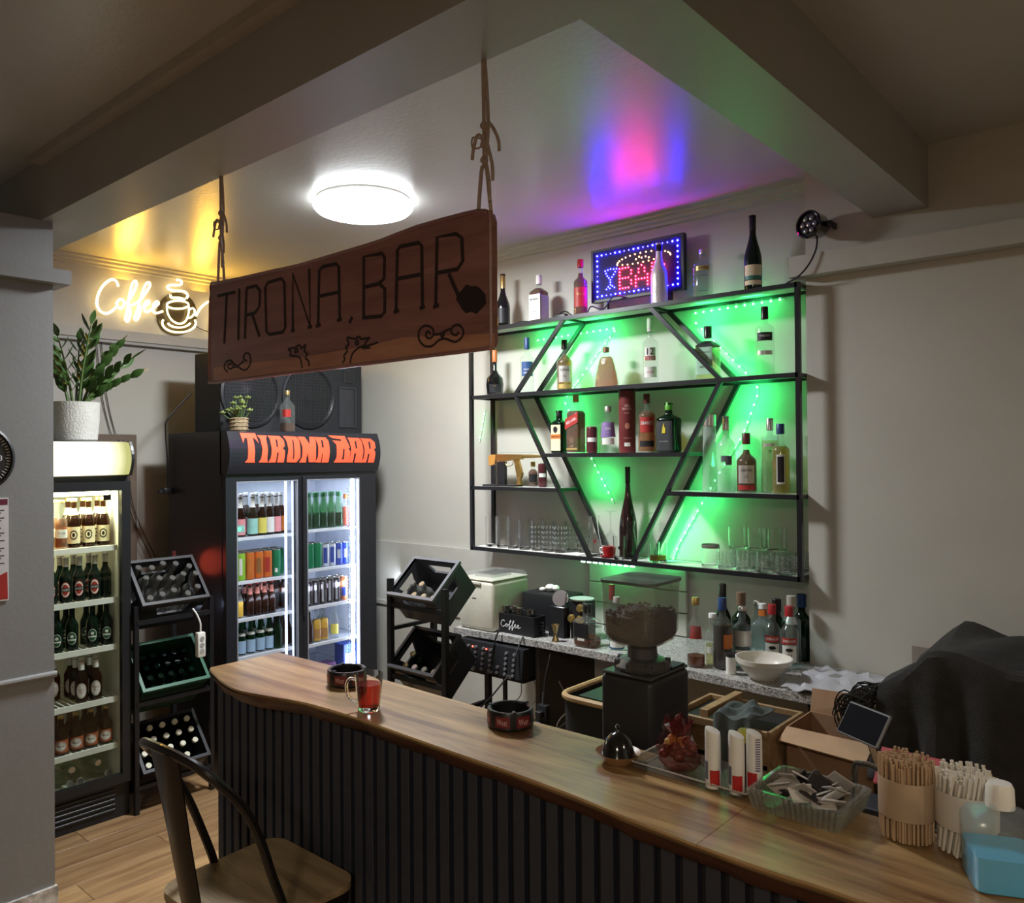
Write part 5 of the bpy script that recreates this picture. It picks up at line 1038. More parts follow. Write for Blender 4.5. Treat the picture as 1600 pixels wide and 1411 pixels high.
bottle('whisky_bottle', 'round-shouldered whisky bottle with black neck and silver crest label in the first row', (-2.797, Y, SH['A']), 0.295, 0.046, CLEAR, CAPB, 0.0145, 0.56, 0.72, 0.055, 1.25, liq=(0.70, AMBER), labels=[(0.16, 0.48, 48, LSILV), (0.04, 0.12, 50, LGOLD)], texts=[('CHIVAS', 0.40, 0.014, BLACKPR, 0.055), ('12', 0.28, 0.014, BLACKPR, None)])
dc = thing('decanter', 'fan-shaped glass decanter of rose brandy with round glass stopper', 'decanter', (-2.512, Y, SH['A']))
def fanprof(g, k, z0, z1): return g
dp = [(0, 0.001), (0.076, 0), (0.080, 0.02), (0.072, 0.07), (0.058, 0.12), (0.045, 0.16), (0.024, 0.185), (0.016, 0.195), (0.016, 0.215), (0, 0.216)]
G().lathe(dp, 28, sx=1.0).xf(Matrix.Diagonal((1, 0.5, 1, 1))).build('glass', CLEAR, dc); G().lathe([(r * 0.9, z) for r, z in dp[:6]] + [(0.03, 0.172), (0, 0.173)], 28).xf(Matrix.Diagonal((1, 0.48, 1, 1))).build('liquid', PINKL, dc)
for k in range(-4, 5):
    a = k * 0.16; G().tube([(0.0 + 0.012 * k, -0.037, 0.03), (0.030 * math.sin(a * 2.2) + 0.008 * k, -0.030, 0.13)], 0.0028, 5).build('cut_ridge', CLEAR, dc)
G().lathe([(0.018, 0.198), (0.019, 0.225), (0.012, 0.228), (0, 0.229)], 16).build('collar', mat('bronze_collar', (0.30, 0.18, 0.12), 0.4, 0.6), dc)
G().lathe([(0, -0.011), (0.022, -0.009), (0.03, 0), (0.022, 0.009), (0, 0.011)], 20).xf(Matrix.Translation((0, 0, 0.258)) @ Matrix.Rotation(PI / 2, 4, 'X')).build('stopper', TUMB, dc)
oval(dc, 0.03, 0.145, -PI / 2, 0.028, 0.034, LSILV, 0.003, 'seal')
bottle('ouzo_bottle', 'tall clear ouzo bottle with big number and red band label', (-2.233, Y, SH['A']), 0.355, 0.042, CLEAR, mat('cap_pale_green', (0.45, 0.6, 0.4), 0.4), 0.0145, 0.62, 0.72, 0.06, 1.15, labels=[(0.42, 0.55, 40, LWHITE), (0.355, 0.42, 40, LRED), (0.10, 0.26, 50, LWHITE)], texts=[('12', 0.49, 0.034, BLACKPR, None), ('OUZO', 0.386, 0.015, WHITEPR, 0.045), ('OUZO', 0.18, 0.010, REDPR, 0.04)], neck=(0.80, 0.86, LWHITE))
bottle('whiskey_bottle', 'square dark-topped whiskey bottle with green-white label behind the right diagonal bar', (-1.902, Y, SH['A']), 0.275, 0.051, CLEAR, CAPB, 0.0155, 0.62, 0.76, 0.06, 1.25, liq=(0.60, PALE), sq=7, labels=[(0.10, 0.60, 44, mat('label_mint', (0.35, 0.6, 0.42), 0.5))], neck=(0.62, 0.72, LBLACK), texts=[('JACK DANIELS', 0.50, 0.010, BLACKPR, 0.07), ('No.7', 0.38, 0.014, BLACKPR, None), ('APPLE', 0.24, 0.010, BLACKPR, 0.04)])
bottle('vodka_bottle', 'clear faceted vodka bottle with black label at the right end of the first row', (-1.607, Y, SH['A']), 0.337, 0.044, CLEAR, CAPB, 0.015, 0.68, 0.78, 0.06, 1.15, labels=[(0.50, 0.62, 50, LBLACK), (0.30, 0.36, 50, LSILV)], texts=[('THREE SIXTY', 0.57, 0.010, WHITEPR, 0.05)])

# ---- second row, inside the diamond
bottle('liqueur_bottle', 'dark green square liqueur bottle with cream label and orange stripe', (-2.838, Y, SH['B']), 0.25, 0.039, DGREEN, CAPB, 0.0145, 0.70, 0.80, 0.035, 1.25, sq=6, labels=[(0.06, 0.66, 42, CREAM), (0.34, 0.44, 43, LORNG, 0.0014)], texts=[('Jagermeister', 0.39, 0.009, BLACKPR, 0.055)])
oval(bpy.data.objects[[o.name for o in COL.objects if o.name.startswith('liqueur_bottle')][-1]], 0.040, 0.138, -PI / 2, 0.03, 0.036, LBLACK, 0.003)
t = bottle('whisky_bottle', 'tall square whisky bottle with slanted red label in the second row', (-2.720, Y, SH['B']), 0.337, 0.045, CLEAR, CAPG, 0.0145, 0.66, 0.80, 0.045, 1.2, liq=(0.72, DAMBER), sq=6)
g = G().add([(-0.044, -0.0468, 0.135), (0.044, -0.0468, 0.175), (0.044, -0.0468, 0.235), (-0.044, -0.0468, 0.195)], [(0, 1, 2, 3)]); g.build('label', LRED, t, recalc=False)
text_flat('lettering', 'RED LABEL', 0.015, WHITEPR, t, (0, -0.0474, 0.185), (0.91, 0, 0.41), (-0.41, 0, 0.91), 0.075)
G().patch(0.0468, 0.02, 0.03, -PI / 2, 0.7, 6, n=10).build('label', LGOLD, t, recalc=False)
can('drink_can', 'short dark can with red and white print in the second row', (-2.612, Y, SH['B']), 0.15, 0.031, cm('wine', (0.10, 0.025, 0.03)), None, (0.42, 0.58, 0.9, LWHITE))
bottle('gin_bottle', 'clear round gin bottle with purple print and white label in the second row', (-2.503, Y, SH['B']), 0.258, 0.046, CLEAR, CAPS, 0.0155, 0.60, 0.76, 0.03, 1.25, labels=[(0.34, 0.66, 60, LPURP), (0.18, 0.32, 45, LWHITE)], texts=[('GIN', 0.52, 0.016, WHITEPR, 0.03)])
tb = thing('gift_tube', 'tall dark red whisky gift tube in the second row', 'tube', (-2.380, Y, SH['B']))
G().lathe([(0, 0), (0.045, 0), (0.0455, 0.002), (0.0455, 0.347), (0.043, 0.35), (0, 0.35)], 28).build('tube', mat('tube_maroon', (0.13, 0.018, 0.018), 0.45), tb)
for s, z, sz, wd in (('BEN', 0.255, 0.013, 0.025), ('BRACKLA', 0.238, 0.011, 0.05), ('SHERRY', 0.215, 0.006, 0.03), ('HIGHLAND', 0.08, 0.006, 0.04)): text_wrap('lettering', s, sz, mat('print_rose', (0.6, 0.35, 0.3), 0.5), tb, 0.0462, z, to_cam(-2.38, Y), wd)
oval(tb, 0.0455, 0.145, to_cam(-2.38, Y), 0.026, 0.034, mat('print_copper', (0.4, 0.16, 0.1), 0.5)); G().patch(0.0462, 0.035, 0.055, to_cam(-2.38, Y), 0.35, n=6).build('label', LWHITE, tb, recalc=False)
G().lathe([(0.046, 0.335), (0.0465, 0.336), (0.0465, 0.349), (0.046, 0.35)], 28).build('lid_rim', BLACKP, tb)
bottle('whisky_bottle', 'three-sided whisky bottle with maroon shield label in the second row', (-2.258, Y, SH['B']), 0.315, 0.047, CLEAR, CAPBR, 0.0145, 0.62, 0.76, 0.05, 1.2, liq=(0.70, AMBER), labels=[(0.34, 0.60, 46, LRED), (0.10, 0.2, 50, LBLACK)], texts=[("GRANT'S", 0.50, 0.018, WHITEPR, 0.07)])
bottle('liqueur_bottle', 'black flat liqueur bottle with lime green cap and yellow stag', (-2.127, Y, SH['B']), 0.262, 0.054, DGREEN, CAPGN, 0.016, 0.66, 0.78, 0.04, 1.25, sq=5, labels=[(0.04, 0.62, 43, mat('label_slate', (0.03, 0.033, 0.036), 0.5))], texts=[('SCHARF', 0.22, 0.007, LSILV, 0.05)])
g = G().prism([(-0.010, 0.10), (0.010, 0.10), (0.012, 0.122), (0.005, 0.135), (0.004, 0.155), (-0.003, 0.140), (-0.006, 0.125)], 'y', -0.0580, -0.0574)
g.build('emblem', mat('print_yellow', (0.6, 0.5, 0.03), 0.5), bpy.data.objects[[o.name for o in COL.objects if o.name.startswith('liqueur_bottle')][-1]], smooth=False)

# ---- right side shelf
bottle('vodka_bottle', 'tall slim frosted bottle with broad silver cap on the right side shelf', (-1.898, Y, SH['C']), 0.39, 0.039, FROST, CAPS, 0.030, 0.70, 0.84, 0.058, 1.08, prof=[(0, 0.002), (0.036, 0), (0.039, 0.01), (0.034, 0.25), (0.030, 0.33), (0.030, 0.388), (0, 0.39)])
bottle('vodka_bottle', 'frosted vodka bottle with flying bird print on the right side shelf', (-1.805, Y - 0.01, SH['C']), 0.378, 0.045, FROST, CAPS, 0.0155, 0.60, 0.76, 0.07, 1.1, labels=[(0.40, 0.48, 34, mat('print_grey', (0.12, 0.14, 0.15), 0.5)), (0.36, 0.42, 20, MATS['print_grey'], 0.0008, 14)], texts=[('GREY GOOSE', 0.30, 0.010, MATS['print_grey'], 0.05), ('VODKA', 0.25, 0.007, MATS['print_grey'], 0.03)])
bottle('whisky_bottle', 'full amber whisky bottle with maroon cap and silver crest on the right side shelf', (-1.706, Y, SH['C']), 0.292, 0.050, CLEAR, CAPBR, 0.0155, 0.52, 0.70, 0.055, 1.25, liq=(0.72, DAMBER), labels=[(0.16, 0.46, 46, LSILV), (0.05, 0.13, 50, LRED)], texts=[('CHIVAS', 0.38, 0.014, BLACKPR, 0.055), ('12', 0.27, 0.014, BLACKPR, None)])
bottle('vodka_bottle', 'slim clear bottle with small star print, behind the yellow liqueur', (-1.600, Y + 0.03, SH['C']), 0.362, 0.042, CLEARB, CAPS, 0.0145, 0.74, 0.79, 0.06, 1.15, liq=(0.70, PALE), labels=[(0.62, 0.66, 40, LSILV)], texts=[('*', 0.56, 0.014, BLACKPR, None)])
bottle('liqueur_bottle', 'yellow liqueur bottle with black cap and black-white vertical label at the shelf end', (-1.528, Y - 0.02, SH['C']), 0.332, 0.042, CLEAR, CAPBL, 0.0155, 0.62, 0.74, 0.05, 1.2, liq=(0.68, mat('yellow_liqueur', (0.45, 0.34, 0.07), 0.3) if False else thin('yellow_liqueur', (0.80, 0.66, 0.20), 0.1, haze=0.25, hcol=(0.5, 0.38, 0.06))), labels=[(0.14, 0.56, 26, LWHITE), (0.17, 0.53, 20, LBLACK, 0.0014)])

# ---- left side shelf: gold rifle bottle on a stand
gn = thing('rifle_bottle', 'gold rifle-shaped novelty bottle on a black stand on the left side shelf', 'bottle', (-3.20, Y, SH['C']))
GOLD = mat('gold_metal', (0.62, 0.42, 0.14), 0.25, 0.9)
def gp(poly, d0, d1, m, nm): return G().prism(poly, 'y', d0, d1).build(nm, m, gn, smooth=False)
gp([(-0.175, 0.125), (-0.13, 0.135), (-0.12, 0.195), (-0.165, 0.195), (-0.185, 0.18)], -0.014, 0.014, mat('amber_stock', (0.50, 0.24, 0.06), 0.3), 'stock')
gp([(-0.12, 0.155), (-0.07, 0.15), (0.05, 0.165), (0.085, 0.165), (0.085, 0.195), (-0.12, 0.198)], -0.012, 0.012, GOLD, 'receiver')
gp([(0.02, 0.165), (0.055, 0.165), (0.085, 0.08), (0.075, 0.05), (0.045, 0.055)], -0.009, 0.009, GOLD, 'magazine')
gp([(-0.095, 0.153), (-0.065, 0.153), (-0.055, 0.085), (-0.085, 0.08)], -0.010, 0.010, mat('dark_bronze', (0.10, 0.06, 0.03), 0.4, 0.5), 'grip')
G().tube([(0.085, 0, 0.183), (0.155, 0, 0.183), (0.24, 0, 0.183)], [0.011, 0.011, 0.006], 10).build('barrel', GOLD, gn)
G().tube([(-0.11, 0, 0.207), (0.23, 0, 0.207)], 0.004, 8).build('gas_tube', CLEAR, gn)
G().tube(smoothpath([(-0.06, 0, 0.152), (-0.035, 0, 0.125), (0.0, 0, 0.13), (0.012, 0, 0.158)], 4), 0.0025, 6).build('trigger_guard', GOLD, gn)
G().box(-0.20, 0.05, -0.05, 0.04, 0.0, 0.010).build('stand_base', BLACKP, gn); G().box(-0.11, -0.05, -0.012, 0.012, 0.01, 0.15).build('stand_post', BLACKP, gn); G().lathe([(0.02, 0.011), (0.016, 0.03), (0.012, 0.06), (0, 0.062)], 12, (0.06, 0)).build('stand_foot', GOLD, gn)
bottle('liqueur_bottle', 'small brown-gold bottle behind the gold rifle bottle', (-3.075, Y + 0.05, SH['C']), 0.15, 0.030, CLEAR, CAPG, 0.012, 0.55, 0.75, 0.03, liq=(0.7, DAMBER), labels=[(0.2, 0.5, 50, LBLACK)])
can('drink_can', 'small dark can with red and white print on the left side shelf', (-2.965, Y, SH['C']), 0.142, 0.026, MATS['can_wine'], None, (0.42, 0.58, 0.9, LWHITE))

# ---- bottom shelf: glassware
D = SH['D']
single('cloth', G().prism([(-3.43, 3.782), (-2.66, 3.782), (-2.68, 3.93), (-3.43, 3.94)], 'z', D, D + 0.003), mat('white_cloth', (0.75, 0.74, 0.70), 0.8), 'white cloth spread under the glasses at the left of the bottom shelf', 'cloth')
def glass(name, lab, loc, r, h, group=None, flare=1.05, ribs=0):
    t = thing(name, lab, 'glass', loc, (0, 0, 0), group); g = G().lathe(tumbler_prof(r, h, flare=flare), 24); g.build('bowl', GLASSW, t)
    if ribs:
        g = G()
        for i in range(ribs):
            a = 2 * PI * i / ribs
            for k in range(5): g.ball((r * 1.02 * math.cos(a), r * 1.02 * math.sin(a), h * (0.15 + k * 0.16)), r * 0.16, 6, 4)
        g.build('cut_pattern', thin('cut_facets', (0.92, 0.94, 0.93), 0.05, 1.7, haze=0.10, hcol=(0.85, 0.9, 0.88)), t)
    return t
def glass_rows(pts, r, h, lab, group, z, ribs=0, flare=1.05):
    f = None; R_ = sorted({p[1] for p in pts})
    for x, y in pts:
        row = sorted(p[0] for p in pts if p[1] == y); lb = grid_label(lab, R_.index(y), len(R_), row.index(x), len(row)) if len(pts) > 1 else lab
        if f is None: f = glass('drinking_glass', lb, (x, y, z), r, h, group, flare, ribs)
        else: copy_tree(f, None, (x, y, z), lb)
glass_rows([(-3.345 + 0.088 * k, 3.82) for k in range(4)] + [(-3.33 + 0.088 * k, 3.915) for k in range(4)], 0.036, 0.185, 'plain tall glass at the left of the bottom shelf', 'plain tall glasses', D + 0.003)
glass_rows([(-2.985 + 0.083 * k, 3.82) for k in range(3)] + [(-2.97 + 0.083 * k, 3.915) for k in range(4)], 0.034, 0.175, 'cut-pattern tall glass on the bottom shelf', 'cut-pattern tall glasses', D + 0.003, 10)
def carafe(lab, loc, h=0.225, mark=True):
    t = thing('carafe', lab, 'carafe', loc); p = [(0, 0.001), (0.04, 0), (0.043, 0.012), (0.04, 0.06), (0.024, 0.13), (0.0205, h * 0.82), (0.027, h), (0.0245, h), (0.018, h * 0.82), (0.0215, 0.13), (0.037, 0.06), (0.038, 0.014), (0, 0.012)]
    G().lathe(p, 24).build('glass', GLASSW, t)
    if mark: oval(t, 0.034, 0.085, to_cam(*loc[:2]), 0.012, 0.022, LRED, 0.002)
    return t
carafe('clear glass carafe with small red mark left of the red cup', (-2.585, 3.83, D)); carafe('clear glass carafe standing behind the green glass', (-2.37, 3.86, D), 0.205, False)
wg = thing('wine_glass', 'clear wine glass standing upside down behind the left carafe', 'glass', (-2.535, 3.915, D))
G().lathe([(0.034, 0.0), (0.042, 0.05), (0.036, 0.10), (0.008, 0.135), (0.004, 0.15), (0.004, 0.235), (0.012, 0.243), (0.036, 0.247), (0.036, 0.249), (0, 0.251)], 24).build('glass', CLEAR, wg)
wg2 = copy_tree(wg, None, (-2.29, 3.92, D), 'clear wine glass standing upside down behind the right diagonal bar')
bottle('wine_bottle', 'very tall slender dark bottle standing in the tip of the diamond', (-2.414, 3.905, D), 0.50, 0.049, mat('dark_brown_glass', (0.016, 0.006, 0.006), 0.12, coat=0.4), CAPB, 0.013, 0.30, 0.80, 0.09, 1.1)
cp = thing('espresso_cup', 'red espresso cup on a red saucer in the diamond tip', 'cup', (-2.49, 3.825, D))
G().lathe([(0, 0), (0.03, 0), (0.048, 0.008), (0.049, 0.011), (0.03, 0.007), (0, 0.006)], 24).build('saucer', mat('cup_red', (0.36, 0.015, 0.018), 0.3), cp); G().lathe([(0, 0.007), (0.022, 0.007), (0.034, 0.035), (0.036, 0.063), (0.0335, 0.063), (0.03, 0.03), (0, 0.014)], 24).build('cup', MATS['cup_red'], cp)
G().lathe([(0.0335, 0.0625), (0.036, 0.0635), (0.0363, 0.0625)], 24).build('rim', CAPW, cp); G().tube(smoothpath([(-0.033, -0.005, 0.052), (-0.05, -0.008, 0.048), (-0.05, -0.008, 0.028), (-0.032, -0.005, 0.025)], 4), 0.004, 6).build('handle', CAPW, cp)
gg = glass('drinking_glass', 'tinted glass with small dark emblem beside the red cup', (-2.405, 3.80, D), 0.031, 0.125, None, 1.12); oval(gg, 0.034, 0.065, to_cam(-2.405, 3.80), 0.014, 0.02, LBLACK, 0.002)
tw = glass('whisky_tumbler', 'square-cut tumbler with a little whisky behind the right diagonal bar', (-2.180, 3.82, D), 0.046, 0.10, None, 1.03); G().lathe([(0, 0.012), (0.042, 0.012), (0.042, 0.040), (0, 0.040)], 20).build('whisky', AMBER, tw)
glass_rows([(-2.235, 3.87)], 0.03, 0.10, 'small clear glass just left of the whisky tumbler', None, D)
jr = glass('glass_jar', 'short clear glass jar with metal rim beside the stacked tumblers', (-1.890, 3.83, D), 0.043, 0.112, None, 1.0); G().lathe([(0.0435, 0.095), (0.045, 0.096), (0.045, 0.112), (0.0435, 0.113)], 24).build('rim', CAPS, jr)
glass_rows([(-1.795 + 0.098 * k, 3.815) for k in range(4)] + [(-1.77 + 0.098 * k, 3.91) for k in range(4)], 0.043, 0.10, 'lower tumbler of the stack at the right end', 'lower stacked tumblers', D, 12, 1.03)
glass_rows([(-1.745 + 0.098 * k, 3.83) for k in range(4) if k < 3] + [(-1.70 + 0.098 * k, 3.91) for k in range(2)], 0.043, 0.108, 'upper tumbler of the stack at the right end', 'upper stacked tumblers', D + 0.101, 0, 1.03)

# ================================================================== things on the granite top
Z = 0.951
im = thing('ice_maker', 'white countertop ice maker with clear lid on the granite top', 'ice maker', (-3.06, 3.52, Z))
IV = mat('ivory_plastic', (0.66, 0.63, 0.52), 0.45); bi = lambda g, nm, m, sm=True: g.build(nm, m, im, ws=True, smooth=sm)
bi(G().rbox(-3.205, -2.945, 3.37, 3.69, Z, 1.225, 0.022, 3), 'body', IV)
bi(G().rbox(-3.20, -2.95, 3.375, 3.685, 1.226, 1.236, 0.004, 1), 'lid_frame', IV, False)
bi(G().add([(-3.20, 3.375, 1.236), (-2.95, 3.375, 1.236), (-2.95, 3.685, 1.236), (-3.20, 3.685, 1.236), (-3.18, 3.42, 1.262), (-2.97, 3.42, 1.262), (-2.97, 3.67, 1.262), (-3.18, 3.67, 1.262)], [(0, 1, 5, 4), (1, 2, 6, 5), (2, 3, 7, 6), (3, 0, 4, 7), (4, 5, 6, 7)]), 'lid', thin('lid_plastic', (0.85, 0.87, 0.87), 0.05, haze=0.1), False)
bi(G().box(-3.15, -3.02, 3.45, 3.62, 1.237, 1.25), 'ice_tray', CAPS, False); bi(G().rbox(-3.10, -3.03, 3.362, 3.37, 1.205, 1.222, 0.003, 1), 'latch', IV, False); bi(G().box(-3.10, -3.07, 3.3690, 3.3702, 1.125, 1.129), 'logo', DARKP, False)
cb = thing('coffee_box', 'black box of coffee tools with white Coffee lettering', 'box', (-2.85, 3.47, Z))
g = G().box(-0.15, 0.15, -0.05, -0.042, 0, 0.105).box(-0.15, 0.15, 0.042, 0.05, 0, 0.105).box(-0.15, -0.142, -0.042, 0.042, 0, 0.105).box(0.142, 0.15, -0.042, 0.042, 0, 0.105).box(-0.142, 0.142, -0.042, 0.042, 0, 0.008); g.build('box', BLACKP, cb, smooth=False)
coff = [[(-.052, .062), (-.056, .068), (-.066, .066), (-.074, .05), (-.07, .036), (-.058, .034), (-.048, .042)], [(-.04, .036), (-.046, .042), (-.04, .05), (-.032, .044), (-.036, .036), (-.04, .036)], [(-.03, .042), (-.014, .062), (-.012, .07), (-.018, .066), (-.024, .02), (-.018, .03), (-.012, .04)], [(-.012, .04), (.004, .062), (.006, .07), (0, .066), (-.006, .02), (0, .03), (.006, .04)], [(.008, .042), (.018, .048), (.014, .054), (.009, .044), (.016, .036), (.026, .042)], [(.026, .042), (.036, .048), (.032, .054), (.027, .044), (.034, .036), (.048, .044)]]
for st in coff: g = G().tube(smoothpath([(x * 1.15 + 0.005, 0, z) for x, z in st], 3), 0.0022, 5); g.v = [(x, -0.0506 + y * 0.25, z) for x, y, z in g.v]; g.build('lettering', WHITEPR, cb)
for z in (0.035, 0.07): G().tube(smoothpath([(0.15, 0, z), (0.175, 0, z + 0.006), (0.178, 0, z - 0.012), (0.15, 0, z - 0.016)], 3), 0.004, 6).build('handle', BLACKM, cb)
for k, (x, y, h_, rz) in enumerate(((-0.08, 0.0, 0.16, 0.2), (-0.03, 0.01, 0.17, -0.3), (0.02, -0.01, 0.15, 0.4))):
    t = thing('metal_jug', ('small steel jug at the left in the coffee box', 'small steel jug in the middle of the coffee box', 'small steel jug toward the right in the coffee box')[k], 'jug', (-2.85 + x, 3.47 + y, Z + 0.009), (0, 0, rz), 'steel jugs in coffee box')
    G().lathe([(0, 0), (0.02, 0), (0.024, 0.06), (0.018, 0.10), (0.022, 0.13), (0.020, 0.13), (0.015, 0.1), (0, 0.01)], 16).build('body', STEEL, t); G().tube(smoothpath([(0.022, 0, 0.06), (0.042, 0, 0.08), (0.04, 0, 0.11), (0.02, 0, 0.12)], 4), 0.003, 6).build('handle', STEEL, t)
single('steel_cup', G().lathe([(0, 0), (0.022, 0), (0.03, 0.125), (0.028, 0.125), (0.02, 0.005), (0, 0.005)], 18, (-2.765, 3.47)).xf(Matrix.Translation((0, 0, Z + 0.009))), STEEL, 'plain steel cup at the right end of the coffee box', 'cup')
single('appliance', G().rbox(-2.93, -2.64, 3.60, 3.80, Z, Z + 0.20, 0.01, 2), BLACKP, 'black low appliance behind the coffee box', 'appliance')
nb = thing('napkin', 'crumpled white napkin lying on the black appliance', 'napkin', (-2.80, 3.70, Z + 0.20)); g = G().ball((0, 0, 0.022), 0.03, 10, 6, 0.7).ball((0.03, 0.01, 0.02), 0.024, 10, 6, 0.8).ball((-0.04, -0.02, 0.012), 0.02, 8, 5, 0.6); g.build('paper', WHITEP, nb)
kp = thing('knock_box', 'black square container holding a steel strainer', 'container', (-2.62, 3.56, Z))
G().box(-0.05, 0.05, -0.05, 0.05, 0, 0.16).build('body', BLACKP, kp, smooth=False); G().lathe([(0, 0), (0.045, 0.0), (0.045, 0.006), (0, 0.006)], 24).xf(Matrix.Translation((-0.005, 0.0, 0.20)) @ Matrix.Rotation(1.1, 4, 'X') @ Matrix.Rotation(0.3, 4, 'Y')).build('strainer', STEEL, kp); G().tube([(0.03, -0.01, 0.16), (0.05, -0.02, 0.235)], 0.005, 6).build('strainer_handle', STEEL, kp)
jg = single('jigger', G().lathe([(0, 0), (0.018, 0), (0.02, 0.003), (0.008, 0.035), (0.008, 0.045), (0.022, 0.088), (0.020, 0.088), (0.006, 0.046), (0, 0.045)], 20, (-2.565, 3.43)).xf(Matrix.Translation((0, 0, Z))), mat('brass', (0.5, 0.4, 0.2), 0.3, 1.0), 'brass jigger standing near the granite front edge', 'jigger')
cpz = thing('capsule_holder', 'black tower with gold coffee capsules and pale green round top', 'capsule holder', (-2.515, 3.60, Z))
G().rbox(-0.055, 0.055, -0.05, 0.05, 0, 0.20, 0.006, 1).build('tower', BLACKP, cpz); G().lathe([(0, 0.20), (0.06, 0.2), (0.066, 0.208), (0, 0.209)], 28).build('top', mat('mint_top', (0.45, 0.6, 0.5), 0.3), cpz)
for x, z in ((0.028, 0.165), (0.026, 0.105), (-0.03, 0.105)): G().lathe([(0.023, 0), (0.023, 0.004), (0.016, 0.02), (0, 0.022)], 18).xf(Matrix.Translation((x, -0.051, z)) @ Matrix.Rotation(PI / 2, 4, 'X')).build('capsule', CAPG, cpz)
G().tube([(-0.035, -0.055, 0.0), (-0.035, -0.055, 0.15)], 0.004, 6).build('spoon', STEEL, cpz)
bottle('bourbon_bottle', 'square squat whisky decanter bottle nearly empty near the granite edge', (-2.385, 3.46, Z), 0.215, 0.058, CLEAR, CAPB, 0.018, 0.58, 0.72, 0.045, 1.2, liq=(0.22, DAMBER), sq=6, labels=[(0.24, 0.56, 38, LBLACK), (0.16, 0.22, 20, LWHITE)])
bottle('wine_bottle', 'bottle with long red neck behind the squat decanter', (-2.365, 3.66, Z), 0.29, 0.036, CLEARB, CAPR, 0.0135, 0.5, 0.7, 0.08, 1.15, labels=[(0.15, 0.42, 55, LGOLD)])
bottle('vodka_bottle', 'clear bottle with white-blue label tucked behind the grinder', (-2.235, 3.50, Z), 0.26, 0.038, CLEARB, CAPW, 0.014, 0.6, 0.76, 0.03, labels=[(0.05, 0.6, 60, LWHITE), (0.02, 0.06, 80, LBLUE)])
bottle('rum_bottle', 'clear bottle with red round label and gold cap right of the grinder', (-1.779, 3.45, Z), 0.315, 0.042, CLEAR, CAPG, 0.014, 0.52, 0.74, 0.035, 1.2, liq=(0.16, DAMBER), labels=[(0.42, 0.60, 40, LRED)])
bottle('liqueur_bottle', 'small clear bottle with silver cap beside the red-label bottle', (-1.735, 3.53, Z), 0.235, 0.034, CLEAR, CAPW, 0.015, 0.56, 0.74, 0.02, 1.2, liq=(0.4, PALE), labels=[(0.24, 0.36, 50, LWHITE)])
bottle('liqueur_bottle', 'dark brown bottle with blue cap on the granite top', (-1.672, 3.50, Z), 0.318, 0.046, CLEAR, CAPBL, 0.0155, 0.62, 0.76, 0.055, 1.25, liq=(0.62, COLA), labels=[(0.30, 0.50, 30, LORNG, 0.0008, 35)])
bottle('liqueur_bottle', 'tall bottle with brown wooden stopper behind the blue-capped one', (-1.655, 3.66, Z), 0.325, 0.042, DGREEN, mat('cap_brown', (0.16, 0.10, 0.06), 0.6), 0.016, 0.6, 0.76, 0.06, 1.3)
bottle('gin_bottle', 'clear bluish bottle with silver cap in the middle of the granite row', (-1.615, 3.58, Z), 0.275, 0.046, CLEARB, CAPS, 0.015, 0.62, 0.78, 0.02, 1.2, labels=[(0.36, 0.62, 60, LSILV), (0.18, 0.3, 40, LWHITE)])
bottle('vodka_bottle', 'clear bottle with glass stopper behind the bluish bottle', (-1.60, 3.72, Z), 0.285, 0.044, CLEARB, CAPS, 0.016, 0.62, 0.78, 0.025, 1.2)
bottle('gin_bottle', 'square clear bottle with white cap and orange neck on the granite top', (-1.560, 3.68, Z), 0.28, 0.044, CLEARB, CAPW, 0.015, 0.66, 0.76, 0.025, 1.2, sq=6, neck=(0.80, 0.90, LORNG))
bottle('rum_bottle', 'black-capped dark bottle between the orange-necked and red-capped bottles', (-1.535, 3.78, Z), 0.29, 0.04, DGREEN, CAPB, 0.016, 0.6, 0.76, 0.06, 1.3)
for k, (x, y, lab_) in enumerate(((-1.508, 3.66, 'red-capped clear bottle with red and white shield label, left of two'), (-1.432, 3.665, 'red-capped clear bottle with red and white shield label, right of two'))):
    t = bottle('vodka_bottle', lab_, (x, y, Z), 0.285, 0.040, CLEAR, CAPR, 0.0145, 0.58, 0.76, 0.045, 1.25, labels=[(0.42, 0.52, 50, LRED), (0.14, 0.40, 46, LWHITE)], texts=[('SMIRNOFF', 0.47, 0.012, WHITEPR, 0.058), ('21', 0.24, 0.016, BLACKPR, None)], group='red-capped shield bottles')
    oval(t, 0.040, 0.095, to_cam(x, y), 0.03, 0.016, BLACKPR, 0.003)
bottle('vodka_bottle', 'clear bottle with cream stopper against the wall end of the granite row', (-1.462, 3.77, Z), 0.315, 0.042, CLEARB, mat('cap_stone', (0.4, 0.38, 0.32), 0.5), 0.016, 0.62, 0.76, 0.05, 1.3, labels=[(0.6, 0.7, 40, LSILV)])
bottle('rum_bottle', 'dark bottle with blue cap at the wall corner of the granite row', (-1.452, 3.87, Z), 0.31, 0.04, DGREEN, CAPBL, 0.016, 0.6, 0.76, 0.06, 1.3)
bottle('rum_bottle', 'tall dark bottle with black neck left of the brown bottle, at the back', (-1.775, 3.72, Z), 0.345, 0.04, DGREEN, CAPB, 0.0145, 0.5, 0.74, 0.08, 1.2)
g = thing('salt_shaker', 'small white shaker with black lid on the granite top', 'shaker', (-1.635, 3.47, Z)) if False else thing('salt_shaker', 'small white shaker with black lid in front of the bottles', 'shaker', (-1.60, 3.43, Z))
G().lathe([(0, 0), (0.021, 0), (0.022, 0.004), (0.022, 0.075), (0, 0.076)], 18).build('body', WHITEP, g); G().lathe([(0.022, 0.076), (0.023, 0.077), (0.022, 0.09), (0, 0.091)], 18).build('lid', BLACKP, g)
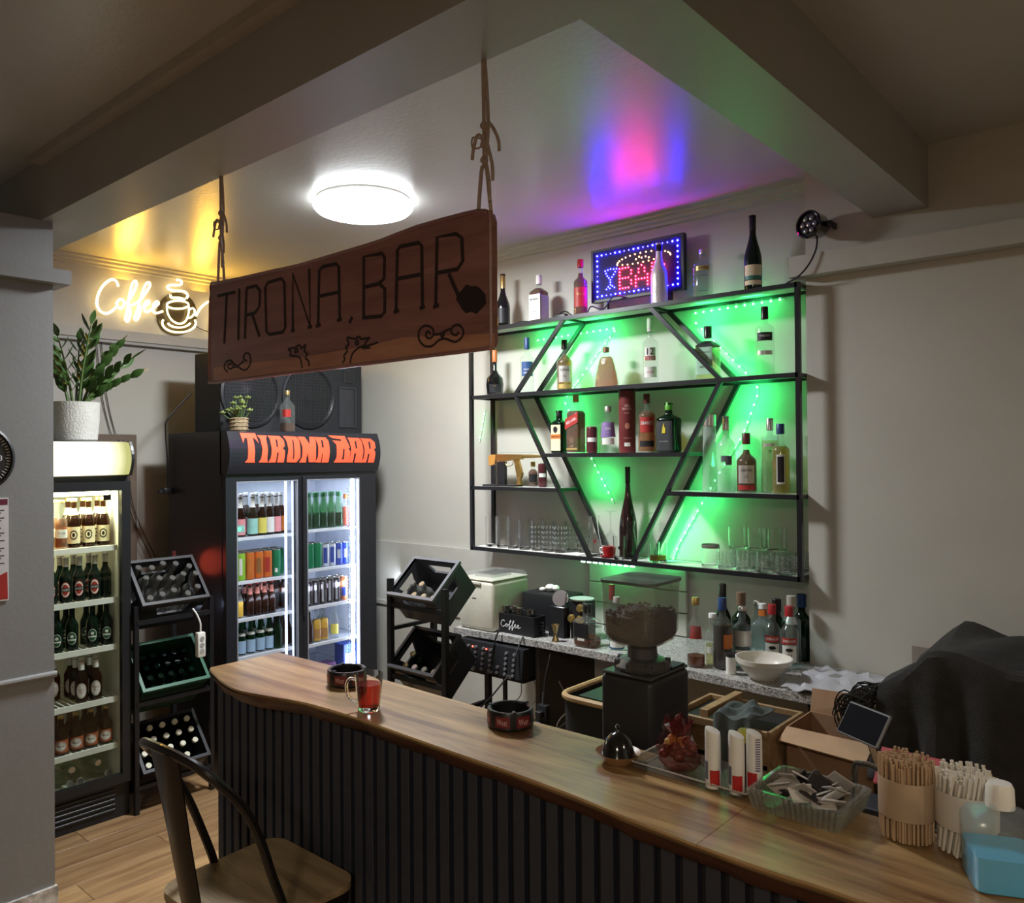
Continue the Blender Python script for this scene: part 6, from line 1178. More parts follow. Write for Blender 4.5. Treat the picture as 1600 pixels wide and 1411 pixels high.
bw = thing('bowl', 'white ceramic bowl on the granite top', 'bowl', (-1.455, 3.44, Z))
G().lathe([(0, 0), (0.05, 0), (0.056, 0.006), (0.095, 0.045), (0.112, 0.070), (0.116, 0.074), (0.119, 0.094), (0.113, 0.094), (0.109, 0.074), (0.09, 0.044), (0.05, 0.012), (0, 0.01)], 36).build('bowl', mat('ceramic_white', (0.66, 0.63, 0.56), 0.25), bw)
gc = G(); random.seed(5)
nx, ny = 14, 10
for i in range(nx + 1):
    for j in range(ny + 1): gc.v.append((-1.34 + 0.36 * i / nx + 0.012 * math.sin(j * 1.7), 3.33 + 0.42 * j / ny + 0.015 * math.sin(i * 1.3), Z + 0.012 + 0.007 * math.sin(i * 1.9 + j) + 0.006 * math.sin(j * 2.3 - i) + 0.003 * random.random()))
for i in range(nx):
    for j in range(ny): k = i * (ny + 1) + j; gc.f.append((k, k + ny + 1, k + ny + 2, k + 1))
n0 = len(gc.v); gc.v += [(x, y, z - 0.004) for x, y, z in gc.v]; gc.f += [tuple(n0 + q for q in reversed(f)) for f in gc.f]
ed = [i * (ny + 1) for i in range(nx + 1)] + [nx * (ny + 1) + j for j in range(1, ny + 1)] + [i * (ny + 1) + ny for i in range(nx - 1, -1, -1)] + [j for j in range(ny - 1, 0, -1)]
gc.f += [(ed[i], ed[(i + 1) % len(ed)], n0 + ed[(i + 1) % len(ed)], n0 + ed[i]) for i in range(len(ed))]
single('cloth', gc, mat('grey_cloth', (0.42, 0.42, 0.44), 0.85), 'crumpled pale grey cloth at the right end of the granite top', 'cloth')

# ================================================================== below the granite
mx = thing('mixer_amplifier', 'black mixer amplifier with rows of knobs under the granite top', 'mixer', (-2.93, 3.45, 0.73))
G().prism([(3.31, 0.745), (3.72, 0.76), (3.72, 0.90), (3.33, 0.90)], 'x', -3.17, -2.70).build('case', mat('mixer_black', (0.02, 0.021, 0.024), 0.4), mx, ws=True, smooth=False)
kn = None; FN = Matrix.Rotation(PI / 2 - 0.13, 4, 'X')
for c_ in range(8):
    for r_ in range(5):
        if c_ == 5 and r_ > 1: continue
        p = (-3.14 + c_ * 0.055 - mx.location.x, 3.3135 + 0.13 * (0.030 * r_) - mx.location.y - 0.002, 0.762 + r_ * 0.027 - mx.location.z)
        if kn is None: kn = G().lathe([(0.009, 0), (0.008, 0.012), (0, 0.012)], 10).xf(FN).build('knob', mat('knob_grey', (0.30, 0.30, 0.32), 0.3, 0.5), mx); o = kn
        else: o = kn.copy(); COL.objects.link(o); o.parent = mx
        o.location = p
for x in (-3.05, -2.95): G().ball((x - mx.location.x, 3.318 - mx.location.y, 0.872 - mx.location.z), 0.005, 8, 5).build('signal_lamp', glow('led_red_small', (1.0, 0.1, 0.06), 4), mx)
for k in range(4): G().box(-3.185 + k * 0.13 - mx.location.x, -3.155 + k * 0.13 - mx.location.x, 3.302 - mx.location.y, 3.309 - mx.location.y, 0.745 - mx.location.z, 0.76 - mx.location.z).build('jack_plate', CAPS, mx)
bl_ = thing('shelf_bracket', 'black bracket carrying the mixer under the granite top', 'bracket', (-2.93, 3.5, 0.70)); G().box(-3.16, -2.71, 3.34, 3.72, 0.722, 0.742).build('plate', BLACKM, bl_, ws=True); [G().box(x, x + 0.02, 3.70, 3.72, 0, 0.722).build('leg', BLACKM, bl_, ws=True) for x in (-3.16, -2.73)]
CORDS = [([(-2.78, 3.30, 0.76), (-2.80, 3.2, 0.68), (-2.86, 3.1, 0.56), (-2.88, 3.05, 0.35), (-2.85, 3.05, 0.02)], 'audio cord dropping from the left of the mixer jack'), ([(-2.55, 3.3, 0.72), (-2.52, 3.25, 0.60), (-2.50, 3.2, 0.5), (-2.35, 3.2, 0.62), (-2.25, 3.3, 0.70)], 'cord looping to the right from the hanging socket strip'), ([(-2.50, 3.22, 0.45), (-2.60, 3.2, 0.35), (-2.7, 3.2, 0.2), (-2.75, 3.2, 0.02)], 'cord leaving the socket strip toward the floor'), ([(-2.48, 3.22, 0.45), (-2.50, 3.2, 0.3), (-2.55, 3.15, 0.15), (-2.55, 3.1, 0.02)], 'cord hanging straight down below the socket strip'), ([(-2.88, 3.37, 1.0), (-2.89, 3.34, 0.955), (-2.90, 3.325, 0.90), (-2.91, 3.315, 0.80)], 'short cord over the granite edge below the coffee box'), ([(-2.74, 3.38, 0.955), (-2.735, 3.36, 0.95), (-2.73, 3.30, 0.87), (-2.72, 3.29, 0.82)], 'second short cord over the granite edge, nearer the jigger')]
for p_, lab_ in CORDS: cable(p_, 0.0045, CABLE, lab_)
ps = thing('socket_strip', 'black socket strip hanging under the granite among cords', 'socket', (-2.50, 3.24, 0.50)); G().rbox(-0.03, 0.03, -0.02, 0.02, 0, 0.18, 0.006, 2).build('body', BLACKP, ps)
for z in (0.04, 0.09, 0.14): G().rbox(-0.018, 0.018, -0.05, -0.02, z - 0.015, z + 0.015, 0.004, 1).build('plug', BLACKP, ps)
G().tube([(0, 0, 0.18), (0, 0.01, 0.30), (0, 0.06, 0.42)], 0.004, 6).build('cord', CABLE, ps)
single('adapter', G().rbox(-2.80, -2.70, 3.36, 3.46, 0.42, 0.50, 0.012, 2).box(-2.78, -2.72, 3.46, 3.69, 0.44, 0.48), mat('adapter_cream', (0.5, 0.47, 0.4), 0.5), 'pale wall adapter behind the hanging cords', 'adapter')
G_w = mat('white_wire', (0.5, 0.48, 0.44), 0.6)
for k in range(4): cable([(-2.95 + 0.09 * k, 3.6, 0.70), (-2.90 + 0.11 * k, 3.55, 0.58), (-2.98 + 0.12 * k, 3.5, 0.45), (-2.88 + 0.1 * k, 3.52, 0.02)], 0.003, G_w, ('pale wire farthest left below the mixer', 'pale wire second from left below the mixer', 'pale wire third from left below the mixer', 'pale wire nearest the basket below the mixer')[k])
bk = thing('storage_basket', 'black fabric basket with rounded wooden rim behind the counter', 'basket', (-1.78, 2.9, 0.0))
def rrect(x0, x1, y0_, y1_, r, n=5):
    out = []
    for cx_, cy_, a0 in ((x1 - r, y1_ - r, 0), (x0 + r, y1_ - r, PI / 2), (x0 + r, y0_ + r, PI), (x1 - r, y0_ + r, 3 * PI / 2)):
        for i in range(n + 1): a = a0 + PI / 2 * i / n; out.append((cx_ + r * math.cos(a), cy_ + r * math.sin(a)))
    return out
o1 = rrect(-2.01, -1.65, 2.70, 3.10, 0.07); i1 = rrect(-2.0, -1.66, 2.71, 3.09, 0.065)
g = G(); n = len(o1)
for ring_, z in ((o1, 0.62), (o1, 0.935), (i1, 0.935), (i1, 0.65)):
    g.v += [(-1.83 + (x + 1.83) * (0.95 if z < 0.7 else 1), 2.9 + (y - 2.9) * (0.95 if z < 0.7 else 1), z) for x, y in ring_]
for k in range(3):
    for i in range(n): g.f.append((k * n + i, k * n + (i + 1) % n, (k + 1) * n + (i + 1) % n, (k + 1) * n + i))
g.f.append(tuple(range(n - 1, -1, -1))); g.f.append(tuple(range(3 * n, 4 * n))); g.build('basket', mat('black_fabric', (0.014, 0.015, 0.016), 0.85, bump=0.3, bscale=200), bk, ws=True)
G().tube([(x, y, 0.94) for x, y in o1], 0.013, 8, True).build('rim', wood('bamboo_rim', (0.34, 0.21, 0.09), (0.5, 0.34, 0.16), 'x', 0.5, 2, 6), bk, ws=True)
G().box(-1.95, -1.71, 2.76, 3.04, 0.925, 0.938).build('lid_pad', BLACKP, bk, ws=True)
st_ = thing('low_cabinet', 'dark low cabinet under the basket behind the counter', 'cabinet', (-1.78, 2.9, 0)); G().box(-2.05, -1.635, 2.68, 3.12, 0, 0.618).build('body', DKB, st_, ws=True)
for x in (-1.92, -1.735): G().box(x - 0.12, x + 0.06, 2.668, 2.68, 0.05, 0.58).build('door', DKB, st_, ws=True)
# wooden crate with dark cloth
wc = thing('wooden_crate', 'open pale wooden crate behind the counter below the granite top', 'crate', (-1.38, 3.05, 0.0))
PINE = wood('pine', (0.22, 0.13, 0.055), (0.38, 0.25, 0.12), 'x', 0.6, 2, 8)
for x0, x1, y0_, y1_, z0, z1 in ((-1.62, -1.22, 2.92, 2.935, 0.62, 0.76), (-1.62, -1.22, 2.92, 2.935, 0.78, 0.905), (-1.62, -1.605, 2.935, 3.25, 0.62, 0.90), (-1.235, -1.22, 2.935, 3.25, 0.62, 0.90), (-1.62, -1.22, 3.25, 3.265, 0.62, 0.90), (-1.62, -1.22, 2.905, 2.92, 0.88, 0.91), (-1.50, -1.465, 2.935, 3.25, 0.905, 0.935)):
    G().rbox(x0, x1, y0_, y1_, z0, z1, 0.002, 1).build('slat', PINE, wc, ws=True, smooth=False)
G().box(-1.62, -1.22, 2.92, 3.265, 0.0, 0.62).build('stand', DKB, wc, ws=True); G().box(-1.60, -1.24, 2.94, 3.245, 0.84, 0.88).build('contents', BLACKP, wc, ws=True)
def drape(name, x0, x1, y0_, y1_, zt_, drop_front, m, label, n=16, sag=0.01, side=None, seed=3, drop_side=0.0):
    random.seed(seed); g = G(); rows = 22
    for i in range(n + 1):
        for j in range(rows + 1):
            u = i / n; v = j / rows; x = x0 + (x1 - x0) * u
            if v < 0.45:
                t = 1 - v / 0.45; y = y0_ + (y1_ - y0_) * t; z = zt_ + sag * math.sin(u * 9 + t * 4) + sag * 0.7 * math.sin(u * 17 - t * 6)
            else:
                t = (v - 0.45) / 0.55; y = y0_ - 0.012 - 0.02 * t * math.sin(u * 14) - 0.01 * t; z = zt_ + sag * math.sin(u * 9) * (1 - t) - drop_front * t * (0.85 + 0.15 * math.sin(u * 5 + 1))
            g.v.append((x, y, z))
    for i in range(n):
        for j in range(rows): k = i * (rows + 1) + j; g.f.append((k, k + rows + 1, k + rows + 2, k + 1))
    o = single(name, g, m, label, 'cloth'); md = o.modifiers.new('t', 'SOLIDIFY'); md.thickness = 0.004; return o
drape('cloth', -1.42, -1.27, 2.90, 3.10, 0.945, 0.22, mat('green_grey_cloth', (0.07, 0.085, 0.08), 0.9), 'green-grey cloth hanging over the wooden crate edge')
# cardboard box
CARD = mat('cardboard', (0.34, 0.20, 0.115), 0.8, var=0.1); cd = thing('cardboard_box', 'brown open cardboard box right of the wooden crate', 'box', (-1.06, 3.16, 0.0))
for k, (x0, x1, y0_, y1_) in enumerate(((-1.205, -0.90, 3.05, 3.055), (-1.205, -0.90, 3.285, 3.29), (-1.205, -1.20, 3.055, 3.285), (-0.905, -0.90, 3.055, 3.285))): G().box(x0, x1, y0_, y1_, 0.42, 0.90).build('side_panel', CARD, cd, ws=True, smooth=False)
G().box(-1.205, -0.90, 3.05, 3.29, 0.415, 0.42).build('bottom', CARD, cd, ws=True)
G().add([(-1.205, 3.29, 0.90), (-0.90, 3.29, 0.90), (-0.90, 3.31, 1.0), (-1.205, 3.315, 0.985), (-1.205, 3.294, 0.90), (-0.90, 3.294, 0.90), (-0.90, 3.314, 1.0), (-1.205, 3.319, 0.985)], [(0, 1, 2, 3), (7, 6, 5, 4), (0, 4, 5, 1), (1, 5, 6, 2), (2, 6, 7, 3), (3, 7, 4, 0)]).build('flap', CARD, cd, ws=True, smooth=False)
G().add([(-1.205, 3.05, 0.90), (-0.90, 3.05, 0.90), (-0.90, 2.96, 0.86), (-1.205, 2.97, 0.87), (-1.205, 3.053, 0.896), (-0.90, 3.053, 0.896), (-0.90, 2.963, 0.855), (-1.205, 2.973, 0.865)], [(0, 1, 2, 3), (7, 6, 5, 4), (0, 4, 5, 1), (1, 5, 6, 2), (2, 6, 7, 3), (3, 7, 4, 0)]).build('flap', mat('cardboard_light', (0.45, 0.29, 0.17), 0.8), cd, ws=True, smooth=False)
st2 = thing('low_shelf', 'dark low shelf carrying the cardboard box', 'shelf', (-1.06, 3.1, 0)); [G().box(*q).build('board', DKB, st2, ws=True) for q in ((-1.21, -0.90, 3.03, 3.31, 0.38, 0.414), (-1.21, -1.19, 3.03, 3.31, 0, 0.38), (-0.92, -0.90, 3.03, 3.31, 0, 0.38))]

# ================================================================== things on the bar counter
Z = 1.1812
def ashtray(label, x, y, rz):
    t = thing('ashtray', label, 'ashtray', (x, y, Z), (0, 0, rz), 'black ashtrays'); R = 0.064; h = 0.05
    G().lathe([(0, 0), (R * 0.94, 0), (R, 0.004), (R, h - 0.003), (R * 0.97, h), (R * 0.86, h), (R * 0.80, h - 0.004), (R * 0.76, 0.012), (0, 0.010)], 40).build('body', mat('ashtray_black', (0.010, 0.010, 0.011), 0.3), t)
    for k in range(3):
        a = to_cam(x, y) - rz + (k - 1) * 0.95 - 0.35
        rp_ = G().patch(R + 0.0007, 0.010, 0.040, a, 0.33, n=10).build('red_panel', mat('ashtray_red', (0.14, 0.012, 0.016), 0.4), t, recalc=False); text_wrap('lettering', 'West', 0.016, mat('print_pink', (0.62, 0.4, 0.38), 0.5), rp_, R + 0.0015, 0.025, a - 0.02, 0.030)
    for k in range(3):
        a = k * 2 * PI / 3 + 0.4; G().tube([(R * 0.78 * math.cos(a), R * 0.78 * math.sin(a), h - 0.002), (R * 1.0 * math.cos(a), R * 1.0 * math.sin(a), h - 0.002)], 0.006, 8).build('rest_groove', BLACKP, t)
    return t
ashtray('black ashtray with red panels near the left end of the counter', -2.125, 1.70, 0.2); ashtray('black ashtray with red panels in the middle of the counter, right of the tea', -1.455, 1.735, 1.0)
mg = thing('tea_mug', 'clear glass mug of red tea on the counter', 'mug', (-1.855, 1.565, Z))
mp_ = [(0, 0), (0.030, 0), (0.033, 0.006), (0.040, 0.08), (0.042, 0.108), (0.0395, 0.108), (0.0375, 0.08), (0.031, 0.014), (0, 0.011)]
G().lathe(mp_, 32).build('glass', REALG, mg); G().lathe([(0, 0.0112), (0.0306, 0.0143), (0.0362, 0.078), (0, 0.078)], 32).build('tea', thin('red_tea', (0.75, 0.16, 0.12), 0.05, haze=0.12, hcol=(0.5, 0.05, 0.03)), mg)
a = math.radians(222); dx, dy = math.cos(a), math.sin(a)
G().tube(smoothpath([(dx * 0.036, dy * 0.036, 0.088), (dx * 0.056, dy * 0.056, 0.092), (dx * 0.066, dy * 0.066, 0.07), (dx * 0.058, dy * 0.058, 0.038), (dx * 0.034, dy * 0.034, 0.024)], 5), 0.005, 8).build('handle', REALG, mg)
# coffee grinder
gd = thing('coffee_grinder', 'black coffee grinder with clear bean hopper behind the counter', 'grinder', (-1.185, 2.0, 1.006))
GB = mat('grinder_black', (0.022, 0.022, 0.025), 0.42); bg = lambda g, nm, m, sm=True: g.build(nm, m, gd, ws=True, smooth=sm)
bg(G().rbox(-1.265, -1.105, 1.895, 2.105, 1.006, 1.325, 0.014, 3), 'body', GB)
bg(G().rbox(-1.262, -1.108, 1.898, 2.102, 1.326, 1.334, 0.003, 1), 'top_plate', mat('grinder_top', (0.05, 0.055, 0.055), 0.25), False)
bg(G().lathe([(0.075, 1.335), (0.078, 1.345), (0.062, 1.362), (0.05, 1.364), (0.042, 1.366), (0.04, 1.395), (0.0, 1.395)], 28, (-1.185, 1.985)), 'collar', mat('grinder_collar', (0.06, 0.058, 0.055), 0.35))
for k in range(8): a = k * PI / 4; bg(G().rbox(-1.185 + 0.07 * math.cos(a) - 0.008, -1.185 + 0.07 * math.cos(a) + 0.008, 1.985 + 0.07 * math.sin(a) - 0.008, 1.985 + 0.07 * math.sin(a) + 0.008, 1.336, 1.362, 0.003, 1), 'collar_lug', MATS['grinder_collar'], False)
bg(G().box(-1.15, -1.112, 2.02, 2.09, 1.3345, 1.340), 'control_pad', BLACKP, False)
def hopper(x0, x1, y0_, y1_, r, off): return rrect(x0 + off, x1 - off, y0_ + off, y1_ - off, r)
HP = CLEARB
lv = [((-1.225, -1.145, 1.945, 2.025), 1.396, 0.02), ((-1.255, -1.118, 1.905, 2.06), 1.414, 0.028), ((-1.264, -1.108, 1.896, 2.068), 1.44, 0.028), ((-1.268, -1.104, 1.892, 2.072), 1.575, 0.028)]
g = G(); n = None
for (bx, z, r) in lv:
    rr = rrect(*bx, r); n = len(rr); g.v += [(x, y, z) for x, y in rr]
for k in range(3):
    for i in range(n): g.f.append((k * n + i, k * n + (i + 1) % n, (k + 1) * n + (i + 1) % n, (k + 1) * n + i))
bg(g, 'hopper', thin('hopper_plastic', (0.80, 0.80, 0.78), 0.08, 1.7, haze=0.22, hcol=(0.45, 0.45, 0.42)))
bg(G().prism(rrect(-1.272, -1.10, 1.888, 2.076, 0.03), 'z', 1.576, 1.584), 'hopper_lid', mat('lid_smoke', (0.10, 0.13, 0.12), 0.15, coat=0.4))
g = G(); lv2 = [((-1.22, -1.15, 1.95, 2.02), 1.398, 0.02), ((-1.251, -1.122, 1.909, 2.056), 1.416, 0.028), ((-1.260, -1.112, 1.900, 2.064), 1.432, 0.028), ((-1.262, -1.110, 1.898, 2.066), 1.485, 0.028), ((-1.23, -1.14, 1.94, 2.03), 1.498, 0.02)]
for (bx, z, r) in lv2:
    rr = rrect(*bx, r); n = len(rr); g.v += [(x, y, z) for x, y in rr]
for k in range(4):
    for i in range(n): g.f.append((k * n + i, k * n + (i + 1) % n, (k + 1) * n + (i + 1) % n, (k + 1) * n + i))
g.f.append(tuple(range(n - 1, -1, -1))); g.f.append(tuple(range(4 * n, 5 * n))); BEAN = mat('coffee_beans', (0.035, 0.018, 0.011), 0.45, var=0.4, vscale=120, bump=0.8, bscale=150)
bg(g, 'bean_mass', BEAN)
random.seed(9); g = G()
for k in range(170):
    x, y = random.uniform(-1.256, -1.116), random.uniform(1.905, 2.06); zz = 1.492 + random.uniform(-0.004, 0.008); k0 = len(g.v)
    g.lathe([(0, -0.004), (0.004, -0.002), (0.0045, 0.001), (0, 0.004)], 6); g.xf(Matrix.Translation((x, y, zz)) @ Matrix.Rotation(random.uniform(0, 3), 4, 'Z') @ Matrix.Diagonal((1.5, 1, 1, 1)), k0)
tag(bg(g, 'loose_beans', BEAN), kind='stuff')
text_flat('lettering', 'COFFEMA', 0.008, WHITEPR, gd, (0.0812, 0.03, 0.152), (0, 1, 0), (0, 0, 1), 0.07)
G().lathe([(0.016, 0), (0.016, 0.0008), (0.009, 0.0008), (0.009, 0)], 20).xf(Matrix.Translation((0.0805, 0.03, 0.19)) @ CX).build('logo', WHITEPR, gd); G().ring([(-0.014, 0.135), (0.075, 0.135), (0.075, 0.215), (-0.014, 0.215)], [(-0.013, 0.136), (0.074, 0.136), (0.074, 0.214), (-0.013, 0.214)], 'x', 0.0802, 0.0808).build('logo_frame', MATS['grinder_collar'], gd)
# bell sweet dish
bd = thing('bell_dish', 'shiny black bell-shaped cloche on a round wooden dish', 'dish', (-1.085, 1.70, Z))
G().lathe([(0, 0), (0.034, 0), (0.042, 0.008), (0.053, 0.022), (0.055, 0.025), (0.048, 0.022), (0.036, 0.013), (0, 0.012)], 32).build('wooden_dish', wood('dish_wood', (0.2, 0.10, 0.04), (0.36, 0.2, 0.09), 'x', 0.4, 4, 4), bd)
G().lathe([(0.041, 0.016), (0.042, 0.02), (0.036, 0.035), (0.031, 0.052), (0.018, 0.066), (0.006, 0.071), (0.003, 0.078), (0.007, 0.084), (0.004, 0.090), (0, 0.0905)], 32).build('bell', BLACKG, bd)
# tray with treats
mat('print_violet', (0.16, 0.12, 0.25), 0.5)
tr = thing('glass_tray', 'clear rectangular pressed-glass tray on the counter', 'tray', (-0.90, 1.755, Z))
TG = thin('tray_glass', (0.80, 0.81, 0.80), 0.05, haze=0.12, hcol=(0.55, 0.55, 0.52), ior=1.7)
tx = Matrix.Rotation(-0.02, 4, 'Z')
G().box(-0.135, 0.135, -0.062, 0.062, 0.0, 0.004).xf(tx).build('base', TG, tr, smooth=False)
g = G(); o_ = [(-0.148, -0.072), (0.148, -0.072), (0.148, 0.072), (-0.148, 0.072)]; i_ = [(-0.13, -0.058), (0.13, -0.058), (0.13, 0.058), (-0.13, 0.058)]
g.add([(x, y, 0.014) for x, y in o_] + [(x, y, 0.003) for x, y in i_] + [(x, y, 0.017) for x, y in o_] + [(x, y, 0.006) for x, y in i_], [(i, (i + 1) % 4, 4 + (i + 1) % 4, 4 + i) for i in range(4)] + [(8 + (i + 1) % 4, 8 + i, 12 + i, 12 + (i + 1) % 4) for i in range(4)] + [((i + 1) % 4, i, 8 + i, 8 + (i + 1) % 4) for i in range(4)]).xf(tx).build('sloped_rim', TG, tr, smooth=False)
g = G()
for i in range(60): g.ball((-0.145 + i * 0.0049, -0.071, 0.016), 0.0024, 5, 3)
for i in range(28): g.ball((0.147, -0.07 + i * 0.005, 0.016), 0.0024, 5, 3).ball((-0.147, -0.07 + i * 0.005, 0.016), 0.0024, 5, 3)
tag(g.xf(tx).build('beaded_edge', mat('glass_beads', (0.62, 0.6, 0.56), 0.12, 0.3), tr), kind='stuff')
Zt = Z + 0.0043
bgz = thing('candy_bag', 'dark red cellophane bag of nuts and sweets on the glass tray', 'bag', (-0.952, 1.752, Zt + 0.002))
random.seed(21); g = G()
pr_ = [(0.038, 0.0), (0.052, 0.012), (0.054, 0.035), (0.047, 0.06), (0.034, 0.078), (0.038, 0.092), (0.03, 0.118)]; n = 20
for k, (r, z) in enumerate(pr_):
    for i in range(n): a = 2 * PI * i / n; q = r * (1 + 0.09 * math.sin(3 * a + k) + 0.07 * math.sin(7 * a - k * 2)); g.v.append((q * math.cos(a), q * math.sin(a) * 0.62, z + 0.006 * math.sin(5 * a + k)))
for k in range(len(pr_) - 1):
    for i in range(n): g.f.append((k * n + i, k * n + (i + 1) % n, (k + 1) * n + (i + 1) % n, (k + 1) * n + i))
g.f.append(tuple(range(n - 1, -1, -1))); g.build('cellophane', thin('red_film', (0.90, 0.66, 0.62), 0.12, haze=0.05, hcol=(0.20, 0.01, 0.02)), bgz)
g = G(); g.v = []
for i in range(14):
    a = 2 * PI * i / 14; g.v += [(0.020 * math.cos(a), 0.012 * math.sin(a), 0.076), ((0.036 + 0.012 * math.sin(i * 2.3)) * math.cos(a), (0.024 + 0.008 * math.cos(i * 3.1)) * math.sin(a), 0.108 + 0.012 * math.sin(i * 1.9))]
g.f = [(2 * i, 2 * ((i + 1) % 14), 2 * ((i + 1) % 14) + 1, 2 * i + 1) for i in range(14)]; g.build('gathered_top', mat('film_maroon', (0.10, 0.012, 0.02), 0.25), bgz, smooth=False)
NUT = mat('nut_red', (0.15, 0.04, 0.028), 0.4); NUT2 = mat('biscuit_gold', (0.42, 0.24, 0.06), 0.6)
for k in range(30):
    a = random.uniform(0, 2 * PI); r = random.uniform(0.012, 0.043); z = random.uniform(0.014, 0.066); rr = 0.0125 * (1 if z < 0.045 else 0.9)
    G().ball((r * math.cos(a), r * math.sin(a) * 0.6, z), rr, 9, 6, 0.85).build('sweet', NUT if k % 4 else NUT2, bgz)
for k, (x, y, h_, rz) in enumerate(((-0.838, 1.700, 0.129, 0), (-0.785, 1.705, 0.130, 0), (-0.762, 1.745, 0.128, 0.9))):
    a = to_cam(x, y); t = thing('treat_tube', ('white slant-capped tube with red print, leftmost of three', 'white slant-capped tube with red print, middle of three', 'white slant-capped tube with barcode, rightmost of three')[k], 'tube', (x, y, Zt), (0, 0, 0), 'white tubes on tray')
    r = 0.0172; g = G().lathe([(0, 0), (r * 0.95, 0), (r, 0.004), (r, h_ - 0.012), (r * 0.94, h_ - 0.003), (0, h_ - 0.0005)], 24); g.v = [(p[0], p[1], p[2] - (0.35 * (p[0] * math.cos(a + 1.2) + p[1] * math.sin(a + 1.2)) if p[2] > h_ * 0.8 else 0)) for p in g.v]; g.build('body', WHITEP, t)
    G().patch(r + 0.0005, 0.008, 0.042, a + (0.25, 0.1, -0.35)[k], 0.65, n=8).build('red_print', REDPR, t, recalc=False)
    if k < 2: G().patch(r + 0.0005, 0.02, 0.06, a - 0.95, 0.3, n=6).build('blue_print', mat('print_bluegrey', (0.12, 0.15, 0.2), 0.5), t, recalc=False)
    else:
        for j in range(14): G().patch(r + 0.0005, 0.046 + j * 0.0052, 0.049 + j * 0.0052, a + 0.45, 0.32, n=4).build('barcode_bar', mat('print_violet', (0.16, 0.12, 0.25), 0.5), t, recalc=False)
    if k < 2:
        for j in range(10): G().patch(r + 0.0005, 0.055 + j * 0.006, 0.057 + j * 0.006, a - 1.25, 0.14, n=3).build('print_line', MATS['print_violet'], t, recalc=False)

yt = thing('treat_tube', 'brown tube with yellow cap standing behind the white tubes', 'tube', (-0.795, 1.772, Zt)); G().lathe([(0, 0), (0.015, 0), (0.0155, 0.003), (0.0155, 0.092), (0, 0.0925)], 20).build('body', mat('tube_brown', (0.05, 0.03, 0.02), 0.4), yt); G().lathe([(0.0158, 0.093), (0.016, 0.094), (0.016, 0.116), (0.014, 0.118), (0, 0.118)], 20).build('cap', mat('cap_yellow', (0.5, 0.42, 0.04), 0.4), yt)
# cut-glass dish with sugar sachets
dg = thing('glass_dish', 'cut-glass rectangular dish full of sachets on the counter', 'dish', (-0.64, 1.735, Z), (0, 0, -0.02))
o0 = rrect(-0.085, 0.085, -0.078, 0.078, 0.014, 3); o1 = rrect(-0.095, 0.095, -0.088, 0.088, 0.014, 3); i1 = rrect(-0.086, 0.086, -0.079, 0.079, 0.012, 3); i0 = rrect(-0.078, 0.078, -0.071, 0.071, 0.012, 3); n = len(o0); g = G()
for rr, z in ((o0, 0), (o1, 0.045), (i1, 0.045), (i0, 0.010)): g.v += [(x, y, z) for x, y in rr]
for k in range(3):
    for i in range(n): g.f.append((k * n + i, k * n + (i + 1) % n, (k + 1) * n + (i + 1) % n, (k + 1) * n + i))
g.f.append(tuple(range(n - 1, -1, -1))); g.f.append(tuple(range(3 * n, 4 * n))); DG = thin('cut_glass', (0.86, 0.88, 0.85), 0.04, 1.7, haze=0.10, hcol=(0.7, 0.7, 0.66)); g.build('bowl', thin('crystal', (0.88, 0.89, 0.87), 0.06, 1.7, haze=0.07, hcol=(0.7, 0.7, 0.66)), dg)
g = G()
for i in range(17): x = -0.084 + i * 0.0105; g.tube([(x, -0.079, 0.004), (x * 1.1, -0.089, 0.042)], 0.0042, 6).tube([(x, 0.079, 0.004), (x * 1.1, 0.089, 0.042)], 0.0042, 6)
for i in range(15): y = -0.074 + i * 0.0105; g.tube([(0.086, y, 0.004), (0.096, y * 1.1, 0.042)], 0.0042, 6).tube([(-0.086, y, 0.004), (-0.096, y * 1.1, 0.042)], 0.0042, 6)
tag(g.build('cut_ribs', DG, dg), kind='stuff')
random.seed(4); SAC = mat('sachet_paper', (0.42, 0.38, 0.34), 0.6, var=0.1); SAD = mat('sachet_dark', (0.03, 0.025, 0.025), 0.5); SAW = mat('sachet_white', (0.62, 0.60, 0.56), 0.6); s0 = {}
for k in range(28):
    m_ = (SAC, SAW, SAD, SAC)[k % 4]; x = random.uniform(-0.055, 0.055); y = random.uniform(-0.045, 0.045); nm_ = ('grey', 'white', 'dark', 'grey')[k % 4]
    if nm_ not in s0: o = G().rbox(-0.024, 0.024, -0.017, 0.017, -0.0018, 0.0018, 0.0015, 1).build('sachet', m_); s0[nm_] = o
    else: o = s0[nm_].copy(); COL.objects.link(o)
    tag(o, nm_ + ' paper sachet heaped in the cut-glass dish', 'sachet', nm_ + ' sachets in dish'); o.location = (-0.64 + x, 1.735 + y, Z + 0.024 + 0.028 * (k / 28) + 0.012 * random.random()); o.rotation_euler = (random.uniform(-1.0, 1.0), random.uniform(-0.7, 0.7), random.uniform(0, 3.1))
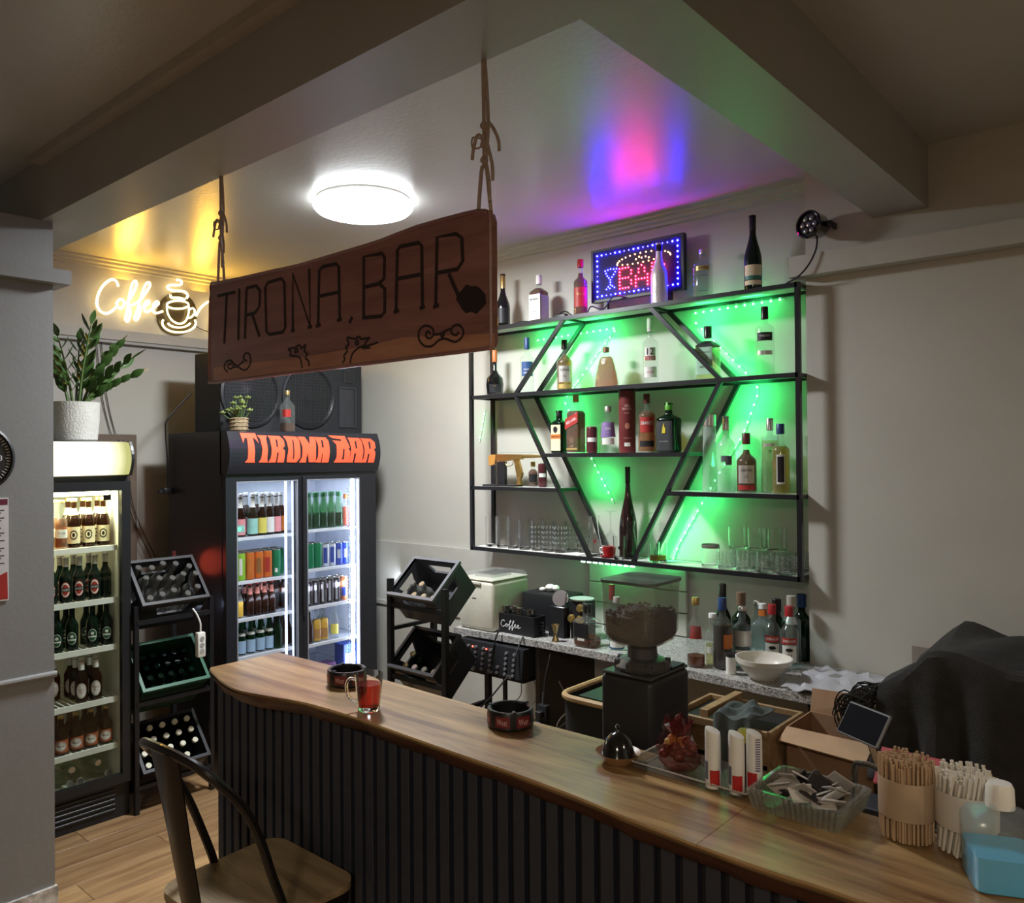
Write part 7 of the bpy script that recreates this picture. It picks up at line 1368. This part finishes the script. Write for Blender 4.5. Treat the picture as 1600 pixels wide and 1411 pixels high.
# bundles of stirrers and straws
def bundle(label, x, y, r, h_, m_st, m_wrap, nm, band, cat, rst, seed, lean=0.0, n=150):
    t = thing(nm + '_bundle', label, cat, (x, y, Z)); random.seed(seed)
    g = G(); cnt = 0
    for k in range(n):
        rr = r * 0.93 * math.sqrt((k + 0.5) / n); a = k * 2.39996; tw = a + lean; px, py = rr * math.cos(a), rr * math.sin(a); dz = random.uniform(-0.008, 0.010)
        qx, qy = rr * 1.04 * math.cos(tw), rr * 1.04 * math.sin(tw)
        k0 = len(g.v); g.tube([(px, py, 0.002 + random.uniform(0, 0.003)), (qx, qy, h_ + dz)], rst, 5)
    tag(g.build(nm + 's', m_st, t), kind='stuff')
    G().lathe([(r * 1.0, band[0]), (r * 1.01, band[0] + 0.001), (r * 1.015, band[1]), (r * 0.99, band[1])], 32).build('paper_band', m_wrap, t); return t
bundle('bundle of wooden coffee stirrers in a paper band', -0.452, 1.735, 0.050, 0.150, wood('stirrer_wood', (0.36, 0.22, 0.12), (0.50, 0.34, 0.20), 'z', 0.6, 4, 10), mat('paper_tan', (0.46, 0.33, 0.22), 0.75), 'stirrer', (0.045, 0.118), 'stirrers', 0.0028, 3)
bundle('bundle of white paper straws in a white band', -0.352, 1.745, 0.052, 0.145, mat('straw_white', (0.66, 0.61, 0.52), 0.5), mat('paper_white', (0.62, 0.57, 0.49), 0.7), 'straw', (0.05, 0.115), 'straws', 0.0035, 8, 0.5, 110)
# blue cleaner bottle
cl = thing('cleaner_bottle', 'square translucent bottle half full of blue liquid at the counter end', 'bottle', (-0.283, 1.655, Z), (0, 0, 0.45))
cpf = [(0, 0.001), (0.048, 0), (0.052, 0.006), (0.052, 0.105), (0.046, 0.118), (0.021, 0.130), (0.019, 0.14), (0, 0.14)]
G().lathe(cpf, 40, sq=9, rot=0.0).build('body', thin('milky_plastic', (0.90, 0.95, 0.96), 0.2, haze=0.14, hcol=(0.7, 0.75, 0.78)), cl); G().lathe([(0, 0.002), (0.0505, 0.003), (0.0505, 0.060), (0, 0.060)], 40, sq=9).build('liquid', mat('blue_liquid', (0.05, 0.46, 0.74), 0.3), cl)
G().lathe([(0.0225, 0.132), (0.0228, 0.134), (0.0215, 0.166), (0.018, 0.173), (0, 0.174)], 20).build('cap', WHITEP, cl)
# chrome stand with card
ch = thing('chrome_holder', 'bent chrome bar holder with a pink card behind the sachet dish', 'holder', (-0.56, 1.93, 1.006))
G().tube(smoothpath([(-0.05, 0, 0.0), (-0.05, 0, 0.20), (-0.035, 0, 0.225), (0.0, 0, 0.222), (0.06, 0.01, 0.20), (0.09, 0.01, 0.19)], 4), 0.0065, 8).build('bar', STEEL, ch)
G().add([(-0.02, 0.03, 0.18), (0.11, 0.03, 0.18), (0.11, 0.10, 0.24), (-0.02, 0.10, 0.24), (-0.02, 0.03, 0.176), (0.11, 0.03, 0.176), (0.11, 0.10, 0.236), (-0.02, 0.10, 0.236)], [(0, 1, 2, 3), (7, 6, 5, 4), (0, 4, 5, 1), (1, 5, 6, 2), (2, 6, 7, 3), (3, 7, 4, 0)]).build('card', mat('pink_card', (0.55, 0.12, 0.14), 0.5), ch, smooth=False); G().tube([(0.045, 0.065, 0.0), (0.045, 0.065, 0.205)], 0.006, 6).build('stand', STEEL, ch)

# ================================================================== covered machine
cbn = thing('machine_cabinet', 'dark cabinet under the covered machine', 'cabinet', (-0.4, 3.2, 0)); G().box(-0.86, 0.30, 2.92, 3.62, 0, 0.76).build('body', DKB, cbn, ws=True)
for x in (-0.8, -0.24): G().box(x, x + 0.54, 2.90, 2.919, 0.05, 0.72).build('door', DKB, cbn, ws=True)
mc = thing('espresso_machine', 'boxy espresso machine under the black cloth', 'machine', (-0.3, 3.2, 0.761)); G().prism([(-0.80, 0.761), (0.25, 0.761), (0.25, 1.245), (-0.68, 1.24), (-0.80, 1.12)], 'y', 3.0, 3.5).build('body', DARKP, mc, ws=True); G().box(-0.6, 0.2, 2.99, 3.0, 0.9, 1.1).build('front_plate', STEEL, mc, ws=True)
CLO = mat('black_cloth', (0.026, 0.024, 0.022), 0.92, var=0.2, vscale=20, bump=0.3, bscale=250)
def ztop(x): return 1.272 if x > -0.70 else (1.272 - (-0.70 - x) * 0.95 if x > -0.86 else 1.10)
g = G(); xs = [-0.885 + i * 0.03 for i in range(41)]; prof_y = [(3.53, 0), (3.4, 1), (3.3, 1), (3.2, 1), (3.1, 1), (3.0, 1), (2.97, 0.97)]
nj = 24
for i, x in enumerate(xs):
    for j in range(nj + 1):
        v = j / nj; zt_ = ztop(x) + 0.014 * math.sin(x * 19 + v * 13) + 0.012 * math.sin(x * 9 - v * 19)
        if v < 0.15: t = v / 0.15; y = 3.535; z = 0.95 + (zt_ - 0.95) * t
        elif v < 0.55: t = (v - 0.15) / 0.4; y = 3.535 - 0.575 * t; z = zt_ + 0.010 * math.sin(t * 8 + x * 6)
        else: t = (v - 0.55) / 0.45; y = 2.96 - 0.025 * t + 0.030 * t * math.sin(x * 30 + 2 * math.sin(x * 9)); z = zt_ - (zt_ - (0.82 + 0.03 * math.sin(x * 7))) * t
        if i == 0: z = min(z, 0.85 + 0.03 * math.sin(v * 20)) if v > 0.05 else z
        g.v.append((x + (0.006 * math.sin(v * 30) if i < 3 else 0), y, z))
for i in range(len(xs) - 1):
    for j in range(nj): k = i * (nj + 1) + j; g.f.append((k, k + nj + 1, k + nj + 2, k + 1))
co = single('cloth', g, CLO, 'large black fringed cloth draped over the machine at right', 'cloth'); md = co.modifiers.new('t', 'SOLIDIFY'); md.thickness = 0.006
fr = G(); random.seed(31)
for k in range(90):
    x0 = random.uniform(-0.99, -0.90); y0_ = random.uniform(2.93, 3.1); fr.tube(smoothpath([(-0.875, y0_, 1.09 + random.uniform(-0.03, 0.03)), (x0 + 0.03, y0_ - 0.01, 1.08 + random.uniform(-0.03, 0.03)), (x0, y0_ - 0.02, 1.05 + random.uniform(-0.04, 0.02)), (x0 + 0.01, y0_ - 0.02, 1.0 + random.uniform(-0.03, 0.03))], 3), 0.003, 4)
f_ = fr.build('fringe', CLO); fm = f_.data; f_.parent = co; f_.location = (-co.location.x, -co.location.y, -co.location.z); tag(f_, kind='stuff')
tbm = thing('card_terminal', 'tilted black screen terminal at the left edge of the black cloth', 'terminal', (-0.86, 2.78, 0.80))
TMx = Matrix.Translation((0.03, -0.06, 0.27)) @ Matrix.Rotation(math.radians(-30), 4, 'Z') @ Matrix.Rotation(math.radians(58), 4, 'X')
G().rbox(-0.085, 0.085, -0.055, 0.055, -0.006, 0.006, 0.004, 1).xf(TMx).build('screen_case', mat('terminal_grey', (0.16, 0.16, 0.17), 0.35), tbm); G().box(-0.079, 0.079, -0.049, 0.049, 0.0062, 0.0068).xf(TMx).build('screen', mat('terminal_screen', (0.004, 0.004, 0.006), 0.8, spec=0.1), tbm)
G().tube([(0.03, -0.03, 0.24), (0.05, 0.02, 0.12), (0.06, 0.04, 0.0)], 0.012, 8).build('stand_arm', STEEL, tbm); G().rbox(0.0, 0.12, -0.03, 0.1, -0.8, 0.0, 0.005, 1).build('pedestal', DARKP, tbm)
single('carton', G().rbox(-0.905, -0.80, 3.56, 3.66, 0.951, 1.16, 0.003, 1), mat('taupe_card', (0.34, 0.30, 0.26), 0.7), 'taupe carton against the wall behind the black cloth', 'carton')

# ================================================================== bar stool
bsn = thing('bar_stool', 'black metal bar stool with wooden seat at the counter', 'stool', (-2.015, 1.285, 0))
SM = mat('stool_metal', (0.012, 0.010, 0.010), 0.28, 0.2, coat=0.2); SW = wood('stool_seat', (0.16, 0.105, 0.055), (0.34, 0.245, 0.135), 'x', 0.45, 1.6, 9)
seat = [(x * (0.90 + 0.10 * (y + 0.2) / 0.4), y) for x, y in rrect(-0.208, 0.208, -0.20, 0.205, 0.065, 6)]
G().prism(seat, 'z', 0.712, 0.732).build('seat', SW, bsn, ang=60)
G().prism([(x * 0.985, y * 0.985) for x, y in seat], 'z', 0.675, 0.7115).build('seat_pan', SM, bsn, ang=60)
for sx_, sy_ in ((-0.16, -0.165), (0.16, -0.165), (-0.175, 0.16), (0.175, 0.16)):
    G().tube([(sx_, sy_, 0.69), (sx_ * 1.22, sy_ * 1.22, 0.0)], [0.018, 0.013], 8).build('leg', SM, bsn)
for a_, b_ in (((-0.18, -0.186), (0.18, -0.186)), ((-0.197, 0.18), (0.197, 0.18)), ((-0.18, -0.186), (-0.197, 0.18)), ((0.18, -0.186), (0.197, 0.18))): G().tube([(a_[0], a_[1], 0.30), (b_[0], b_[1], 0.30)], 0.009, 8).build('footrest_bar', SM, bsn)
hoop = [(-0.198, -0.012, 0.69), (-0.197, -0.018, 0.735), (-0.194, -0.057, 0.84), (-0.185, -0.11, 0.96), (-0.172, -0.18, 1.075), (-0.145, -0.245, 1.145), (-0.09, -0.278, 1.178), (0.0, -0.29, 1.19), (0.09, -0.278, 1.183), (0.165, -0.25, 1.155), (0.190, -0.165, 1.055), (0.195, -0.115, 0.955), (0.197, -0.078, 0.843), (0.198, -0.049, 0.764), (0.198, -0.035, 0.69)]
G().tube(smoothpath(hoop, 5), 0.0125, 10).build('back_hoop', SM, bsn)
g = G()
for t_, wd in ((0, 0.075), (0.10, 0.070), (0.5, 0.056), (1, 0.050)):
    y = -0.285 + 0.085 * t_; z = 1.185 - 0.475 * t_; g.v += [(-wd + 0.025, y, z), (-wd * 0.6 + 0.025, y - 0.012, z), (wd * 0.6 + 0.025, y - 0.012, z), (wd + 0.025, y, z), (wd + 0.025, y + 0.004, z), (wd * 0.58 + 0.025, y - 0.007, z), (-wd * 0.58 + 0.025, y - 0.007, z), (-wd + 0.025, y + 0.004, z)]
for k in range(3):
    for i in range(8): g.f.append((k * 8 + i, k * 8 + (i + 1) % 8, (k + 1) * 8 + (i + 1) % 8, (k + 1) * 8 + i))
g.f.append(tuple(range(7, -1, -1))); g.f.append(tuple(range(24, 32))); g.build('back_slat', SM, bsn, ang=60)
